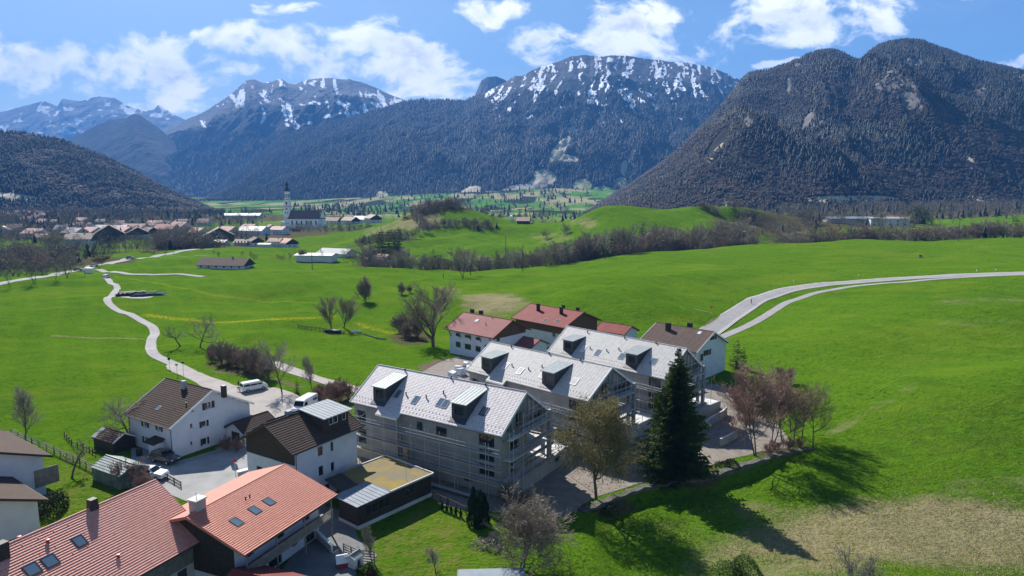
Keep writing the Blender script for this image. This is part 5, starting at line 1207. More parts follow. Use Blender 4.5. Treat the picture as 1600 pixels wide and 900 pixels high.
for i in range(44): x = S.L*i/44; xm = x+S.L/88; S.box(mb, x+.01, x+S.L/44-.01, .004, .06, 1.2, hD.zr(xm-hD.B)-.03)
mb.build('gable_cladding', MAT['wood_brown'], hD.root)
mb = MB(); S = hD.S['near']; S.box(mb, 0, S.L, .004, .06, 3.4, hD.zr(-hD.B)-.05); mb.build('timber_cladding', MAT['wood_brown'], hD.root)
for (u, v) in ((841,485),(877,490)): x, y = hD.rpx(u, v); hD.chimney(x, y, .75, .7, 1.6, 'black_paint')
for x in (1.2, 6.4): hD.chimney(x, 1.6, .7, .7, 1.3, 'black_paint')
for q in ((852,500.5),(871,501)): x, y = hD.rpx(*q); hD.roofbox(x, y, 1.2, 1.3, mat='metal_seam', glass='skylight_glass')
hE = Gable('farm_annex', 'low annex with a red metal roof joined to the dark timber house', 'shed', (28.71,183.62), -42.0, 4.9, 3.86, 2.5, 4.3, og=.5, oe=.5, roof='metal_red', wall='plaster_white', verge='wood_dark', course=3); hE.walls(z_low=-1.5); hE.roof()
hF = Gable('house', 'white house with an old brown roof and two dark chimneys behind the blocks', 'house', (38.70,150.53), -46.2, 7.49, 6.96, 6.56, 10.0, og=.6, oe=.7, roof='roof_brown_old', verge='white_paint')
wins(hF, 'right', [(1112,525,1117,530.5,'wood_dark'), (1102,546.5,1108,555,'wood_dark'), (1094,553,1099,564)], frame='wood_dark')
hF.walls(z_low=-1.5); hF.roof(); hF.gutter()
for (u, v, m_) in ((1044,516,'black_paint'),(1078,508,'black_paint')): x, y = hF.rpx(u, v); hF.chimney(x, y, 1.0, .8, 1.4, m_)
x, y = hF.rpx(1093, 520); hF.roofbox(x, y, .9, 1.1, mat='metal_seam', glass='concrete_pale')
cA = unproj(826, 534, 3.2)
hG = Gable('farm_annex', 'small annex with a low pink metal roof below the white farmhouse', 'shed', (cA[0]-.5, cA[1]+1), -41.9, 4.4, 3.6, 2.6, 4.2, og=.4, oe=.5, roof='metal_pink', wall='plaster_white', verge='metal_red', course=3); hG.walls(z_low=-1.5); hG.roof()

# ---- sheds, left-edge houses, small foreground roofs
hS = Gable('garden_shed', 'small dark garden shed with a brown roof and one white end strip', 'shed', (-62.85,103.52), -29.2, 2.83, 1.88, 1.76, 2.83, og=.2, oe=.15, roof='tiles_brown_warm', wall='wood_dark', verge='white_paint', rt=.1); hS.walls(); hS.roof()
mb = MB(); sl2 = (hS.hr-hS.he)/hS.b; mb.hexa([(-2.83,-1.9,hS.he+.05),(-1.9,-1.9,hS.he+.05),(-1.9,0,hS.hr+.06),(-2.83,0,hS.hr+.06),(-2.83,-1.9,hS.he+.09),(-1.9,-1.9,hS.he+.09),(-1.9,0,hS.hr+.1),(-2.83,0,hS.hr+.1)]); mb.build('metal_strip', MAT['metal_seam'], hS.root)
c_ = unproj(188, 728, 2.0); tent = Gable('canvas_shelter', 'green tarpaulin shelter behind the bare bush near the rail fence', 'shelter', (c_[0], c_[1]), -30, 3.4, 2.2, 1.9, 2.9, og=.1, oe=.1, roof='tiles_brown', wall='green_tarp', rt=.04, verge='green_tarp'); tent.roofm = 'green_tarp'; tent.walls(); tent.roof()
def from_corner(u, v, z, th, a, b):
    q = unproj(u, v, z)[:2]; t = R(th); return (q[0]-(a*math.cos(t)-b*math.sin(t)), q[1]-(a*math.sin(t)+b*math.cos(t)))
f1_ = Gable('house', 'white-walled house with a grey-brown roof at the upper left edge of the garden', 'house', from_corner(82, 712, 5.2, -36, 8, 8), -36, 8, 8, 5.2, 8.4, og=.6, oe=.9, roof='tiles_brown_warm', wall='plaster_white', verge='wood_dark')
f2_ = Gable('house', 'lower white house with a brown roof just in front of the left-edge house', 'house', from_corner(75, 781, 3.6, -36, 5.5, 6.5), -36, 5.5, 6.5, 3.6, 6.2, og=.6, oe=.9, roof='tiles_brown_warm', wall='plaster_white', verge='wood_dark')
for g_ in (f1_, f2_): g_.walls(); g_.roof(); g_.gutter()
# ------------------------------------------------------------------ vegetation
def segs_arrays(S, sides=4):
    """S (n,8): p0 p1 r0 r1 -> vertices, quads"""
    S = np.asarray(S, float); n = len(S); d = S[:, 3:6]-S[:, :3]; d /= np.linalg.norm(d, axis=1)[:, None]+1e-9
    up = np.where(np.abs(d[:, 2:3]) < .9, [[0, 0, 1.]], [[1., 0, 0]]); x = np.cross(d, up); x /= np.linalg.norm(x, axis=1)[:, None]; y = np.cross(x, d)
    a = np.arange(sides)*6.28318/sides; ring = np.cos(a)[None, :, None]*x[:, None]+np.sin(a)[None, :, None]*y[:, None]
    V = np.concatenate([S[:, None, :3]+ring*S[:, None, 6:7], S[:, None, 3:6]+ring*S[:, None, 7:8]], 1).reshape(-1, 3)
    k = np.arange(sides); q = np.stack([k, (k+1) % sides, (k+1) % sides+sides, k+sides], 1)[:, ::-1]
    T = (q[None]+(np.arange(n)*2*sides)[:, None, None]).reshape(-1, 4); return V, T
def rot_about(v, axis, ang):
    axis = axis/np.linalg.norm(axis); return v*math.cos(ang)+np.cross(axis, v)*math.sin(ang)+axis*np.dot(axis, v)*(1-math.cos(ang))
def grow_tree(seed, h=10, trunk=.35, r0=.18, nb=(9, 7, 6, 4), ang=(45, 42, 40), ln=(.62, .5, .45, .4), upw=.25, wob=.14, multi=1, spread=1.0, twig=.018, lean=0, maxlvl=3, droop=0.0):
    r = np.random.default_rng(seed); limbs = []; twigs = []; tips = []
    def grow(p, d, L, rad, lvl):
        n = 7 if lvl == 0 else (5 if lvl == 1 else (4 if lvl == 2 else 3)); step = L/n; pts = [p]; dirs = [d]
        for i in range(n):
            d = d+r.normal(0, wob*(1 if lvl else .45), 3)+np.array([0, 0, (upw if lvl else .05)*.35-droop*(lvl > 1)*.3]); d /= np.linalg.norm(d); q = p+d*step
            ra = max(twig, rad*(1-.78*i/n)); rb = max(twig*.8, rad*(1-.78*(i+1)/n)); (limbs if lvl < 2 else twigs).append([*p, *q, ra, rb]); p = q; pts.append(p); dirs.append(d)
        if lvl >= maxlvl: tips.append(p); return
        for c in range(nb[lvl]):
            f = (trunk if lvl == 0 else .22)+(1-(trunk if lvl == 0 else .22))*((c+r.uniform(.1, .9))/nb[lvl]); i = min(int(f*n), n-1); q = pts[i]+(pts[i+1]-pts[i])*(f*n-i); dd = dirs[i+1]
            ax = np.cross(dd, r.normal(0, 1, 3)); nd = rot_about(dd, ax, math.radians(ang[min(lvl, 2)]*r.uniform(.7, 1.3)))
            nd = nd*np.array([spread, spread, 1]); nd /= np.linalg.norm(nd)
            grow(q, nd, L*ln[lvl]*(1.15-.55*f if lvl == 0 else 1.05-.35*f)*r.uniform(.75, 1.2), max(twig, rad*(1-.6*f)*.55), lvl+1)
    for m in range(multi):
        d = np.array([r.normal(0, .12+.16*(multi > 1)), r.normal(0, .12+.16*(multi > 1)), 1.]); d[0] += lean; d /= np.linalg.norm(d)
        p0 = np.array([r.normal(0, .18)*(multi > 1), r.normal(0, .18)*(multi > 1), -.35]); grow(p0, d, h*(.8 if multi == 1 else r.uniform(.6, .8)), r0*(1 if multi == 1 else .6), 0)
    return np.array(limbs), np.array(twigs), np.array(tips)
def leaf_arrays(P, size, per, seed, jit=.4, flat=.5):
    r = np.random.default_rng(seed); P = np.repeat(P, per, 0)+r.normal(0, jit, (len(P)*per, 3)); n = len(P)
    a = r.normal(0, 1, (n, 3)); a /= np.linalg.norm(a, axis=1)[:, None]; b_ = np.cross(a, r.normal(0, 1, (n, 3))); b_ /= np.linalg.norm(b_, axis=1)[:, None]
    s = size*r.uniform(.6, 1.3, (n, 1)); V = np.stack([P-a*s, P+b_*s*.6, P+a*s, P-b_*s*.6], 1).reshape(-1, 3); T = np.arange(n*4).reshape(-1, 4); return V, T
def tree_meshes(name, limbs, twigs, leaves=None, bark='bark', twigm='twigs_grey', leafm=None, single=False, sides=(6, 3)):
    Vl, Tl = segs_arrays(limbs, sides[0]); Vt, Tt = segs_arrays(twigs, sides[1])
    if leaves is not None: Vf, Tf = leaves; Vc = np.concatenate([Vt, Vf]); Tc = np.concatenate([Tt, Tf+len(Vt)]); mi = np.concatenate([np.zeros(len(Tt)), np.ones(len(Tf))])
    else: Vc, Tc, mi = Vt, Tt, np.zeros(len(Tt))
    if single:
        V = np.concatenate([Vl, Vc]); T = np.concatenate([Tl, Tc+len(Vl)]); m = np.concatenate([np.zeros(len(Tl)), mi+1])
        return np_mesh(name, V, T, [MAT[bark], MAT[twigm], MAT[leafm or twigm]], m)
    return np_mesh(name+'_trunk', Vl, Tl, MAT[bark]), np_mesh(name+'_crown', Vc, Tc, [MAT[twigm], MAT[leafm or twigm]], mi)
def place_tree(name, label, meshes, loc, s=1.0, rz=None, group=None, cat='tree', sz=None):
    rz = random.uniform(0, 6.28) if rz is None else rz
    if isinstance(meshes, tuple):
        t = thing(name, label, cat, loc, rz, group); link('trunk', meshes[0], t); link('crown', meshes[1], t); t.scale = (s, s, sz or s); return t
    o = link(name, meshes); o.location = loc; o.rotation_euler = (0, 0, rz); o.scale = (s, s, sz or s); return tag(o, label, cat, group)
def hp(u, v): p = hit(u, v); return (p[0], p[1], p[2])
def hscale(p, v_top, h0):            # scale so that a tree of height h0 at p reaches picture row v_top
    D = pix_dir(800, v_top); zt = HC+D[2]/D[1]*p[1]; return max(.1, (zt-p[2])/h0)

# hero bare trees near the houses
def mk(seed, bark='bark', tw='twigs_grey', leaves=None, lm=None, lsz=.1, per=2, jit=.25, **k):
    l, t, tips = grow_tree(seed, **k); H0 = max(l[:, 5].max(), t[:, 5].max())
    lv = leaf_arrays(tips if leaves is None else tips[::leaves], lsz, per, seed, jit) if lm else None
    return tree_meshes('tree', l, t, lv, bark, tw, lm), H0
T_round, h_round = mk(1, h=10, trunk=.28, r0=.16, nb=(17, 10, 9), twig=.016)
T_wide, h_wide = mk(2, h=8, trunk=.22, r0=.22, nb=(13, 10, 9), ang=(62, 48, 45), ln=(.8, .55, .45), upw=.3, wob=.24, spread=1.3, twig=.018)
T_big, h_big = mk(3, h=16, trunk=.14, r0=.38, nb=(22, 13, 11), ang=(52, 40, 38), ln=(.66, .5, .42), upw=.5, wob=.12, twig=.024, tw='twigs_brown')
T_slim, h_slim = mk(4, h=10, trunk=.2, r0=.13, nb=(24, 11, 8), ang=(38, 38, 40), ln=(.42, .5, .5), upw=.5, twig=.016)
T_poll, h_poll = mk(6, h=4.2, trunk=.42, r0=.13, nb=(11, 6, 3), ang=(68, 45, 40), ln=(.5, .45, .4), upw=.55, wob=.3, twig=.02)
T_shrub, h_shrub = mk(7, h=5.5, trunk=.1, r0=.07, nb=(10, 8, 7), ang=(34, 36, 36), ln=(.6, .5, .4), upw=.35, multi=8, spread=1.1, twig=.017, tw='twigs_brown')
T_shrub2, h_shrub2 = mk(8, h=4, trunk=.1, r0=.06, nb=(10, 8, 6), ang=(38, 36, 36), ln=(.62, .5, .45), upw=.3, multi=7, twig=.016, tw='twigs_red')
T_red, h_red = mk(9, h=14, trunk=.24, r0=.2, nb=(18, 11, 9), ang=(46, 40, 38), ln=(.55, .52, .45), upw=.45, multi=2, twig=.02, tw='twigs_red')
T_grove, h_grove = mk(10, h=11, trunk=.3, r0=.13, nb=(17, 10, 8), ang=(48, 42, 40), ln=(.58, .52, .45), upw=.35, twig=.018, tw='twigs_olive', lm='ochre_leaves', lsz=.055, per=1, leaves=3)
T_birch, h_birch = mk(11, h=13, trunk=.2, r0=.2, nb=(26, 13, 10), ang=(62, 46, 42), ln=(.52, .52, .50), upw=.25, wob=.15, twig=.018, droop=.55, bark='bark', tw='twigs_olive', lm='birch_leaves', lsz=.095, per=5, jit=.32)
T_orch, h_orch = mk(12, h=9, trunk=.14, r0=.17, nb=(12, 10, 10), ang=(54, 44, 42), ln=(.7, .55, .45), upw=.2, wob=.2, multi=5, spread=1.2, twig=.02, tw='twigs_brown', bark='bark_pale')
T_pale, h_pale = mk(13, h=6, trunk=.2, r0=.1, nb=(8, 6, 4), ang=(42, 40, 40), upw=.4, multi=4, twig=.02, bark='bark_birch', tw='bark_pale')
T_bloss, h_bloss = mk(14, h=3, trunk=.45, r0=.07, nb=(14, 8, 5), ang=(60, 45, 45), ln=(.42, .5, .45), upw=.3, twig=.010, tw='bark_pale', lm='blossom', lsz=.035, per=3, jit=.06)
HERO = [
 ('bare_tree', 'bare round-crowned tree by the rail fence at the far left', T_slim, h_slim, 41, 688, 597),
 ('pollard_tree', 'small heavily pruned tree on the lawn inside the rail fence', T_poll, h_poll, 112, 748, 697),
 ('apple_tree', 'gnarled wide bare tree left of the shuttered white house', T_wide, h_wide, 207, 690, 605),
 ('bare_tree', 'wide bare tree right of the bend in the lane', T_wide, h_wide, 312, 543, 488),
 ('bare_tree', 'small crooked bare tree beside the sign where the lane begins', T_poll, h_poll, 283, 541, 507),
 ('bare_tree', 'tall bare tree at the end of the hedge above the white vans', T_round, h_round, 441, 613, 528),
 ('bare_tree', 'thin young tree between the hedge and the delivery van', T_slim, h_slim, 488, 609, 553),
 ('bare_tree', 'left one of the two bare trees in the fenced garden plot in the meadow', T_big, h_big, 518, 513, 461),
 ('bare_tree', 'right one of the two bare trees in the fenced garden plot in the meadow', T_big, h_big, 537, 512, 459),
 ('big_bare_tree', 'very large bare tree beside the pink-roofed farmhouse', T_big, h_big, 677, 543, 442),
 ('birch_tree', 'olive-brown budding birch in front of the middle block', T_birch, h_birch, 932, 782, 624),
 ('bare_tree', 'tall reddish bare tree at the right end of the site above the low wall', T_red, h_red, 1183, 712, 556),
 ('bare_tree', 'reddish bare tree just behind the tall one at the low wall', T_red, h_red, 1203, 700, 570),
 ('young_tree', 'first slim tree of the olive grove right of the reddish trees', T_grove, h_grove, 1222, 690, 583),
 ('young_tree', 'second slim tree of the olive grove right of the reddish trees', T_grove, h_grove, 1240, 694, 588),
 ('young_tree', 'third slim tree of the olive grove, near the wall end', T_grove, h_grove, 1252, 685, 592),
 ('young_tree', 'outermost tree of the olive grove at the meadow edge', T_grove, h_grove, 1270, 697, 606),
 ('young_tree', 'rear tree of the olive grove standing in the grass', T_grove, h_grove, 1236, 676, 590),
 ('large_bush', 'big tangled brown bush with pale bare stems at the bottom of the garden', T_orch, h_orch, 815, 888, 752),
 ('blossom_tree', 'tiny round pale-twigged tree on the lawn by the grey roof', T_bloss, h_bloss, 681, 897, 858),
 ('bare_tree', 'small thin tree beside the stacked plank fence', T_slim, h_slim, 582, 880, 818),
 ('bare_shrub', 'pale leafless stems poking up at the bottom right edge', T_pale, h_pale, 1332, 915, 850),
 ('bare_shrub', 'low pale leafless shrub at the bottom edge beside the tall pale stems', T_pale, h_pale, 1372, 925, 872),
]
for nm, lb, ms, h0, u, v, vt in HERO:
    p = hp(u, v); s = hscale(p, vt, h0); place_tree(nm, lb, ms, p, s*(1.3 if nm == 'big_bare_tree' else 1.0), sz=s)
# hedge of bare shrubs beside the parking area
for i, (u, v, vt) in enumerate([(330,566,538),(345,569,531),(358,572,536),(372,575,534),(384,580,540),(396,584,540),(408,588,545),(420,592,550),(336,560,535),(364,566,533),(390,574,541)]):
    p = hp(u, v); place_tree('shrub', 'bare brown shrub in the dense hedge between parking area and meadow', T_shrub if i % 3 else T_shrub2, p, hscale(p, vt, h_shrub), group='bare shrubs of the parking hedge', cat='shrub')
for u, v, vt in [(505,622,598),(520,628,595),(533,626,592),(546,624,598),(498,626,604)]:
    p = hp(u, v); place_tree('shrub', 'bare brownish shrub between the vans and the first apartment block', T_shrub2, p, hscale(p, vt, h_shrub2), group='bare shrubs behind the vans', cat='shrub')
for u, v, vt in [(625,520,488),(640,524,484),(652,530,492),(633,530,500)]:
    p = hp(u, v); place_tree('shrub', 'grey bare bush left of the very large bare tree', T_shrub, p, hscale(p, vt, h_shrub), group='bushes beside the very large tree', cat='shrub')
for u, v, vt, lb in [(571,471,430,'lone spreading bare bush in the meadow above the garden plot'),(628,461,440,'low bare bush in the meadow left of the dry patch'),(641,458,444,'smaller bare bush touching the low one in the meadow')]:
    p = hp(u, v); place_tree('shrub', lb, T_shrub, p, hscale(p, vt, h_shrub), cat='shrub')
for u, v, vt, lb in [(205,758,718,'brown bare bush in front of the green shelter'),(222,765,735,'brown bare bush at the right corner of the green shelter'),(355,702,682,'grey-green bush beside the dark garage door'),(370,706,684,'grey-green bush under the eaves of the annex'),(1222,600,572,'dark evergreen-looking bush behind the reddish trees')]:
    p = hp(u, v); place_tree('shrub', lb, T_shrub2, p, hscale(p, vt, h_shrub2), cat='shrub')
for u, v, vt in [(1200,712,692),(1215,706,688),(1232,702,682),(1248,700,684),(1172,655,618),(1158,640,612),(1150,625,600),(1165,668,640)]:
    p = hp(u, v); place_tree('shrub', 'reddish bare scrub under the trees at the right end of the site', T_shrub2, p, hscale(p, vt, h_shrub2), group='scrub under the reddish trees', cat='shrub')
for u, v, vt in [(795,790,748),(812,800,760)]:
    p = hp(u, v); place_tree('shrub', 'bare greyish shrub at the corner of the podium', T_shrub, p, hscale(p, vt, h_shrub), group='shrubs at the podium corner', cat='shrub')

# the big spruce and other conifers
def spruce(seed, h=19, R_=4.6, whorls=58, per=10, fine=9, pw=.80):
    r = np.random.default_rng(seed); V = []; T = []; S = []
    for i in range(12): S.append([0, 0, h*i/12-.4*(i == 0), 0, 0, h*(i+1)/12, .30*(1-i/12)+.02, .30*(1-(i+1)/12)+.015])
    for w in range(whorls):
        t = (w+r.uniform(-.3, .3))/whorls; t = min(max(t, .0), .995); z = h*(.05+.95*t); Rz = R_*(1-t)**pw*(1 if t > .06 else .8)
        for k in range(per if t < .85 else 5):
            a = r.uniform(0, 6.283); L = Rz*r.uniform(.5, 1.3)*(1+.18*math.sin(a*3+z))+.15; ux = np.array([math.cos(a), math.sin(a), 0]); sx = np.array([-math.sin(a), math.cos(a), 0])
            rise = .30*(t-.35)
            prev = None
            for f in range(fine+1):
                g = f/fine; droop = -.55*L*.42*math.sin(g*1.9)+.16*L*g*g+rise*L*g; c = ux*(L*g)+np.array([0, 0, z+droop])
                if prev is not None:
                    wd = L*.30*(1-g*.72)+.10; dp = -.20-.16*L*.25
                    for sg in (-1, 1):
                        k0 = len(V); tip = c+sx*sg*wd*r.uniform(.7, 1.25)+ux*wd*.55*r.uniform(.5, 1.3)+np.array([0, 0, dp*r.uniform(.3, 1.4)]); V += [prev, c+np.array([0, 0, .03]), tip]; T.append((k0, k0+1, k0+2) if sg > 0 else (k0+1, k0, k0+2))
                    if r.uniform() < .75:
                        k0 = len(V); V += [prev, c, (prev+c)/2+np.array([r.normal(0, .08), r.normal(0, .08), -.32-.3*r.uniform()*min(1, L*.4)])]; T.append((k0, k0+1, k0+2))
                prev = c
    return np.array(V), np.array(T), np.array(S)
def spruce_mesh(seed, mat='spruce_needles', single=False, **k):
    V, T, S = spruce(seed, **k)
    if single:
        Vs, Ts = segs_arrays(S[:3], 4); Tq = np.concatenate([Ts[:, [0, 1, 2]], Ts[:, [0, 2, 3]]]); me = np_mesh('conifer', np.concatenate([V, Vs]), np.concatenate([T, Tq+len(V)]), [MAT[mat], MAT['bark']], np.concatenate([np.zeros(len(T)), np.ones(len(Tq))])); return me
    Vs, Ts = segs_arrays(S, 7); return np_mesh('spruce_trunk', Vs, Ts, MAT['bark']), np_mesh('spruce_crown', V, T, MAT[mat])
p = hp(1054, 742); place_tree('spruce', 'huge dark green spruce in front of the rearmost block', spruce_mesh(1, whorls=84, per=14, fine=11, R_=4.9, pw=.85), p, hscale(p, 543, 19))
TC = [spruce_mesh(20+i, single=True, h=14, R_=3.0, whorls=18, per=7, fine=3) for i in range(3)]; TCf = [spruce_mesh(30+i, mat='far_conifer', single=True, h=14, R_=2.8, whorls=12, per=6, fine=2) for i in range(3)]
for u, v, vt, lb in [(464,614,592,'small dark conifer among the shrubs above the delivery van'),(1150,575,527,'dark conifer at the right corner of the brown-roofed white house'),(1160,578,540,'lower dark evergreen right of the brown-roofed white house'),(1146,897,868,'dark little conifer bush at the bottom edge of the dry slope')]:
    p = hp(u, v); place_tree('conifer', lb, TC[0], p, hscale(p, vt, 14)*1.0)
# thujas
def thuja_mesh(seed, h=4.6, r_=.75):
    r = np.random.default_rng(seed); V = []; T = []
    for i in range(2600):
        z = h*r.uniform(0, 1)**.9; rr_ = r_*min(1, (1-z/h)*1.7)**.7*(.9+.2*math.sin(z*3+seed)); a = r.uniform(0, 6.283); q = rr_*r.uniform(.75, 1.05); c = np.array([q*math.cos(a), q*math.sin(a), z]); k0 = len(V); s = .13
        V += [c+r.normal(0, s*.5, 3), c+r.normal(0, s*.5, 3), c+np.array([math.cos(a)*.06, math.sin(a)*.06, s*2.4])]; T.append((k0, k0+1, k0+2))
    for k in range(8):
        pass
    me1 = np_mesh('thuja_crown', np.array(V), np.array(T), MAT['thuja']); Vs, Ts = segs_arrays([[0,0,-.2,0,0,h*.9,.09,.02]], 6); return np_mesh('thuja_trunk', Vs, Ts, MAT['bark']), me1
tm = [thuja_mesh(i) for i in range(2)]
for i, (u, v, vt, lb) in enumerate([(740,821,763,'left one of the dark column thujas in the garden corner'),(751,824,768,'middle one of the dark column thujas in the garden corner'),(757,818,772,'right one of the dark column thujas in the garden corner')]):
    p = hp(u, v); place_tree('thuja', lb, tm[i % 2], p, hscale(p, vt, 4.6), cat='conifer')
for i, (u, v) in enumerate([(691,797),(698,800),(705,803),(712,806),(720,809)]):
    p = hp(u, v); place_tree('hedge_plant', 'small young hedge plant in the row along the garden wall', tm[i % 2], p, .25, group='young hedge plants along the garden wall', cat='shrub')
# climbing bush beside timber wall, green leafy patches
def leafy(name, label, u, v, r_, h, mat, n=900, sz=.12, cat='shrub', group=None):
    r = np.random.default_rng(int(u+v)); P = r.normal(0, 1, (n, 3)); P /= np.linalg.norm(P, axis=1)[:, None]; P *= r.uniform(.5, 1, (n, 1))**.5; P[:, 2] = np.abs(P[:, 2]); P = P*np.array([r_, r_, h])*(1+.25*np.sin(P[:, :1]*5))
    V, T = leaf_arrays(P, sz, 1, 3, .05); p = hp(u, v); o = link(name, np_mesh(name, V, T, MAT[mat])); o.location = p; return tag(o, label, cat, group)
leafy('bush', 'round yellow-green bush at the edge of the courtyard', 572, 893, .8, .8, 'leaf_green'); leafy('flower_bush', 'small red flowering bush at the bottom edge of the lawn', 580, 899, .5, .5, 'reddish_bush')
leafy('bush', 'dark green bush at the foot of the big spruce', 1095, 742, 1.6, 1.0, 'leaf_green', 1200); leafy('bush', 'ivy-green low bush along the low stone wall', 1140, 727, 1.8, .5, 'leaf_dark', 1200)
leafy('bush', 'reddish bush in the shade left of the big spruce', 1035, 732, 1.5, 1.6, 'reddish_bush', 1500, .08); leafy('hedge', 'dark evergreen bush at the corner of the lower left house', 78, 800, 2.2, 2.4, 'leaf_dark', 2600)
leafy('bush', 'pale pruned brushwood pile on the lawn by the thujas', 765, 852, 1.8, .9, 'blossom', 900, .10); leafy('bush', 'dark conifer hedge piece at the site corner below the birch', 950, 800, 1.8, .8, 'leaf_dark', 1500)
leafy('bush', 'green ground bush at the bottom of the dry slope', 1160, 893, 2.4, 1.2, 'leaf_green', 2200, .12)

# mid-distance tree templates: one mesh each
def mk1(seed, tw, lm=None, lsz=.2, per=1, tg=.035, bark='bark', **k):
    l, t, tips = grow_tree(seed, twig=tg, **k); H0 = max(l[:, 5].max(), t[:, 5].max()); lv = leaf_arrays(tips, lsz, per, seed, .5) if lm else None
    return tree_meshes('tree', l, t, lv, bark, tw, lm, single=True, sides=(4, 3)), H0
MT = [mk1(50, 'twigs_grey', h=10, trunk=.2, r0=.18, nb=(9, 6, 5), ang=(42, 40, 38), upw=.4), mk1(51, 'twigs_brown', h=10, trunk=.15, r0=.2, nb=(9, 6, 5), ang=(48, 42, 38), upw=.3, multi=2), mk1(52, 'twigs_grey', h=10, trunk=.1, r0=.14, nb=(8, 6, 5), ang=(40, 36, 36), upw=.4, multi=3),
      mk1(53, 'twigs_olive', 'birch_leaves', .16, 1, h=10, trunk=.2, r0=.16, nb=(9, 6, 5), ang=(45, 40, 38), upw=.35), mk1(54, 'twigs_red', h=10, trunk=.15, r0=.15, nb=(9, 6, 5), ang=(45, 40, 38), upw=.35, multi=2), mk1(55, 'twigs_brown', h=10, trunk=.05, r0=.12, nb=(9, 6, 5), ang=(50, 44, 40), ln=(.7, .5, .4), upw=.2, multi=5, spread=1.4)]
MTD = [mk1(60, 'twigs_grey', tg=.07, h=10, trunk=.18, r0=.22, nb=(8, 5, 4), ang=(45, 42, 38), upw=.35, multi=2), mk1(61, 'twigs_brown', tg=.07, h=10, trunk=.12, r0=.2, nb=(8, 5, 4), ang=(48, 42, 38), upw=.3, multi=2), mk1(62, 'twigs_olive', 'birch_leaves', .3, 1, tg=.07, h=10, trunk=.15, r0=.2, nb=(8, 5, 4), ang=(48, 42, 38), multi=2), mk1(63, 'twigs_red', tg=.07, h=10, trunk=.12, r0=.2, nb=(8, 5, 4), ang=(48, 42, 38), upw=.3, multi=2)]
NTREE = [0]
FAR = []                              # trees of the far masses: (x, y, z, height, kind)
def light_tree(seed):
    r = np.random.default_rng(seed); V = []; T = []
    for i in range(5): a = r.uniform(0, 6.283); k0 = len(V); q = r.uniform(.05, .22); V += [(-.015, 0, -.03), (.015, 0, -.03), (q*math.cos(a), q*math.sin(a), r.uniform(.5, .8))]; T.append((k0, k0+1, k0+2))
    for i in range(210):
        a = r.uniform(0, 6.283); zz = r.uniform(.16, 1.0)**.8; R0 = .34*math.sin(min(1, zz*1.02)*3.0)**.6+.03; q = R0*r.uniform(.2, 1)**.6; c = np.array([q*math.cos(a), q*math.sin(a), zz]); d = np.array([math.cos(a)*.5, math.sin(a)*.5, .8])+r.normal(0, .35, 3); d /= np.linalg.norm(d); w = np.cross(d, r.normal(0, 1, 3)); w /= np.linalg.norm(w); k0 = len(V)
        V += [c-w*.012, c+w*.012, c+d*r.uniform(.06, .13)]; T.append((k0, k0+1, k0+2))
    return np.array(V), np.array(T)
LT = [light_tree(i) for i in range(4)]
def row(name, label, group, pts, n, h, kinds, con=0.0, jd=8, ju=4, far=False, wide=1.0, seed=0, con_h=1.15, stuff=False):
    """trees along a line of (u, distance) points"""
    r = np.random.default_rng(seed+n); P = np.array(pts, float); s = np.linspace(0, len(P)-1, n); dens_ = np.linspace(0, 1, n)
    for i in range(n):
        q = np.array([np.interp(s[i], range(len(P)), P[:, k]) for k in (0, 1)])+[r.normal(0, ju), r.normal(0, jd)]
        p = at(q[0], q[1]); hh = r.uniform(*h)*(r.choice([1, 1, 1.12, .72, .5]) if n > 20 else 1)
        if stuff: FAR.append((*p, hh, 9 if r.uniform() < con else int(r.integers(0, 4)), r.uniform(0, 6.28), wide*r.uniform(.9, 1.3))); continue
        if r.uniform() < con:
            place_tree('conifer', label[1] if isinstance(label, tuple) else label, (TCf if far else TC)[i % 3], p, hh/14*con_h, r.uniform(0, 6.28), (group+' (conifers)') if isinstance(label, tuple) else group, 'tree')
        else:
            M_, H0 = MTD[kinds[r.integers(0, len(kinds))] % 4] if far else MT[kinds[r.integers(0, len(kinds))]]; place_tree(name, label[0] if isinstance(label, tuple) else label, M_, p, hh/H0*wide, r.uniform(0, 6.28), group, 'tree', hh/H0)
        NTREE[0] += 1
row('bare_tree', ('bare grey tree in the long dense row behind the middle meadow crest', 'dark conifer inside the long row behind the middle meadow crest'), 'row behind the middle meadow crest', [(565,420),(640,395),(720,385),(800,385),(870,395),(900,400)], 96, (8, 14), [0, 1, 2, 3], .05, 9, 6, wide=1.15)
row('bare_tree', 'bushy bare tree beside the buildings left of the middle crest', 'trees beside the white sheds', [(555,430),(575,440),(600,430),(620,420)], 9, (8, 13), [0, 1, 3], .1, 10)
p = at(722, 318); place_tree('bare_tree', 'large spreading bare tree standing on the middle meadow crest', MT[1][0], p, hscale(p, 383, MT[1][1])*1.0); p = at(735, 330); place_tree('bare_tree', 'second large bare tree close behind the one on the crest', MT[0][0], p, hscale(p, 385, MT[0][1]))
p = at(887, 372); place_tree('conifer', 'single dark conifer at the end of the long hedge below the dark wood', TC[1], p, hscale(p, 387, 14)*1.0)
row('bare_tree', ('bare tree in the dark wood below the green plateau', 'dark conifer in the wood below the green plateau'), 'dark wood below the plateau', [(905,418),(940,425),(990,428),(1040,430),(1100,432),(1150,428)], 80, (13, 19), [0, 1, 2, 4], .16, 14, 5, wide=1.1)
row('bare_tree', ('bare tree in the upper edge of the dark wood', 'dark conifer in the upper edge of the dark wood'), 'upper edge of the dark wood', [(920,450),(990,455),(1060,455),(1130,455),(1170,455)], 44, (12, 18), [0, 1, 2, 3], .12, 8, 6, wide=1.1)
row('bare_tree', 'low reddish bush at the right end of the dark wood', 'bushes at the end of the dark wood', [(1100,405),(1130,405),(1165,410),(1180,420)], 9, (4, 7), [4, 5], 0, 5, 5, wide=1.4)
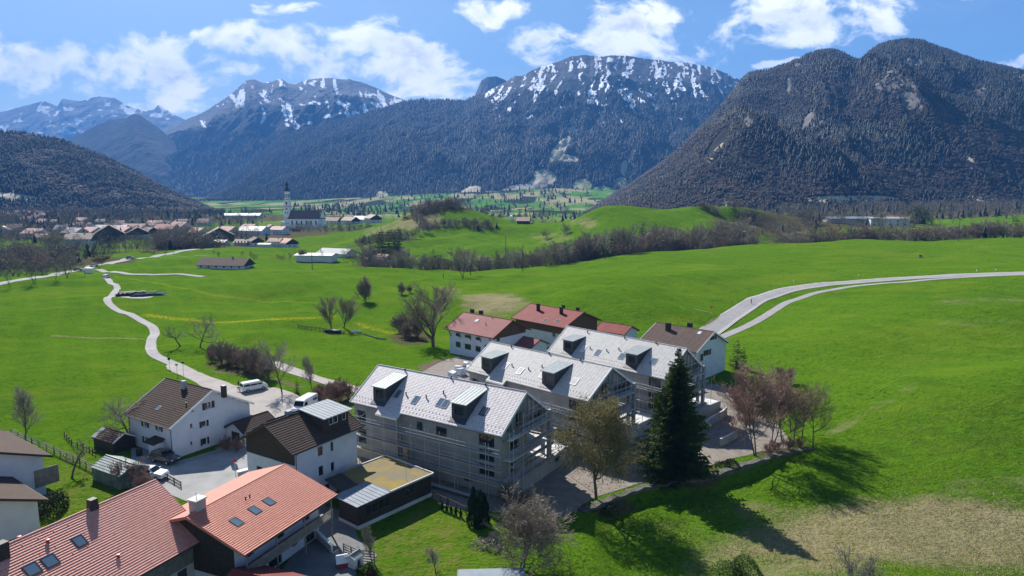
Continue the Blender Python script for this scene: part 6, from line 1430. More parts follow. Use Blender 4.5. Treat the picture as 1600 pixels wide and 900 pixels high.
row('bare_tree', 'small bare tree in the neat row across the knoll', 'row across the knoll', [(660,600),(700,596),(740,592),(770,590)], 24, (6, 8.5), [0, 1], 0, 2, 1.5, True)
row('bare_tree', ('bare tree in the grove on top of the knoll', 'dark pine in the grove on top of the knoll'), 'grove on the knoll', [(650,640),(680,648),(700,652),(722,652)], 24, (7, 12), [0, 1, 3], .12, 8, 5, True)
row('bare_tree', 'bare tree on the slope at the left foot of the knoll', 'slope at the left foot of the knoll', [(655,560),(665,590),(650,620)], 8, (8, 14), [0, 1], .0, 8, 4, True)
row('bare_tree', 'bushy tree in the hedge between church hill and knoll', 'hedge between church hill and knoll', [(560,560),(590,565),(620,560),(640,545)], 16, (6, 9), [0, 1, 2], .05, 6, 4, True)
row('conifer', 'dark conifer in the tight group left of the knoll', 'tight conifer group left of the knoll', [(592,500),(605,500),(618,498),(624,502)], 9, (12, 17), [0], 1.0, 4, 2)
for u, d, vt, lb, t_ in [(855,535,357,'round bare bush on the slope left of the plateau',MT[5]),(881,530,347,'larger round bare bush on the slope left of the plateau',MT[5]),(760,655,312,'tall narrow dark conifer on the right shoulder of the knoll',None),(812,650,325,'broad dark conifer beside the small pink-roofed house',None),(632,640,323,'lone dark conifer on the left slope of the knoll',None),(1240,420,376,'single low bush at the crest right of the dark wood',MT[5])]:
    p = at(u, d); m_ = t_ or (TC[0], 14); place_tree('bush' if t_ else 'conifer', lb, m_[0], p, hscale(p, vt, m_[1]))
row('bush', 'round dark bush in the small clump on the green plateau', 'clump on the plateau', [(1090,560),(1105,560),(1122,560)], 6, (6, 7.5), [5], 0, 3, 2, wide=1.3)
row('bush', 'big round bush at the right end of the plateau', 'bushes at the end of the plateau', [(1145,570),(1160,560),(1168,545)], 6, (9, 12), [5, 1], 0, 5, 3, wide=1.2)
row('bare_tree', 'scrubby tree on the broken slope right of the plateau', 'broken slope right of the plateau', [(1180,500),(1210,520),(1240,540),(1275,560)], 70, (4, 9), [1, 3, 5], .04, 20, 8, True, stuff=True)
row('hedge_bush', ('bushy shrub in the long hedge behind the right meadow', 'dark evergreen in the long hedge behind the right meadow'), 'hedge behind the right meadow', [(1235,450),(1300,440),(1380,425),(1460,415),(1530,410),(1600,405),(1640,405)], 84, (7, 12.5), [1, 2, 3, 4, 5], .03, 9, 5, wide=1.35)
row('bare_tree', 'mixed bushy tree around the white buildings behind the right hedge', 'trees around the white buildings', [(1250,590),(1300,600),(1360,610),(1420,600)], 90, (7, 13), [0, 2], .12, 35, 10, True, stuff=True)
row('conifer', 'dark conifer in the block left of the far right meadow', 'dark conifer block by the far right meadow', [(1418,650),(1432,655),(1448,655)], 12, (13, 17), [0], 1.0, 8, 4)
row('conifer', 'dark conifer in the line above the far right meadow', 'conifer line above the far right meadow', [(1460,760),(1500,770),(1540,780),(1580,780)], 26, (9, 13), [0], .85, 10, 5, True, stuff=True)
row('bare_tree', ('bare tree at the foot of the right mountain', 'conifer at the foot of the right mountain'), 'foot of the right mountain', [(1200,900),(1300,950),(1400,980),(1500,960),(1610,940)], 330, (9, 17), [0, 1, 3], .3, 90, 12, True, stuff=True)
# left side
for i, (u, v, vt) in enumerate([(16,449,414),(53,442,405),(87,437,404),(106,434,392),(133,431,408),(154,420,406)]):
    p = hp(u, v); place_tree('roadside_tree', 'bare roadside tree along the main road at the left', MT[i % 2][0], p, hscale(p, vt, MT[i % 2][1]), group='bare trees along the main road', cat='tree')
row('bare_tree', ('bare tree in the brown wood between main road and village', 'conifer in the brown wood between main road and village'), 'brown wood by the main road', [(-20,400),(30,410),(70,420),(110,430)], 46, (8, 13), [0, 1, 4, 2], .08, 32, 9)
row('conifer', 'dark conifer beside the main road junction', 'conifers by the junction', [(118,430),(130,435),(150,440),(160,445)], 6, (8, 12), [0], 1.0, 5, 3)
row('bare_tree', 'bare tree in the avenue before the village', 'avenue before the village', [(180,520),(200,520),(225,515),(240,510)], 15, (8, 11), [0, 3], 0, 4, 2)
row('bare_tree', ('dark bare tree in the park right of the avenue', 'dark conifer in the park right of the avenue'), 'park right of the avenue', [(245,570),(270,560),(300,555),(335,570)], 30, (11, 18), [0, 1], .3, 16, 7)
row('bare_tree', ('garden tree among the village roofs', 'conifer among the village roofs'), 'garden trees of the village', [(10,700),(80,720),(160,760),(240,720),(330,720),(400,760)], 240, (6, 12), [0, 2, 3], .12, 70, 12, True, stuff=True)
row('bare_tree', 'bush on the slope below the church', 'bushes below the church', [(448,840),(480,830),(520,830),(560,820),(600,800)], 110, (5, 10), [0, 1], .08, 16, 5, True, stuff=True)
row('bare_tree', ('tree in the valley behind the village', 'conifer in the valley behind the village'), 'trees in the valley behind the village', [(20,1200),(120,1250),(220,1250),(320,1300),(420,1350)], 260, (9, 16), [0, 1], .45, 220, 18, True, stuff=True)
row('bare_tree', 'small meadow bush near the farm road', 'bushes near the farm road', [(335,470),(370,480),(395,470),(440,450),(465,440)], 12, (2, 5), [5, 3], 0, 14, 8, True)
row('bare_tree', 'tree beside the white sheds by the farm road', 'trees beside the farm sheds', [(462,445),(475,450),(545,440),(552,450)], 8, (6, 9), [3, 0], 0, 6, 5)
row('conifer', ('bare tree on the valley meadows beyond the knoll', 'dark conifer on the valley meadows beyond the knoll'), 'valley meadows beyond the knoll', [(740,1300),(800,1400),(860,1400),(920,1300)], 150, (9, 16), [0, 3], .5, 300, 14, True, stuff=True)
row('bare_tree', 'bush along the valley meadow right behind the knoll', 'bushes behind the knoll', [(770,700),(800,720),(850,720),(905,700)], 26, (5, 9), [0, 1, 3], .05, 14, 8, True, stuff=True)

row('x', 'x', 'x', [(-20,950),(40,1000),(110,1050),(180,1100),(250,1150)], 240, (8, 15), [0], .35, 120, 16, stuff=True)
row('x', 'x', 'x', [(460,1500),(560,1700),(680,1900),(780,2000)], 170, (10, 17), [0], .5, 250, 20, stuff=True)
row('x', 'x', 'x', [(20,470),(100,500),(180,560)], 90, (6, 11), [0], .1, 45, 14, stuff=True)
row('x', 'x', 'x', [(1190,700),(1300,720),(1420,760),(1600,780)], 160, (7, 13), [0], .15, 60, 14, stuff=True)
for pts_, n_, hh_ in (([(565,418),(640,393),(720,383),(800,383),(870,393),(905,400)], 330, (3, 7.5)), ([(905,416),(940,422),(990,425),(1040,427),(1100,429),(1155,424)], 330, (4, 9)), ([(905,436),(990,440),(1090,443),(1170,440)], 300, (6, 12)), ([(1235,450),(1300,440),(1380,425),(1460,415),(1530,410),(1640,403)], 300, (3.5, 8)),
        ([(-30,395),(40,410),(115,425)], 260, (4, 10)), ([(245,560),(290,552),(340,565)], 130, (5, 12)), ([(650,640),(690,650),(724,652)], 110, (4, 8)), ([(660,600),(700,596),(740,592),(772,590)], 90, (3.5, 6.5)), ([(560,560),(600,562),(640,548)], 80, (3, 7))):
    row('x', 'x', 'x', pts_, n_, hh_, [0], .03, 7 if n_ != 260 else 26, 4, stuff=True, wide=1.35)
row('x', 'x', 'x', [(-40,1050),(60,1120),(180,1200),(320,1320)], 620, (8, 15), [0], .45, 110, 20, stuff=True)
row('x', 'x', 'x', [(-30,620),(40,640),(120,680),(220,660),(300,660),(400,700)], 260, (5, 11), [0], .1, 60, 16, stuff=True)
row('x', 'x', 'x', [(-30,900),(100,920),(250,930),(400,1000)], 330, (7, 13), [0], .25, 90, 16, stuff=True)
row('x', 'x', 'x', [(470,1900),(580,2100),(700,2300),(800,2500),(900,2500)], 520, (12, 20), [0], .8, 330, 22, stuff=True)
row('x', 'x', 'x', [(1200,1000),(1320,1050),(1450,1050),(1620,1000)], 380, (9, 16), [0], .3, 70, 18, stuff=True)
FAR = np.array(FAR); Vs, Ts, Ms, base_ = [], [], [], 0
for k in (0, 1, 2, 3, 9):
    sel = FAR[FAR[:, 4] == k]
    if not len(sel): continue
    V, T = LT[int(k)] if k < 9 else (TT[0][1], TT[0][2]); ca, sa = np.cos(sel[:, 5]), np.sin(sel[:, 5]); hh = sel[:, 3]; w = hh*sel[:, 6]*(1 if k < 9 else 1.1)
    X = (V[None, :, 0]*ca[:, None]-V[None, :, 1]*sa[:, None])*w[:, None]+sel[:, 0:1]; Y = (V[None, :, 0]*sa[:, None]+V[None, :, 1]*ca[:, None])*w[:, None]+sel[:, 1:2]; Z = V[None, :, 2]*hh[:, None]+sel[:, 2:3]
    Vs.append(np.stack([X, Y, Z], -1).reshape(-1, 3)); Ts.append((T[None]+(np.arange(len(sel))*len(V))[:, None, None]+base_).reshape(-1, 3)); Ms.append(np.full(len(sel)*len(T), 2 if k == 9 else int(k) % 2)); base_ += len(V)*len(sel)
fo = link('distant_trees', np_mesh('distant_trees', np.concatenate(Vs), np.concatenate(Ts), [MAT['far_deciduous_grey'], MAT['twigs_brown'], MAT['far_conifer']], np.concatenate(Ms))); tag(fo, 'small bare and evergreen trees scattered over the valley, village and hill feet', None, None, 'stuff')

# tufts of grass on the near ground
def tufts(name, label, n, region, hgt, mats, seed, keep):
    r = np.random.default_rng(seed); (x0, x1), (y0, y1) = region; X = r.uniform(x0, x1, n); Y = y0+(y1-y0)*r.uniform(0, 1, n)**1.15; k = keep(X, Y, r); X, Y = X[k], Y[k]; Z = G(X, Y); m = len(X); B = 4
    X = np.repeat(X, B)+r.normal(0, .10, m*B); Y = np.repeat(Y, B)+r.normal(0, .10, m*B); Z = np.repeat(Z, B); a = r.uniform(0, 6.283, m*B); w = r.uniform(.03, .07, m*B); h = r.uniform(*hgt, m*B); le = r.normal(0, .10, (m*B, 2))
    V = np.stack([np.stack([X-w*np.cos(a), Y-w*np.sin(a), Z-.03], 1), np.stack([X+w*np.cos(a), Y+w*np.sin(a), Z-.03], 1), np.stack([X+le[:, 0], Y+le[:, 1], Z+h], 1)], 1).reshape(-1, 3); T = np.arange(m*B*3).reshape(-1, 3)
    o = link(name, np_mesh(name, V, T, [MAT[q] for q in mats], np.repeat(r.integers(0, len(mats), m), B))); return tag(o, label, None, None, 'stuff')
leafmat('hay_blade', (.55, .47, .30), (.42, .35, .19), .6, .5); leafmat('hay_blade_dark', (.20, .19, .07), (.30, .25, .12), .6, .5); leafmat('grass_blade', (.09, .20, .008), (.12, .25, .012), .6, .5); leafmat('grass_blade_pale', (.20, .27, .04), (.25, .30, .07), .6, .5)
def noisy(X, Y, s=9, sd=4): return fbm(X/s, Y/s, 4, sd)
def belowwall(X, Y):
    dd, sd_ = seg_dist(np.stack([X, Y], 1), WALL); return (sd_ < 0)|(Y < 82)
cH = unproj(1420, 838, -1.2)[:2]
def keep_dry(X, Y, r): q = np.hypot((X-cH[0])/30, (Y-cH[1])/9.5); return (q+(noisy(X, Y)-.5)*1.3+r.normal(0, .1, len(X)) < .95)
tufts('dry_grass', 'straw-coloured old grass on the slope at the lower right', 30000, ((5, 85), (55, 96)), (.05, .20), ['hay_blade', 'hay_blade_dark', 'hay_blade', 'grass_blade_pale'], 2, keep_dry)
def keep_green(X, Y, r): return belowwall(X, Y)&(X > 3)&(noisy(X, Y, 5, 9) > .42)&(np.hypot((X-cH[0])/26, (Y-cH[1])/8) > .8)
tufts('grass_tufts', 'green grass tufts on the slope below the low wall', 30000, ((3, 90), (58, 118)), (.05, .20), ['grass_blade', 'grass_blade', 'grass_blade_pale'], 3, keep_green)
# ------------------------------------------------------------------ village
WIN_M = 'black_paint'
def simple_house(name, label, u, d, w, l, he, hr, rz, roof, wall='plaster_white', cat='house', dark_gable=True, nwin=4, rows=2, group=None, z=None, chim=True):
    p = at(u, d); t = thing(name, label, cat, (p[0], p[1], p[2] if z is None else z), R(rz), group); a, b = l/2, w/2; o = .9
    mb = MB()
    for S in (Side((-a,-b),(a,-b)), Side((a,-b),(a,b)), Side((a,b),(-a,b)), Side((-a,b),(-a,-b))): wall_faces(mb, S, -2.5, he, [])
    for x, f in ((-a, 1), (a, 0)):
        q = [(x,-b,he),(x,b,he),(x,0,hr-.15)]; mb.face(q[::-1] if f else q)
    mb.build('wall', MAT[wall], t)
    if dark_gable:
        for x in (-a-.03, a+.03): mb = MB(); q = [(x,-b-.02,he*.62),(x,b+.02,he*.62),(x,b+.02,he),(x,0,hr-.2),(x,-b-.02,he)]; mb.face(q if x > 0 else q[::-1]); mb.build('gable_cladding', MAT['wood_dark'], t)
    mb = MB(); k = (hr-he)/b; ze = he-o*k*.9
    for sg in (-1, 1):
        P = [(-a-o,sg*(b+o),ze),(a+o,sg*(b+o),ze),(a+o,0,hr),(-a-o,0,hr)]; L_ = math.hypot(b+o, hr-ze); uv = [(-a,0),(a,0),(a,L_),(-a,L_)]
        mb.face(P if sg < 0 else P[::-1], uv if sg < 0 else uv[::-1]); Q_ = [(x,y,z-.25) for x,y,z in P]; mb.face(Q_[::-1] if sg < 0 else Q_)
        mb.face([Q_[0],Q_[1],P[1],P[0]] if sg < 0 else [P[0],P[1],Q_[1],Q_[0]]); mb.face([P[1],Q_[1],Q_[2],P[2]]); mb.face([Q_[0],P[0],P[3],Q_[3]])
    mb.build('roof', MAT[roof], t)
    for r_ in range(rows):
        zz = .9+r_*2.7
        for i in range(nwin):
            x = -a+l*(i+.5)/nwin
            for sg in (-1, 1): mb = MB(); mb.box(x-.5, x+.5, sg*(b+.0)-.04, sg*b+.04, zz, zz+1.2); wdw = mb.build('window', MAT['wood_dark'], t) if (sg < 0) == (math.cos(R(rz)) > 0) else None
        for i in range(2):
            y = -b+w*(i+.75)/2.5
            for x in ((a,) if math.sin(R(rz)) < 0 else (-a,)): mb = MB(); mb.box(x-.04, x+.04, y-.5, y+.5, zz, zz+1.2); mb.build('window', MAT['wood_dark'], t)
    if chim: mb = MB(); mb.box(a*.3-.4, a*.3+.4, .3, 1.0, hr-1.2, hr+1.1); mb.build('chimney', MAT['plaster_grey'], t)
    return t
VH = [
 # u, d, width, length, eave, ridge, rotation, roof, label
 (57,690,14,20,5.5,9.5,-20,'far_pink','pale pink-roofed long house at the left of the village'),
 (68,640,9,13,3.5,6,-20,'far_pink','low pink-roofed annex in front of the leftmost long village house'),
 (118,690,14,20,5,9,-25,'far_grey','grey-white roofed house above the round yellow tree in the village'),
 (128,640,12,20,4.5,8,-12,'far_pink','faded pink roof just right of the yellowish tree'),
 (146,700,14,18,5.5,9.5,-30,'far_pink','salmon roof left of the big dark barn'),
 (172,650,22,20,7,14,-60,'far_brown','big dark brown village barn with a steep roof'),
 (127,590,14,19,5,8.5,10,'far_brown','dark brown timber house in front of the big barn'),
 (197,700,14,18,6,10,-35,'far_pink','pinkish roof just right of the big barn'),
 (216,690,16,17,6,10.5,-60,'far_brown','dark-gabled house right of the big barn'),
 (234,720,13,15,5,9,-35,'far_brown','small brown house at the right end of the barn row'),
 (176,800,14,34,5,8.5,-5,'far_grey','long pale roof behind the big barn'),
 (212,830,14,24,5,9,-5,'far_red','dull red long roof behind the barn row'),
 (262,760,14,22,6,10.5,-15,'far_red','red roof behind the park trees, left one'),
 (283,770,16,20,8,13,-30,'far_red','taller red roof behind the park trees, right one'),
 (312,700,14,17,5.5,10,-40,'far_pink','pale pink pyramid-like roof right of the park'),
 (343,640,22,22,6,12,-65,'far_brown','large dark brown barn left of the church'),
 (332,600,10,24,3.5,5,-5,'far_grey','low pale outbuilding in front of the large brown barn'),
 (358,760,14,18,5.5,9.5,-30,'far_red','reddish roof behind the large brown barn'),
 (398,760,15,26,5,9,-15,'far_grey','white-grey roofed hall left of the church'),
 (391,830,13,18,5,9,-30,'far_red','small red roof above the white-grey hall'),
 (424,790,13,16,5,9,-60,'far_brown','dark roofed house just left of the church tower'),
 (437,770,11,15,4.5,7.5,-20,'far_pink','small pinkish house at the foot of the church tower'),
 (519,960,13,22,5,9,-15,'far_brown','brown roof right behind the church nave'),
 (548,920,13,20,5,9,-40,'far_brown','dark brown farm on the ridge right of the church'),
 (566,1000,13,22,5,9,-20,'far_grey','pale roof on the ridge right of the church'),
 (583,940,15,18,6,10,-55,'far_brown','rightmost dark house on the church ridge'),
 (380,1250,16,60,5,8,-3,'far_grey','long low bluish hall in the valley left of the church'),
]
for i, (u, d, w, l, he, hr, rz, roof, lb) in enumerate(VH):
    simple_house('village_house', lb, u, d, w*1.12, l*1.12, he*1.12, hr*1.12, rz, roof, 'wood_brown' if roof == 'far_brown' and w > 18 else 'plaster_cream' if i % 3 else 'plaster_white', 'house', roof == 'far_brown', 4, 1 if he < 5 else 2, 'houses of the village')
vr = np.random.default_rng(12)
places = ['at the very left edge', 'left of the meadow strip', 'right of the meadow strip', 'near the valley floor']
for i in range(22):                        # scattered little houses on the slope under the left hill
    u = -10+i*4.2+vr.normal(0, 1.5); d = 1150+vr.uniform(-120, 200)
    simple_house('hillside_house', 'tiny pale house in the scattered cluster under the forested left hill', u, d, 11, 14, 5, 8.5, vr.uniform(-60, 60), ['far_grey', 'far_pink', 'far_grey', 'far_brown'][i % 4], 'plaster_white', 'house', False, 0, 0, 'tiny houses under the forested left hill', chim=False)
vr = np.random.default_rng(31)
for i in range(26):
    simple_house('village_house', 'small roof half hidden among the garden trees of the village', 8+i*12.5+vr.normal(0, 5), 700+vr.uniform(60, 330), vr.uniform(10, 14), vr.uniform(12, 20), 4.5, vr.uniform(7.5, 9.5), vr.uniform(-65, 20), ['far_pink', 'far_brown', 'far_grey', 'far_red', 'far_pink'][i % 5], 'plaster_white', 'house', False, 3, 1, 'small half-hidden houses of the village', chim=False)
simple_house('chalet', 'white chalet with a dark gable on the slope below the church, left one', 400, 585, 10, 13, 4.6, 7.6, -55, 'far_brown')
simple_house('chalet', 'brown-roofed wing left of the white chalet', 380, 590, 9, 12, 3.8, 6.2, -10, 'far_brown')
simple_house('chalet', 'white chalet with reddish roof on the slope below the church, right one', 451, 575, 11, 13, 4.4, 7.6, -45, 'far_red')
simple_house('chalet', 'reddish roofed house joined left of the right chalet', 432, 580, 8, 11, 4.6, 7, -15, 'far_red')
simple_house('garage', 'small white box garage between the two chalets', 415, 560, 6, 9, 3.0, 3.6, -5, 'far_grey', dark_gable=False, rows=0, chim=False)
simple_house('farmhouse', 'long low farmhouse with a purplish brown roof beside the side road', 353, 392, 12, 28, 2.7, 6.0, -8, 'roof_brown_old', rows=1, nwin=6)
simple_house('shed', 'long white shed with a pale flat roof near the power pole', 495, 445, 11, 24, 4.0, 5.0, -6, 'far_grey', 'plaster_white', 'shed', False, 0, 0, chim=False)
simple_house('greenhouse_hall', 'bluish white tunnel-like hall behind the white shed', 527, 480, 13, 24, 2.8, 5.6, -25, 'metal_blue_grey', 'white_foil', 'hall', False, 0, 0, chim=False)
simple_house('farmhouse', 'pinkish ruined-looking building behind the bushes right of the sheds', 590, 440, 9, 15, 3.5, 6, -20, 'far_pink', rows=1)
simple_house('cottage', 'small pink-roofed cottage in the saddle between knoll and plateau', 818, 640, 9, 11, 2.9, 5.8, -10, 'far_pink', 'wood_dark', rows=0, chim=False)
simple_house('barn', 'small ochre hut behind the bush at the right end of the plateau', 1139, 590, 4, 5, 3.5, 5, -10, 'far_grey', 'plaster_cream', 'hut', False, 0, 0, chim=False)
simple_house('hall', 'long low hall with a pale bluish roof behind the right hedge', 1325, 590, 14, 38, 5, 6.4, -4, 'metal_blue_grey', 'plaster_grey', 'hall', False, 0, 0, chim=False)
simple_house('house', 'white walled modern house with a flat grey roof behind the right hedge', 1385, 580, 14, 30, 6.5, 7.2, -8, 'far_grey', 'plaster_white', 'house', False, 5, 2, chim=False)
simple_house('house', 'reddish roofed house between the hall and the conifer block', 1400, 680, 12, 22, 5, 8, -10, 'far_pink')
p = at(799, 650); sl_ = thing('silo', 'small white silo left of the pink-roofed cottage', 'silo', tuple(p)); mb = MB(); mb.lathe([(1.6,-1),(1.6,5),(1.5,5.2),(0,5.9)], n=12); mb.build('tank', MAT['white_paint'], sl_, True); mb = MB(); mb.lathe([(1.65,1),(1.65,1.15)], n=12); mb.build('hoop', MAT['steel'], sl_)
# church
p = at(451, 900); pz = HC-46*1.0; ch = thing('church', 'baroque church with a tall white onion-domed tower and a dark-roofed nave', 'church', (p[0], p[1], pz), R(-6))
mb = MB(); tw = 3.9
mb.box(-tw, tw, -tw, tw, -3, 27); mb.box(-tw*.88, tw*.88, -tw*.88, tw*.88, 27.8, 36); 
def octa(r): return [(r*math.cos(R(22.5+45*i)), r*math.sin(R(22.5+45*i))) for i in range(8)]
mb.prism(octa(3.5), 36.5, 46.5); mb.build('tower', MAT['church_white'], ch)
for zc, rr_ in ((27.0, tw+.35), (36.0, tw+.15)): mb = MB(); mb.box(-rr_, rr_, -rr_, rr_, zc+.004, zc+.7); mb.build('cornice', MAT['sandstone'], ch)
mb = MB(); mb.prism(octa(3.9), 46.504, 47.2); mb.build('cornice', MAT['sandstone'], ch)
mb = MB(); mb.lathe([(3.9,47.2),(3.6,48.4),(2.9,49.6),(2.2,50.5),(1.6,51.2),(1.5,51.6)], n=8); mb.lathe([(1.35,51.6),(1.35,54.2)], n=8); mb.lathe([(1.9,54.2),(2.0,55.2),(1.5,56.6),(.7,57.8),(.28,59.2),(.12,61.0)], n=8); do = mb.build('onion_dome', MAT['dome_copper'], ch)
mb = MB(); mb.beam((0,0,60.8),(0,0,63.4),.16); mb.beam((-.6,0,62.4),(.6,0,62.4),.14); mb.build('cross', MAT['ochre_leaves'] if False else MAT['sandstone'], do)
for z0, z1 in ((4,6.2),(11,13.2),(18,20.5),(29.5,33.5)):
    for sx in (-1.3, 1.3) if z0 < 25 else (0,):
        mb = MB(); f = tw if z0 < 25 else tw*.88; mb.box(sx-.5-.4*(z0 > 25), sx+.5+.4*(z0 > 25), -f-.05, -f+.1, z0, z1); mb.build('tower_window', MAT['wood_dark'], ch)
for i in range(8):
    a0 = R(45*i); mb = MB(); c = Vector((math.cos(a0), math.sin(a0), 0))*3.24; s_ = Vector((-math.sin(a0), math.cos(a0), 0))
    q = [c-s_*.65+Vector((0,0,38.5)), c+s_*.65+Vector((0,0,38.5)), c+s_*.65+Vector((0,0,43)), c+Vector((0,0,44)), c-s_*.65+Vector((0,0,43))]; n_ = c.normalized()*.04; mb.face([x+n_ for x in q]); mb.build('belfry_opening', MAT['black_paint'], ch)
mb = MB(); mb.lathe([(1.5,0),(1.5,.12),(0,.13)], n=20); ck = mb.build('clock_face', MAT['sandstone'], ch); ck.rotation_euler = (R(90), 0, 0); ck.location = (0, -tw*.88-.02, 25.0-0); ck.location = (0, -tw-.02, 24.2)
nx0, nx1, nb_, nhe, nhr = tw+.3, 47, 9.5, 12, 22.5
mb = MB()
for S in (Side((nx0,-nb_),(nx1,-nb_)), Side((nx1,-nb_),(nx1,nb_)), Side((nx1,nb_),(nx0,nb_)), Side((nx0,nb_),(nx0,-nb_))): wall_faces(mb, S, -3, nhe, [])
for x, f in ((nx0, 1), (nx1, 0)): q = [(x,-nb_,nhe),(x,nb_,nhe),(x,0,nhr-.2)]; mb.face(q[::-1] if f else q)
mb.build('nave', MAT['church_white'], ch)
mb = MB()
for sg in (-1, 1): P = [(nx0-.3,sg*(nb_+.8),nhe-.6),(nx1+.5,sg*(nb_+.8),nhe-.6),(nx1-3.5,0,nhr),(nx0-.3,0,nhr)]; mb.face(P if sg < 0 else P[::-1], [(0,0),(40,0),(40,14),(0,14)] if sg < 0 else [(0,14),(40,14),(40,0),(0,0)])
mb.face([(nx1+.5,-nb_-.8,nhe-.6),(nx1+.5,nb_+.8,nhe-.6),(nx1-3.5,0,nhr)])
mb.build('nave_roof', MAT['far_brown'], ch)
for i in range(6):
    x = nx0+5+i*6.4; mb = MB(); mb.box(x-.9, x+.9, -nb_-.06, -nb_+.05, 4, 9); mb.build('nave_window', MAT['black_paint'], ch)
mb = MB(); mb.box(-9, -tw-.01, -3, 6, -3, 8); mb.build('side_chapel', MAT['church_white'], ch)

# ------------------------------------------------------------------ vehicles
def car(name, label, loc, rz, paint, kind='car', s=1.0, group=None, cat='car'):
    t = thing(name, label, cat, loc, rz, group)
    # side profile (x forward), half width per height
    if kind == 'car': L, Wd, prof, glassz = 4.4, .88, [(-2.2,.35),(-2.2,.85),(-2.05,1.0),(-1.55,1.08),(-1.05,1.42),(.15,1.45),(.85,1.08),(2.0,.88),(2.2,.62),(2.2,.35)], None
    elif kind == 'suv': L, Wd, prof, glassz = 4.6, .92, [(-2.3,.4),(-2.3,1.0),(-2.2,1.15),(-1.95,1.62),(.3,1.68),(1.05,1.18),(2.15,1.0),(2.3,.7),(2.3,.4)], None
    elif kind == 'minivan': L, Wd, prof, glassz = 5.1, .96, [(-2.55,.4),(-2.58,1.1),(-2.4,1.88),(-2.2,1.96),(1.1,1.95),(1.85,1.25),(2.4,1.08),(2.55,.75),(2.55,.4)], None
    else: L, Wd, prof, glassz = 6.0, 1.02, [(-3.0,.45),(-3.02,2.3),(-2.9,2.55),(1.35,2.58),(1.75,2.4),(2.35,1.45),(2.9,1.2),(3.0,.8),(3.0,.4)], None
    mb = MB(); n = len(prof)
    def wdt(z): return Wd*(1 if z < 1.0 else 1-.16*min(1, (z-1.0)/.6) if kind != 'van' else 1-.05*min(1, (z-1)/1.5))
    for sg in (-1, 1):
        q = [(x, sg*wdt(z), z) for x, z in prof]; mb.face(q if sg < 0 else q[::-1])
    for i in range(n):
        (x0, z0), (x1, z1) = prof[i], prof[(i+1) % n]; mb.face([(x0,-wdt(z0),z0),(x0,wdt(z0),z0),(x1,wdt(z1),z1),(x1,-wdt(z1),z1)][::1])
    me = mb.mesh('body', MAT[paint]); bm = bmesh.new(); bm.from_mesh(me); bmesh.ops.remove_doubles(bm, verts=bm.verts, dist=1e-4); bmesh.ops.recalc_face_normals(bm, faces=bm.faces)
    bmesh.ops.bevel(bm, geom=[e for e in bm.edges], offset=.05, segments=2, affect='EDGES'); bm.to_mesh(me); bm.free(); link('body', me, t)
    zr_ = prof[4 if kind != 'van' else 3][1]
    def pane(pts, nm='window'): g = MB(); g.face(pts); g.face(pts[::-1]); g.build(nm, MAT['window_glass'], t)
    e = .012
    if kind == 'van': sw = [(1.0,1.95)]; z0, z1, xs = 1.45, 2.1, [(.95, 1.85, 1.85, 1.55)]
    if kind == 'car': W_ = [((-1.35,1.1),(-.35,1.1),(-.35,1.38),(-.98,1.37)), ((-.28,1.1),(.72,1.1),(.15,1.38),(-.28,1.38))]; ws = (.18,1.42,.80,1.10); rw = (-1.08,1.38,-1.52,1.10)
    elif kind == 'suv': W_ = [((-1.95,1.2),(-.55,1.2),(-.55,1.56),(-1.85,1.55)), ((-.47,1.2),(.85,1.2),(.3,1.58),(-.47,1.58))]; ws = (.36,1.64,1.0,1.2); rw = (-1.98,1.58,-2.18,1.2)
    elif kind == 'minivan': W_ = [((-2.35,1.25),(-1.0,1.25),(-1.0,1.75),(-2.25,1.75)), ((-.92,1.25),(.35,1.25),(.35,1.75),(-.92,1.75)), ((.43,1.25),(1.55,1.25),(1.1,1.75),(.43,1.75))]; ws = (1.14,1.88,1.80,1.30); rw = (-2.45,1.72,-2.56,1.25)
    else: W_ = [((.75,1.45),(2.05,1.45),(1.6,2.1),(.75,2.1))]; ws = (1.80,2.30,2.30,1.52); rw = (-3.02,2.2,-3.02,1.6)
    for sg in (-1, 1):
        for q in W_: pane([(x, sg*(wdt(z)+e), z) for x, z in q])
    def band(a, nm): x0, z0, x1, z1 = a; dx = e*2*(1 if x1 > x0 else -1); pane([(x0+dx,-wdt(z0)+.1,z0+e),(x0+dx,wdt(z0)-.1,z0+e),(x1+dx,wdt(z1)-.08,z1+e),(x1+dx,-wdt(z1)+.08,z1+e)], nm)
    band(ws, 'windscreen')
    if kind != 'van': band(rw, 'rear_window')
    wr = .33 if kind in ('car',) else .36; wx = L*.31
    for x in (-wx, wx):
        for sg in (-1, 1):
            g = MB(); y0, y1 = sg*(Wd-.2), sg*(Wd+.02); N_ = 14
            ring = [(x+wr*math.cos(6.283*i/N_), wr+wr*math.sin(6.283*i/N_)) for i in range(N_)]
            for i in range(N_): a, c = ring[i], ring[(i+1) % N_]; g.face([(a[0],y0,a[1]),(c[0],y0,c[1]),(c[0],y1,c[1]),(a[0],y1,a[1])])
            g.face([(a[0],y1,a[1]) for a in ring]); g.face([(a[0],y0,a[1]) for a in ring[::-1]]); w_ = g.build('wheel', MAT['black_paint'], t)
            g = MB(); g.face([(x+wr*.58*math.cos(6.283*i/10), y1+sg*.01, wr+wr*.58*math.sin(6.283*i/10)) for i in range(10)]); g.build('rim', MAT['steel'], w_)
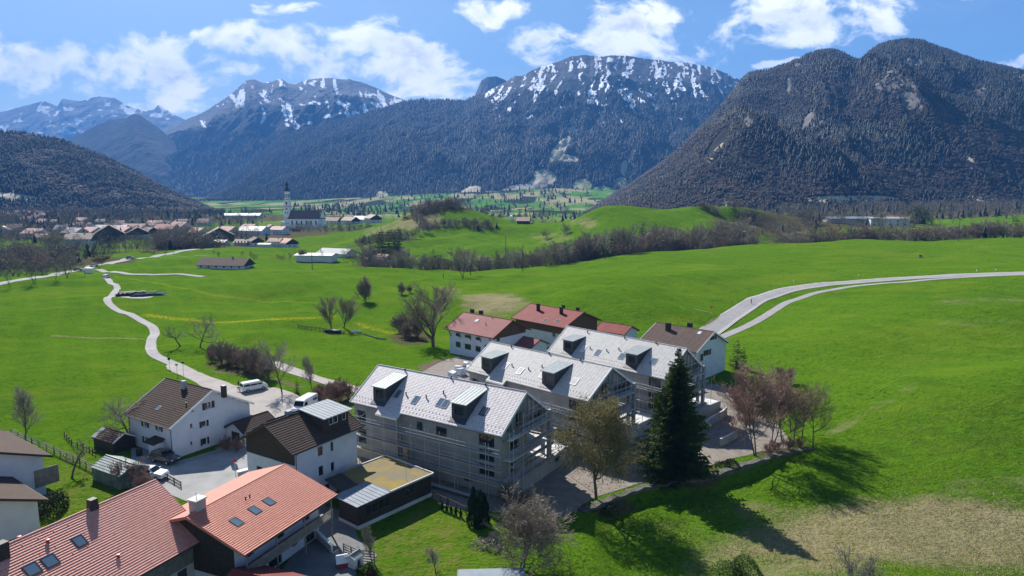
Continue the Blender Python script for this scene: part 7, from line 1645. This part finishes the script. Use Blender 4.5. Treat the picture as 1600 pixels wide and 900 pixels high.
    for sg in (-1, 1):
        g = MB(); xf = prof[-2][0]; g.box(xf-.10, xf+.015, sg*Wd*.62-.17, sg*Wd*.62+.17, .68, .84); g.build('headlight', MAT['concrete_pale'], t)
        g = MB(); xr = prof[0][0]; g.box(xr-.015, xr+.1, sg*Wd*.74-.1, sg*Wd*.74+.1, .8, 1.05); g.build('tail_light', MAT['red_paint'], t)
        if kind != 'car' or s: g = MB(); xm = W_[-1][1][0]-.1; g.box(xm-.06, xm+.06, sg*(Wd+.02), sg*(Wd+.2), W_[-1][0][1], W_[-1][0][1]+.16); g.build('wing_mirror', MAT[paint], t)
    t.scale = (s, s, s); return t
def cheading(u0, v0, u1, v1): a, c = hit(u0, v0), hit(u1, v1); return math.atan2(c[1]-a[1], c[0]-a[0])
p = hit(397, 610); car('minivan', 'white nine-seat minibus parked beside the bare hedge', (p[0], p[1], p[2]+.07), cheading(380,612,416,605), 'car_white', 'minivan', cat='van')
p = hit(477, 642); vn = car('delivery_van', 'large white high-roofed delivery van with a dark blue mark on its side', (p[0], p[1], p[2]+.07), cheading(490,632,466,646), 'car_white', 'van', cat='van')
# dark blue slanted mark on the flank of the van (the photograph is too coarse to read its letters) and a line above it
for sg in (1, -1):
    y_ = sg*1.032; mb = MB(); mb.hexa([(-2.75,y_-.004,1.55),(-1.15,y_-.004,1.62),(-1.15,y_+.004,1.62),(-2.75,y_+.004,1.55),(-2.7,y_-.004,1.92),(-1.05,y_-.004,2.0),(-1.05,y_+.004,2.0),(-2.7,y_+.004,1.92)]); mb.build('side_logo', MAT['cloth_blue'], vn)
    mb = MB(); mb.box(-2.5, -1.2, y_-.004, y_+.004, 2.12, 2.17); mb.build('stripe', MAT['cloth_blue'], vn)
p = hit(506, 646); car('parked_car', 'white car parked close behind the delivery van', (p[0], p[1], p[2]+.07), cheading(520,638,496,650), 'car_white', 'suv')
p = unproj(258, 722, 0.0); car('parked_car', 'black car parked in the shade against the shuttered white house', (p[0], p[1], .06), R(-25), 'car_dark', 'suv')
p = unproj(236, 748, 0.0); car('parked_car', 'white car parked at the picket fence behind the green shelter', (p[0], p[1], .06), R(-8), 'car_white', 'suv')
for u, v, pa, lb, k in [(166,435,'car_white','white van at the upper end of the lane by the junction','minivan'),(203,404,'car_grey','dark car farthest along the main road','suv'),(147,416,'car_silver','silver car on the main road just before the junction','car'),(122,423,'car_dark','dark blue car on the main road left of the junction','car'),(113,388,'car_dark','first small dark car parked below the village','car'),(121,389,'car_dark','second small dark car parked below the village','car')]:
    p = hit(u, v); car('car', lb, (p[0], p[1], p[2]+.06), R(20) if v < 425 else R(100), pa, k)

# ------------------------------------------------------------------ people
def person(label, loc, rz, shirt='cloth_black', trousers='cloth_blue', pose=None):
    J = dict(pel=(0,0,.95), sp=(0,0,1.2), ch=(0,.01,1.42), nk=(0,0,1.52), hd=(0,.02,1.66), ht=(0,.01,1.78), ls=(.19,0,1.44), le=(.26,.05,1.15), lh=(.24,.2,.92), lf=(.24,.25,.84), rs=(-.19,0,1.44), re=(-.27,.06,1.16), rh=(-.22,.25,.98), rf=(-.21,.31,.92),
             lk=(.10,.04,.5), la=(.11,0,.09), lt=(.12,.16,.04), rk=(-.11,.1,.5), ra=(-.12,-.05,.09), rt=(-.13,.12,.04))
    names = list(J); E_ = [('pel','sp'),('sp','ch'),('ch','nk'),('nk','hd'),('hd','ht'),('ch','ls'),('ls','le'),('le','lh'),('lh','lf'),('ch','rs'),('rs','re'),('re','rh'),('rh','rf'),('pel','lk'),('lk','la'),('la','lt'),('pel','rk'),('rk','ra'),('ra','rt')]
    rad = dict(pel=.15,sp=.13,ch=.15,nk=.06,hd=.10,ht=.07,ls=.07,le=.05,lh=.035,lf=.03,rs=.07,re=.05,rh=.035,rf=.03,lk=.075,la=.05,lt=.04,rk=.075,ra=.05,rt=.04)
    me = bpy.data.meshes.new('person'); me.from_pydata([J[n] for n in names], [(names.index(a), names.index(c)) for a, c in E_], [])
    o = bpy.data.objects.new('person', me); COL.objects.link(o); m = o.modifiers.new('skin', 'SKIN')
    for i, n in enumerate(names): me.skin_vertices[0].data[i].radius = (rad[n], rad[n])
    me.skin_vertices[0].data[0].use_root = True
    o.modifiers.new('sub', 'SUBSURF').levels = 1
    dg = bpy.context.evaluated_depsgraph_get(); ev = o.evaluated_get(dg); nm = bpy.data.meshes.new_from_object(ev); o.modifiers.clear(); o.data = nm
    nm.materials.clear()
    for x in ('skin', shirt, trousers): nm.materials.append(MAT[x])
    for pl in nm.polygons:
        z = pl.center.z; x = abs(pl.center.x); pl.material_index = 2 if z < .98 and x < .2 else 0 if (z > 1.53 or (x > .19 and z < 1.0)) else 1
        pl.use_smooth = True
    o.location = loc; o.rotation_euler = (0, 0, rz); tag(o, label, 'person')
    mb = MB(); mb.lathe([(.0,.0),(.105,-.02),(.115,-.1),(.09,-.16)], (0, -.015, 1.80), 10); mb.build('hair', MAT['bark'], o, True); return o
p = hit(373, 607); person('person in dark clothes standing on the gravel behind the shuttered house', (p[0], p[1], p[2]+.07), 2.2)
p2_ = hit(377, 611); bk = thing('pushbike', 'dark bicycle leaning next to the standing person', 'bicycle', (p2_[0], p2_[1], p2_[2]+.07), .6)
for x in (-.52, .52):
    mb = MB(); N_ = 18
    for i in range(N_): a0, a1 = 6.283*i/N_, 6.283*(i+1)/N_; mb.beam((x+.33*math.cos(a0), 0, .34+.33*math.sin(a0)), (x+.33*math.cos(a1), 0, .34+.33*math.sin(a1)), .05)
    mb.build('wheel', MAT['black_paint'], bk)
mb = MB(); 
for a, c in (((-.52,0,.34),(-.1,0,.34)),((-.52,0,.34),(-.2,0,.8)),((-.1,0,.34),(-.2,0,.9)),((-.1,0,.34),(.35,0,.8)),((-.2,0,.8),(.35,0,.85)),((.52,0,.34),(.36,0,.95))): mb.beam(a, c, .045)
mb.build('frame', MAT['black_paint'], bk); mb = MB(); mb.beam((.34,-.28,1.0),(.34,.28,1.0),.04); mb.build('handlebar', MAT['black_paint'], bk); mb = MB(); mb.box(-.34,-.08,-.07,.07,.9,.96); mb.build('saddle', MAT['black_paint'], bk); mb = MB(); mb.box(-.75,-.35,-.18,.18,.66,.95); mb.build('basket', MAT['black_paint'], bk)
p = hit(1174, 475); person('small dark figure riding on the cycle side of the country road', (p[0], p[1], p[2]+.06), 1.0)

# ------------------------------------------------------------------ signs, poles, fences
def pole_sign(label, u, v, h, top='disc', mat='black_paint'):
    p = hit(u, v); t = thing('road_sign', label, 'sign', tuple(p)); mb = MB(); mb.tube([(0,0,-.3),(0,0,h)], .04, 6); mb.build('post', MAT['steel'], t); mb = MB()
    if top == 'disc': mb.face([(.34*math.cos(6.283*i/16), -.05, h-.3+.34*math.sin(6.283*i/16)) for i in range(16)]); mb.face([(.34*math.cos(6.283*i/16), -.02, h-.3+.34*math.sin(6.283*i/16)) for i in range(16)][::-1])
    elif top == 'tri': mb.face([(-.4,-.05,h-.7),(.4,-.05,h-.7),(0,-.05,h)]); mb.face([(0,-.02,h),(.4,-.02,h-.7),(-.4,-.02,h-.7)])
    else: mb.box(-.3,.3,-.06,-.02,h-.45,h)
    mb.build('sign_face', MAT[mat], t); return t
pole_sign('round dark-backed sign at the start of the narrow lane', 265, 576, 2.6); pole_sign('thin post with a small dark box at the edge of the gravel area', 287, 590, 3.6, 'box'); pole_sign('white triangular warning sign with red rim at the garage corner', 368, 742, 2.6, 'tri', 'red_paint')
pole_sign('thin marker post beside the dark-backed round sign', 277, 586, 2.6, 'box', 'steel')
def utility_pole(label, u, d, vt, arm=1.2, hit_v=None, lamp=False):
    p = hit(u, hit_v) if hit_v else at(u, d); D = pix_dir(u, vt); h = HC+D[2]/D[1]*p[1]-p[2]; t = thing('utility_pole', label, 'pole', tuple(p)); mb = MB(); mb.tube([(0,0,-.5),(0,0,h)], [.19,.13], 6); mb.build('post', MAT['bark'], t)
    if arm: mb = MB(); mb.beam((-arm,0,h-.25),(arm,0,h-.25),.2); mb.build('cross_arm', MAT['bark'], t)
    if lamp: mb = MB(); mb.box(-.2,1.4,-.2,.2,h,h+.22); mb.build('lamp_head', MAT['white_paint'], t)
utility_pole('wooden power pole with a cross-arm on the crest of the right meadow', 1497, 372, 342, 1.3); utility_pole('power pole with a cross-arm before the long hedge in the middle', 817, 335, 384, .8)
utility_pole('dark power pole in front of the white shed', 488, 355, 395, 0); utility_pole('slim pole on the crest left of the big spreading tree', 693, 315, 427, 0); utility_pole('white-topped street lamp at the right end of the dark wood', 1161, 402, 362, 0, lamp=True)
utility_pole('slim dark mast in the pit meadow behind the middle hedge', 790, 470, 370, 0); utility_pole('slim mast above the dark wood beside the lamp', 1163, 460, 338, 0)
for i, (u, v) in enumerate([(1342,431),(1526,424),(1556,423),(1240,440)]):
    p = hit(u, v); t = thing('delineator_post', 'white delineator post on the far verge of the country road', 'road post', tuple(p), 0, 'white road posts along the country road'); mb = MB(); mb.box(-.07,.07,-.06,.06,-.2,.8); mb.build('post', MAT['white_paint'], t); mb = MB(); mb.box(-.072,.072,-.062,.062,.82,1.0); mb.build('black_band', MAT['black_paint'], t)
p = hit(1109, 484); t = thing('orange_marker', 'orange barrier stand at the end of the short dirt path', 'barrier', tuple(p)); mb = MB(); mb.box(-.06,.0,-.05,.05,0,1.2); mb.box(.9,.96,-.05,.05,0,1.2); mb.build('post', MAT['orange_plastic'], t); mb = MB(); mb.box(-.06,.96,-.06,-.051,.7,1.1); mb.build('board', MAT['orange_plastic'], t)
p = hit(1438, 402); t = thing('hay_drum', 'small dark drum lying in the right meadow', 'drum', tuple(p)); mb = MB(); mb.lathe([(0,0),(.7,0),(.7,1.0),(0,1.0)], n=12); mb.build('body', MAT['dark_plastic'], t); mb = MB(); mb.lathe([(.73,.4),(.73,.6)], n=12); mb.build('strap', MAT['steel'], t)
def fence(name, label, pts, h=1.2, rails=(.45, .95), step=2.2, mat='wood_grey', z=None, pick=None, th=.09):
    P = [np.array(unproj(u, v, 0.)) if z is not None else np.array(hit(u, v)) for u, v in pts]; t = thing(name, label, 'fence', (P[0][0], P[0][1], 0)); o = P[0]*np.array([1, 1, 0]); prev = None
    for a, c in zip(P[:-1], P[1:]):
        L_ = np.linalg.norm((c-a)[:2]); n = max(1, round(L_/step)); d = (c-a)
        for i in range(n+1):
            q = a+d*i/n; gz = g1(q[0], q[1]); q = q-o; q[2] = gz
            mb = MB(); mb.beam((q[0],q[1],gz-.3),(q[0],q[1],gz+h), th*1.2); mb.build('post', MAT[mat], t)
        for r_ in rails:
            qa, qc = a-o, c-o; mb = MB(); mb.beam((qa[0],qa[1],g1(a[0],a[1])+r_),(qc[0],qc[1],g1(c[0],c[1])+r_), .05, .13); mb.build('rail', MAT[mat], t)
        if pick:
            k = int(L_/pick)
            for i in range(min(k, 48)): q = a+d*(i+.5)/k; gz = g1(q[0], q[1]); q = q-o; mb = MB(); mb.beam((q[0],q[1],gz+.1),(q[0],q[1],gz+h), .05, .02); mb.build('picket', MAT[mat], t)
    return t
fence('rail_fence', 'long grey wooden rail fence crossing the lawn at the left', [(18,680),(50,694),(85,709),(125,727),(165,748),(205,768),(225,777)], 1.15, (.4, .75, 1.05), 2.3)
fence('picket_fence', 'dark picket fence beside the parked white car', [(232,740),(262,750),(283,762)], .9, (.3, .75), 1.8, 'wood_dark', 0, .25)
fence('garden_fence', 'thin dark fence round the vegetable patch by the shed', [(101,683),(112,695),(140,706),(150,712)], .9, (.5,), 1.6, 'wood_dark')
fence('plot_fence', 'dark fence round the garden plot in the meadow', [(466,513),(480,516),(500,518),(520,522)], 1.3, (.4, .9, 1.2), 1.5, 'wood_dark', None, .35)
fence('plank_fence', 'stack of grey planks set up as a slatted fence at the lawn corner', [(537,869),(549,874),(561,879),(585,882)], 1.5, (.25, .55, .85, 1.15, 1.45), 1.6, 'wood_grey', 0)
fence('garden_wall_fence', 'low brown rail along the wall between garden and building site', [(676,780),(700,790),(728,803)], 1.0, (.9,), 1.6, 'wood_brown', 0)
# low stone wall along the edge of the terrace
sw = thing('retaining_wall', 'low rough stone wall holding the edge of the building site', 'wall', (WALL[0][0], WALL[0][1], 0)); WL = smoothline(list(WALL), 10); dW = np.gradient(WL, axis=0); dW /= np.linalg.norm(dW, axis=1)[:, None]; nW = np.stack([dW[:, 1], -dW[:, 0]], 1)
mb = MB(); mc = MB()
for i in range(len(WL)-1):
    zi = lambda k: .10+.10*math.sin(k*1.7)+.06*math.sin(k*.6)
    a, c = WL[i]-WALL[0], WL[i+1]-WALL[0]; off = lambda q, k, o: (q[0]+nW[k][0]*o, q[1]+nW[k][1]*o)
    lo, hi = -2.2, .12
    o0, o1 = -.35, .68
    A0, A1, C0, C1 = off(a, i, o0), off(a, i, o1), off(c, i+1, o0), off(c, i+1, o1)
    mb.face([(*A1, lo), (*C1, lo), (*C1, zi(i+1)), (*A1, zi(i))], [(i*.6, 0), (i*.6+.6, 0), (i*.6+.6, 1), (i*.6, 1)]); mb.face([(*A1, zi(i)), (*C1, zi(i+1)), (*C0, zi(i+1)), (*A0, zi(i))])
    mb.face([(*A0, zi(i)), (*C0, zi(i+1)), (*C0, lo), (*A0, lo)])
mb.build('stonework', MAT['stone_wall'], sw)
# curved concrete walls of the underground ramp
def cwall(label, pts, h, w=.25, z0=0.0):
    P = smoothline([unproj(u, v, z0)[:2] for u, v in pts], 6); o = P[0]; t = thing('ramp_wall', label, 'wall', (o[0], o[1], z0)); d = np.gradient(P, axis=0); d /= np.linalg.norm(d, axis=1)[:, None]; n_ = np.stack([-d[:, 1], d[:, 0]], 1)*w/2; mb = MB(); Q_ = P-o
    for i in range(len(P)-1):
        a, c, na, nc = Q_[i], Q_[i+1], n_[i], n_[i+1]; mb.hexa([(*(a-na),-.4), (*(c-nc),-.4), (*(c+nc),-.4), (*(a+na),-.4), (*(a-na),h), (*(c-nc),h), (*(c+nc),h), (*(a+na),h)])
    mb.build('concrete_face', MAT['concrete'], t); mb = MB()
    for i in range(len(P)-1):
        a, c, na, nc = Q_[i], Q_[i+1], n_[i]*1.15, n_[i+1]*1.15; mb.hexa([(*(a-na),h+.003), (*(c-nc),h+.003), (*(c+nc),h+.003), (*(a+na),h+.003), (*(a-na),h+.06), (*(c-nc),h+.06), (*(c+nc),h+.06), (*(a+na),h+.06)])
    mb.build('coping', MAT['concrete_pale'], t)
cwall('short curved concrete ramp wall nearest the reddish trees', [(1125,698),(1138,692),(1152,684)], 1.3); cwall('curved concrete ramp wall right of the spruce', [(1102,672),(1112,664),(1128,655),(1135,648)], 1.5); cwall('straight pale concrete wall at the back of the ramp', [(1108,650),(1122,646),(1134,652)], 1.1)
# site bits
def boxes(name, label, cat, u, v, z, parts, rz=0, group=None):
    p = unproj(u, v, z)
    if z == 0 and v < 560: p = hit(u, v); z = p[2]
    t = thing(name, label, cat, (p[0], p[1], z), rz, group)
    for nm, mt, bs in parts:
        mb = MB()
        for b_ in bs: mb.box(*b_)
        mb.build(nm, MAT[mt], t)
    return t
p = unproj(887, 688, 2.2); t = thing('barrel', 'orange plastic barrel on the white terrace between the blocks', 'barrel', (p[0], p[1], 2.17)); mb = MB(); mb.lathe([(0,0),(.42,0),(.47,.5),(.42,1.0),(0,1.02)], n=14); mb.build('drum', MAT['orange_plastic'], t, True); mb = MB(); mb.lathe([(.44,.98),(.44,1.08),(0,1.1)], n=14); mb.build('lid', MAT['concrete_pale'], t)
for i, (u, v, s_) in enumerate([(707,590,1.5),(720,586,1.8),(735,581,1.7),(716,579,1.3),(742,575,1.5),(728,573,1.2)]):
    p = hit(u, v); r = np.random.default_rng(i); t = thing('wrapped_pallet', ['foil-wrapped pallet load left in the row behind the first block','largest foil-wrapped pallet behind the first block','foil-wrapped pallet beside the corner of the middle block','low foil-wrapped pallet at the back of the heap','tall foil-wrapped pallet nearest the middle block','small foil-wrapped pallet at the back by the grass'][i], 'pallet', (p[0], p[1], p[2]+.04), r.uniform(0, 1.5)); mb = MB()
    mb.hexa([(-s_/2,-s_/2,.15),(s_/2,-s_/2,.15),(s_/2,s_/2,.15),(-s_/2,s_/2,.15)]+[(x*s_*.45+r.normal(0,.08), y*s_*.45+r.normal(0,.08), .15+s_*r.uniform(.6,.85)) for x, y in ((-1,-1),(1,-1),(1,1),(-1,1))]); mb.build('wrapped_load', MAT['white_foil'], t)
    mb = MB(); mb.box(-s_/2,s_/2,-s_/2,-s_/2+.12,0,.15); mb.box(-s_/2,s_/2,s_/2-.12,s_/2,0,.15); mb.box(-s_/2,s_/2,-.06,.06,0,.15); mb.build('pallet_base', MAT['wood_new'], t)
t = boxes('site_bench', 'long pale plank bench along the foot of the first block', 'bench', 705, 771, 0, [('top', 'deck_plank', [(-4,4,-.3,.3,.5,.58)]), ('leg', 'deck_plank', [(-3.6,-3.4,-.25,.25,0,.5)]), ('leg', 'deck_plank', [(3.4,3.6,-.25,.25,0,.5)])], R(-33))
boxes('tarp_sheet', 'yellow-orange panel leaning on the lower wall of the first block', 'panel', 634, 738, 0.0, [('sheet', 'wood_new', [(-.45,.45,-.06,.0,.3,4.2)])], R(-33))
# foreground small roofs and yard things
g = Gable('shed', 'low shed with a flat grey roof at the bottom edge of the lawn', 'shed', tuple(unproj(768, 905, 2.3)[:2]), 3, 3.3, 2.0, 2.25, 2.5, og=.15, oe=.15, roof='metal_blue_grey', wall='wood_grey', verge='metal_seam', rt=.08, course=3); g.walls(); g.roof()
g = Gable('shed', 'dark red ridge roof cut by the bottom edge below the balcony', 'shed', tuple(unproj(440, 925, 2.6)[:2]), -22, 6.0, 3.6, 2.2, 3.6, og=.2, oe=.3, roof='metal_red', wall='wood_dark', verge='wood_dark', course=.4); g.walls(); g.roof()
g = Gable('playhouse', 'little white and red playhouse beside the plank fence', 'playhouse', tuple(unproj(555, 884, 0)[:2]), 60, .75, .7, 1.15, 1.55, og=.1, oe=.1, roof='metal_seam', wall='white_paint', rt=.05, verge='white_paint', course=3); g.ops['near'].append((.4,.9,0,.9)); g.walls(z_low=0); g.roof()
g = Gable('playhouse', 'tiny striped toy hut left of the little playhouse', 'toy hut', tuple(unproj(535, 885, 0)[:2]), 20, .6, .55, .6, 1.25, og=.08, oe=.08, roof='white_paint', wall='red_paint', rt=.04, verge='white_paint', course=3); g.walls(z_low=0); g.roof()
boxes('retaining_wall', 'white angled garden wall beside the courtyard steps', 'wall', 505, 850, 0, [('wall_face', 'concrete_pale', [(-.12,.12,-2.5,2.5,-.3,.9)]), ('coping', 'white_paint', [(-.17,.17,-2.55,2.55,.903,.98)])], R(38))
boxes('balcony_box', 'wooden balcony box on the side wall of the left-edge house', 'balcony', 70, 765, 0, [('parapet', 'wood_grey', [(-1.6,1.6,-1.7,-1.6,1.2,3.6),(1.6,1.7,-1.7,1.2,1.2,3.6)]), ('floor', 'wood_grey', [(-1.6,1.6,-1.6,1.2,1.2,1.35)])], R(-33))
p = hit(215, 462); t = thing('silage_clamp', 'black silage clamp covered with tyres and tarpaulin beside the lane', 'silage clamp', tuple(p), R(18)); 
def mound(nm, mat, x0, x1, y0, y1, h, seed, par):
    nx, ny = 22, 9; X, Y = np.meshgrid(np.linspace(x0, x1, nx), np.linspace(y0, y1, ny), indexing='ij'); ex = np.minimum((X-x0)/(x1-x0), (x1-X)/(x1-x0))*5; ey = np.minimum((Y-y0)/(y1-y0), (y1-Y)/(y1-y0))*3.2
    Z = h*sstep(np.minimum(ex, ey))*(.75+.5*fbm(X/2.2+seed, Y/2.2, 3, seed))-.15; a, c = np.meshgrid(np.arange(nx-1), np.arange(ny-1), indexing='ij'); k = (a*ny+c).ravel(); T = np.stack([k, k+ny, k+ny+1, k+1], 1); link(nm, np_mesh(nm, np.stack([X, Y, Z], -1).reshape(-1, 3), T, MAT[mat], smooth=True), par)
mound('tarpaulin', 'cloth_black', -9, 5, -1.5, 3.6, 1.9, 3, t); mound('grey_sheet', 'blue_tarp', -3, 12, -4.6, -.8, 1.3, 8, t); mound('grey_sheet', 'blue_tarp', 4, 11, -.5, 3.4, 1.0, 5, t)
for k_ in range(26):
    r = random.uniform; x_, y_ = r(-8, 8), r(-3.5, 2.8); mb = MB(); mb.lathe([(.18,0),(.34,0),(.34,.2),(.18,.2)], (x_, y_, 1.0+.5*(1-abs(x_)/12)), 8); mb.build('tyre', MAT['dark_plastic'], t)
sheet('clamp_pad', pxpoly([(186,467),(204,470),(232,467),(240,463),(215,462),(192,463)], -2.0, .2), 'gravel', 'gravel pad around the silage clamp', .06)
boxes('garden_container', 'blue-grey container beside the trees of the fenced plot', 'container', 520, 520, 0, [('body', 'blue_tarp', [(-2.2,2.2,-.9,.9,-.3,.9)]), ('lid', 'metal_blue_grey', [(-2.25,2.25,-.95,.95,.903,.96)])], R(-10)); boxes('garden_container', 'small white box right of the trees of the fenced plot', 'container', 556, 519, 0, [('body', 'white_paint', [(-1.3,1.3,-.6,.6,-.3,.35)]), ('lid', 'concrete_pale', [(-1.35,1.35,-.65,.65,.353,.4)])], R(-8))
fence('log_pile_rail', 'low pile of grey logs in the grass left of the big bare tree', [(570,524),(590,530),(603,531)], .5, (.1, .25, .4), 1.5, 'wood_grey', None, None, .2)
boxes('bin', 'dark waste bin beside the porch of the shuttered house', 'bin', 218, 712, 0, [('body', 'dark_plastic', [(-.35,.35,-.35,.35,.05,1.1)]), ('lid', 'black_paint', [(-.38,.38,-.38,.38,1.103,1.18)])], .3)
boxes('gas_meter_box', 'pale glass-fronted display case beside the corner of the tall white house', 'cabinet', 382, 752, 0, [('cabinet_body', 'blue_glass', [(-.8,.8,-.25,.25,.2,1.6)]), ('lid', 'white_paint', [(-.9,.9,-.3,.3,1.603,1.7)])], R(40))

boxes('bus_shelter', 'small white shelter at the road junction above the lane', 'shelter', 138, 427, 0, [('back_wall', 'white_paint', [(-1.8,1.8,-.1,.1,0,2.7)]), ('side_wall', 'white_paint', [(-1.9,-1.8,-.1,1.6,0,2.7),(1.8,1.9,-.1,1.6,0,2.7)]), ('roof', 'white_paint', [(-2.1,2.1,-.3,1.8,2.703,2.85)])])
for i, (u, d, h_, lb) in enumerate([(83,560,10,'round yellow-green budding tree in front of the village houses'),(470,445,7,'small green-budding tree left of the white shed'),(160,420,6,'small green-budding tree at the side road')]):
    p = at(u, d); l, t, tips = grow_tree(90+i, h=10, trunk=.2, r0=.2, nb=(9, 6, 5), twig=.05, multi=2, spread=1.3); ms = tree_meshes('tree', l, t, leaf_arrays(tips, .32, 5, i, .7), 'bark', 'twigs_olive', 'ochre_leaves', single=True, sides=(4, 3)); place_tree('budding_tree', lb, ms, p, h_/10*1.3, sz=h_/10)
# ------------------------------------------------------------------ air
HAZE_D = 8.8e-5
hb = MB(); hb.box(-9000, 9000, -400, 12500, -60, 2300)
hz = hb.build('haze', newmat('haze_air')[0]); tag(hz, 'blue valley haze', None, None, 'stuff')
m = MAT['haze_air']; nt2 = m.node_tree; nt2.nodes.remove(nt2.nodes['Principled BSDF'])
pv = nt2.nodes.new('ShaderNodeVolumePrincipled'); pv.inputs['Color'].default_value = (.12, .39, 1.0, 1); pv.inputs['Density'].default_value = HAZE_D; pv.inputs['Anisotropy'].default_value = 0.0
nt2.links.new(pv.outputs[0], nt2.nodes['Material Output'].inputs['Volume'])
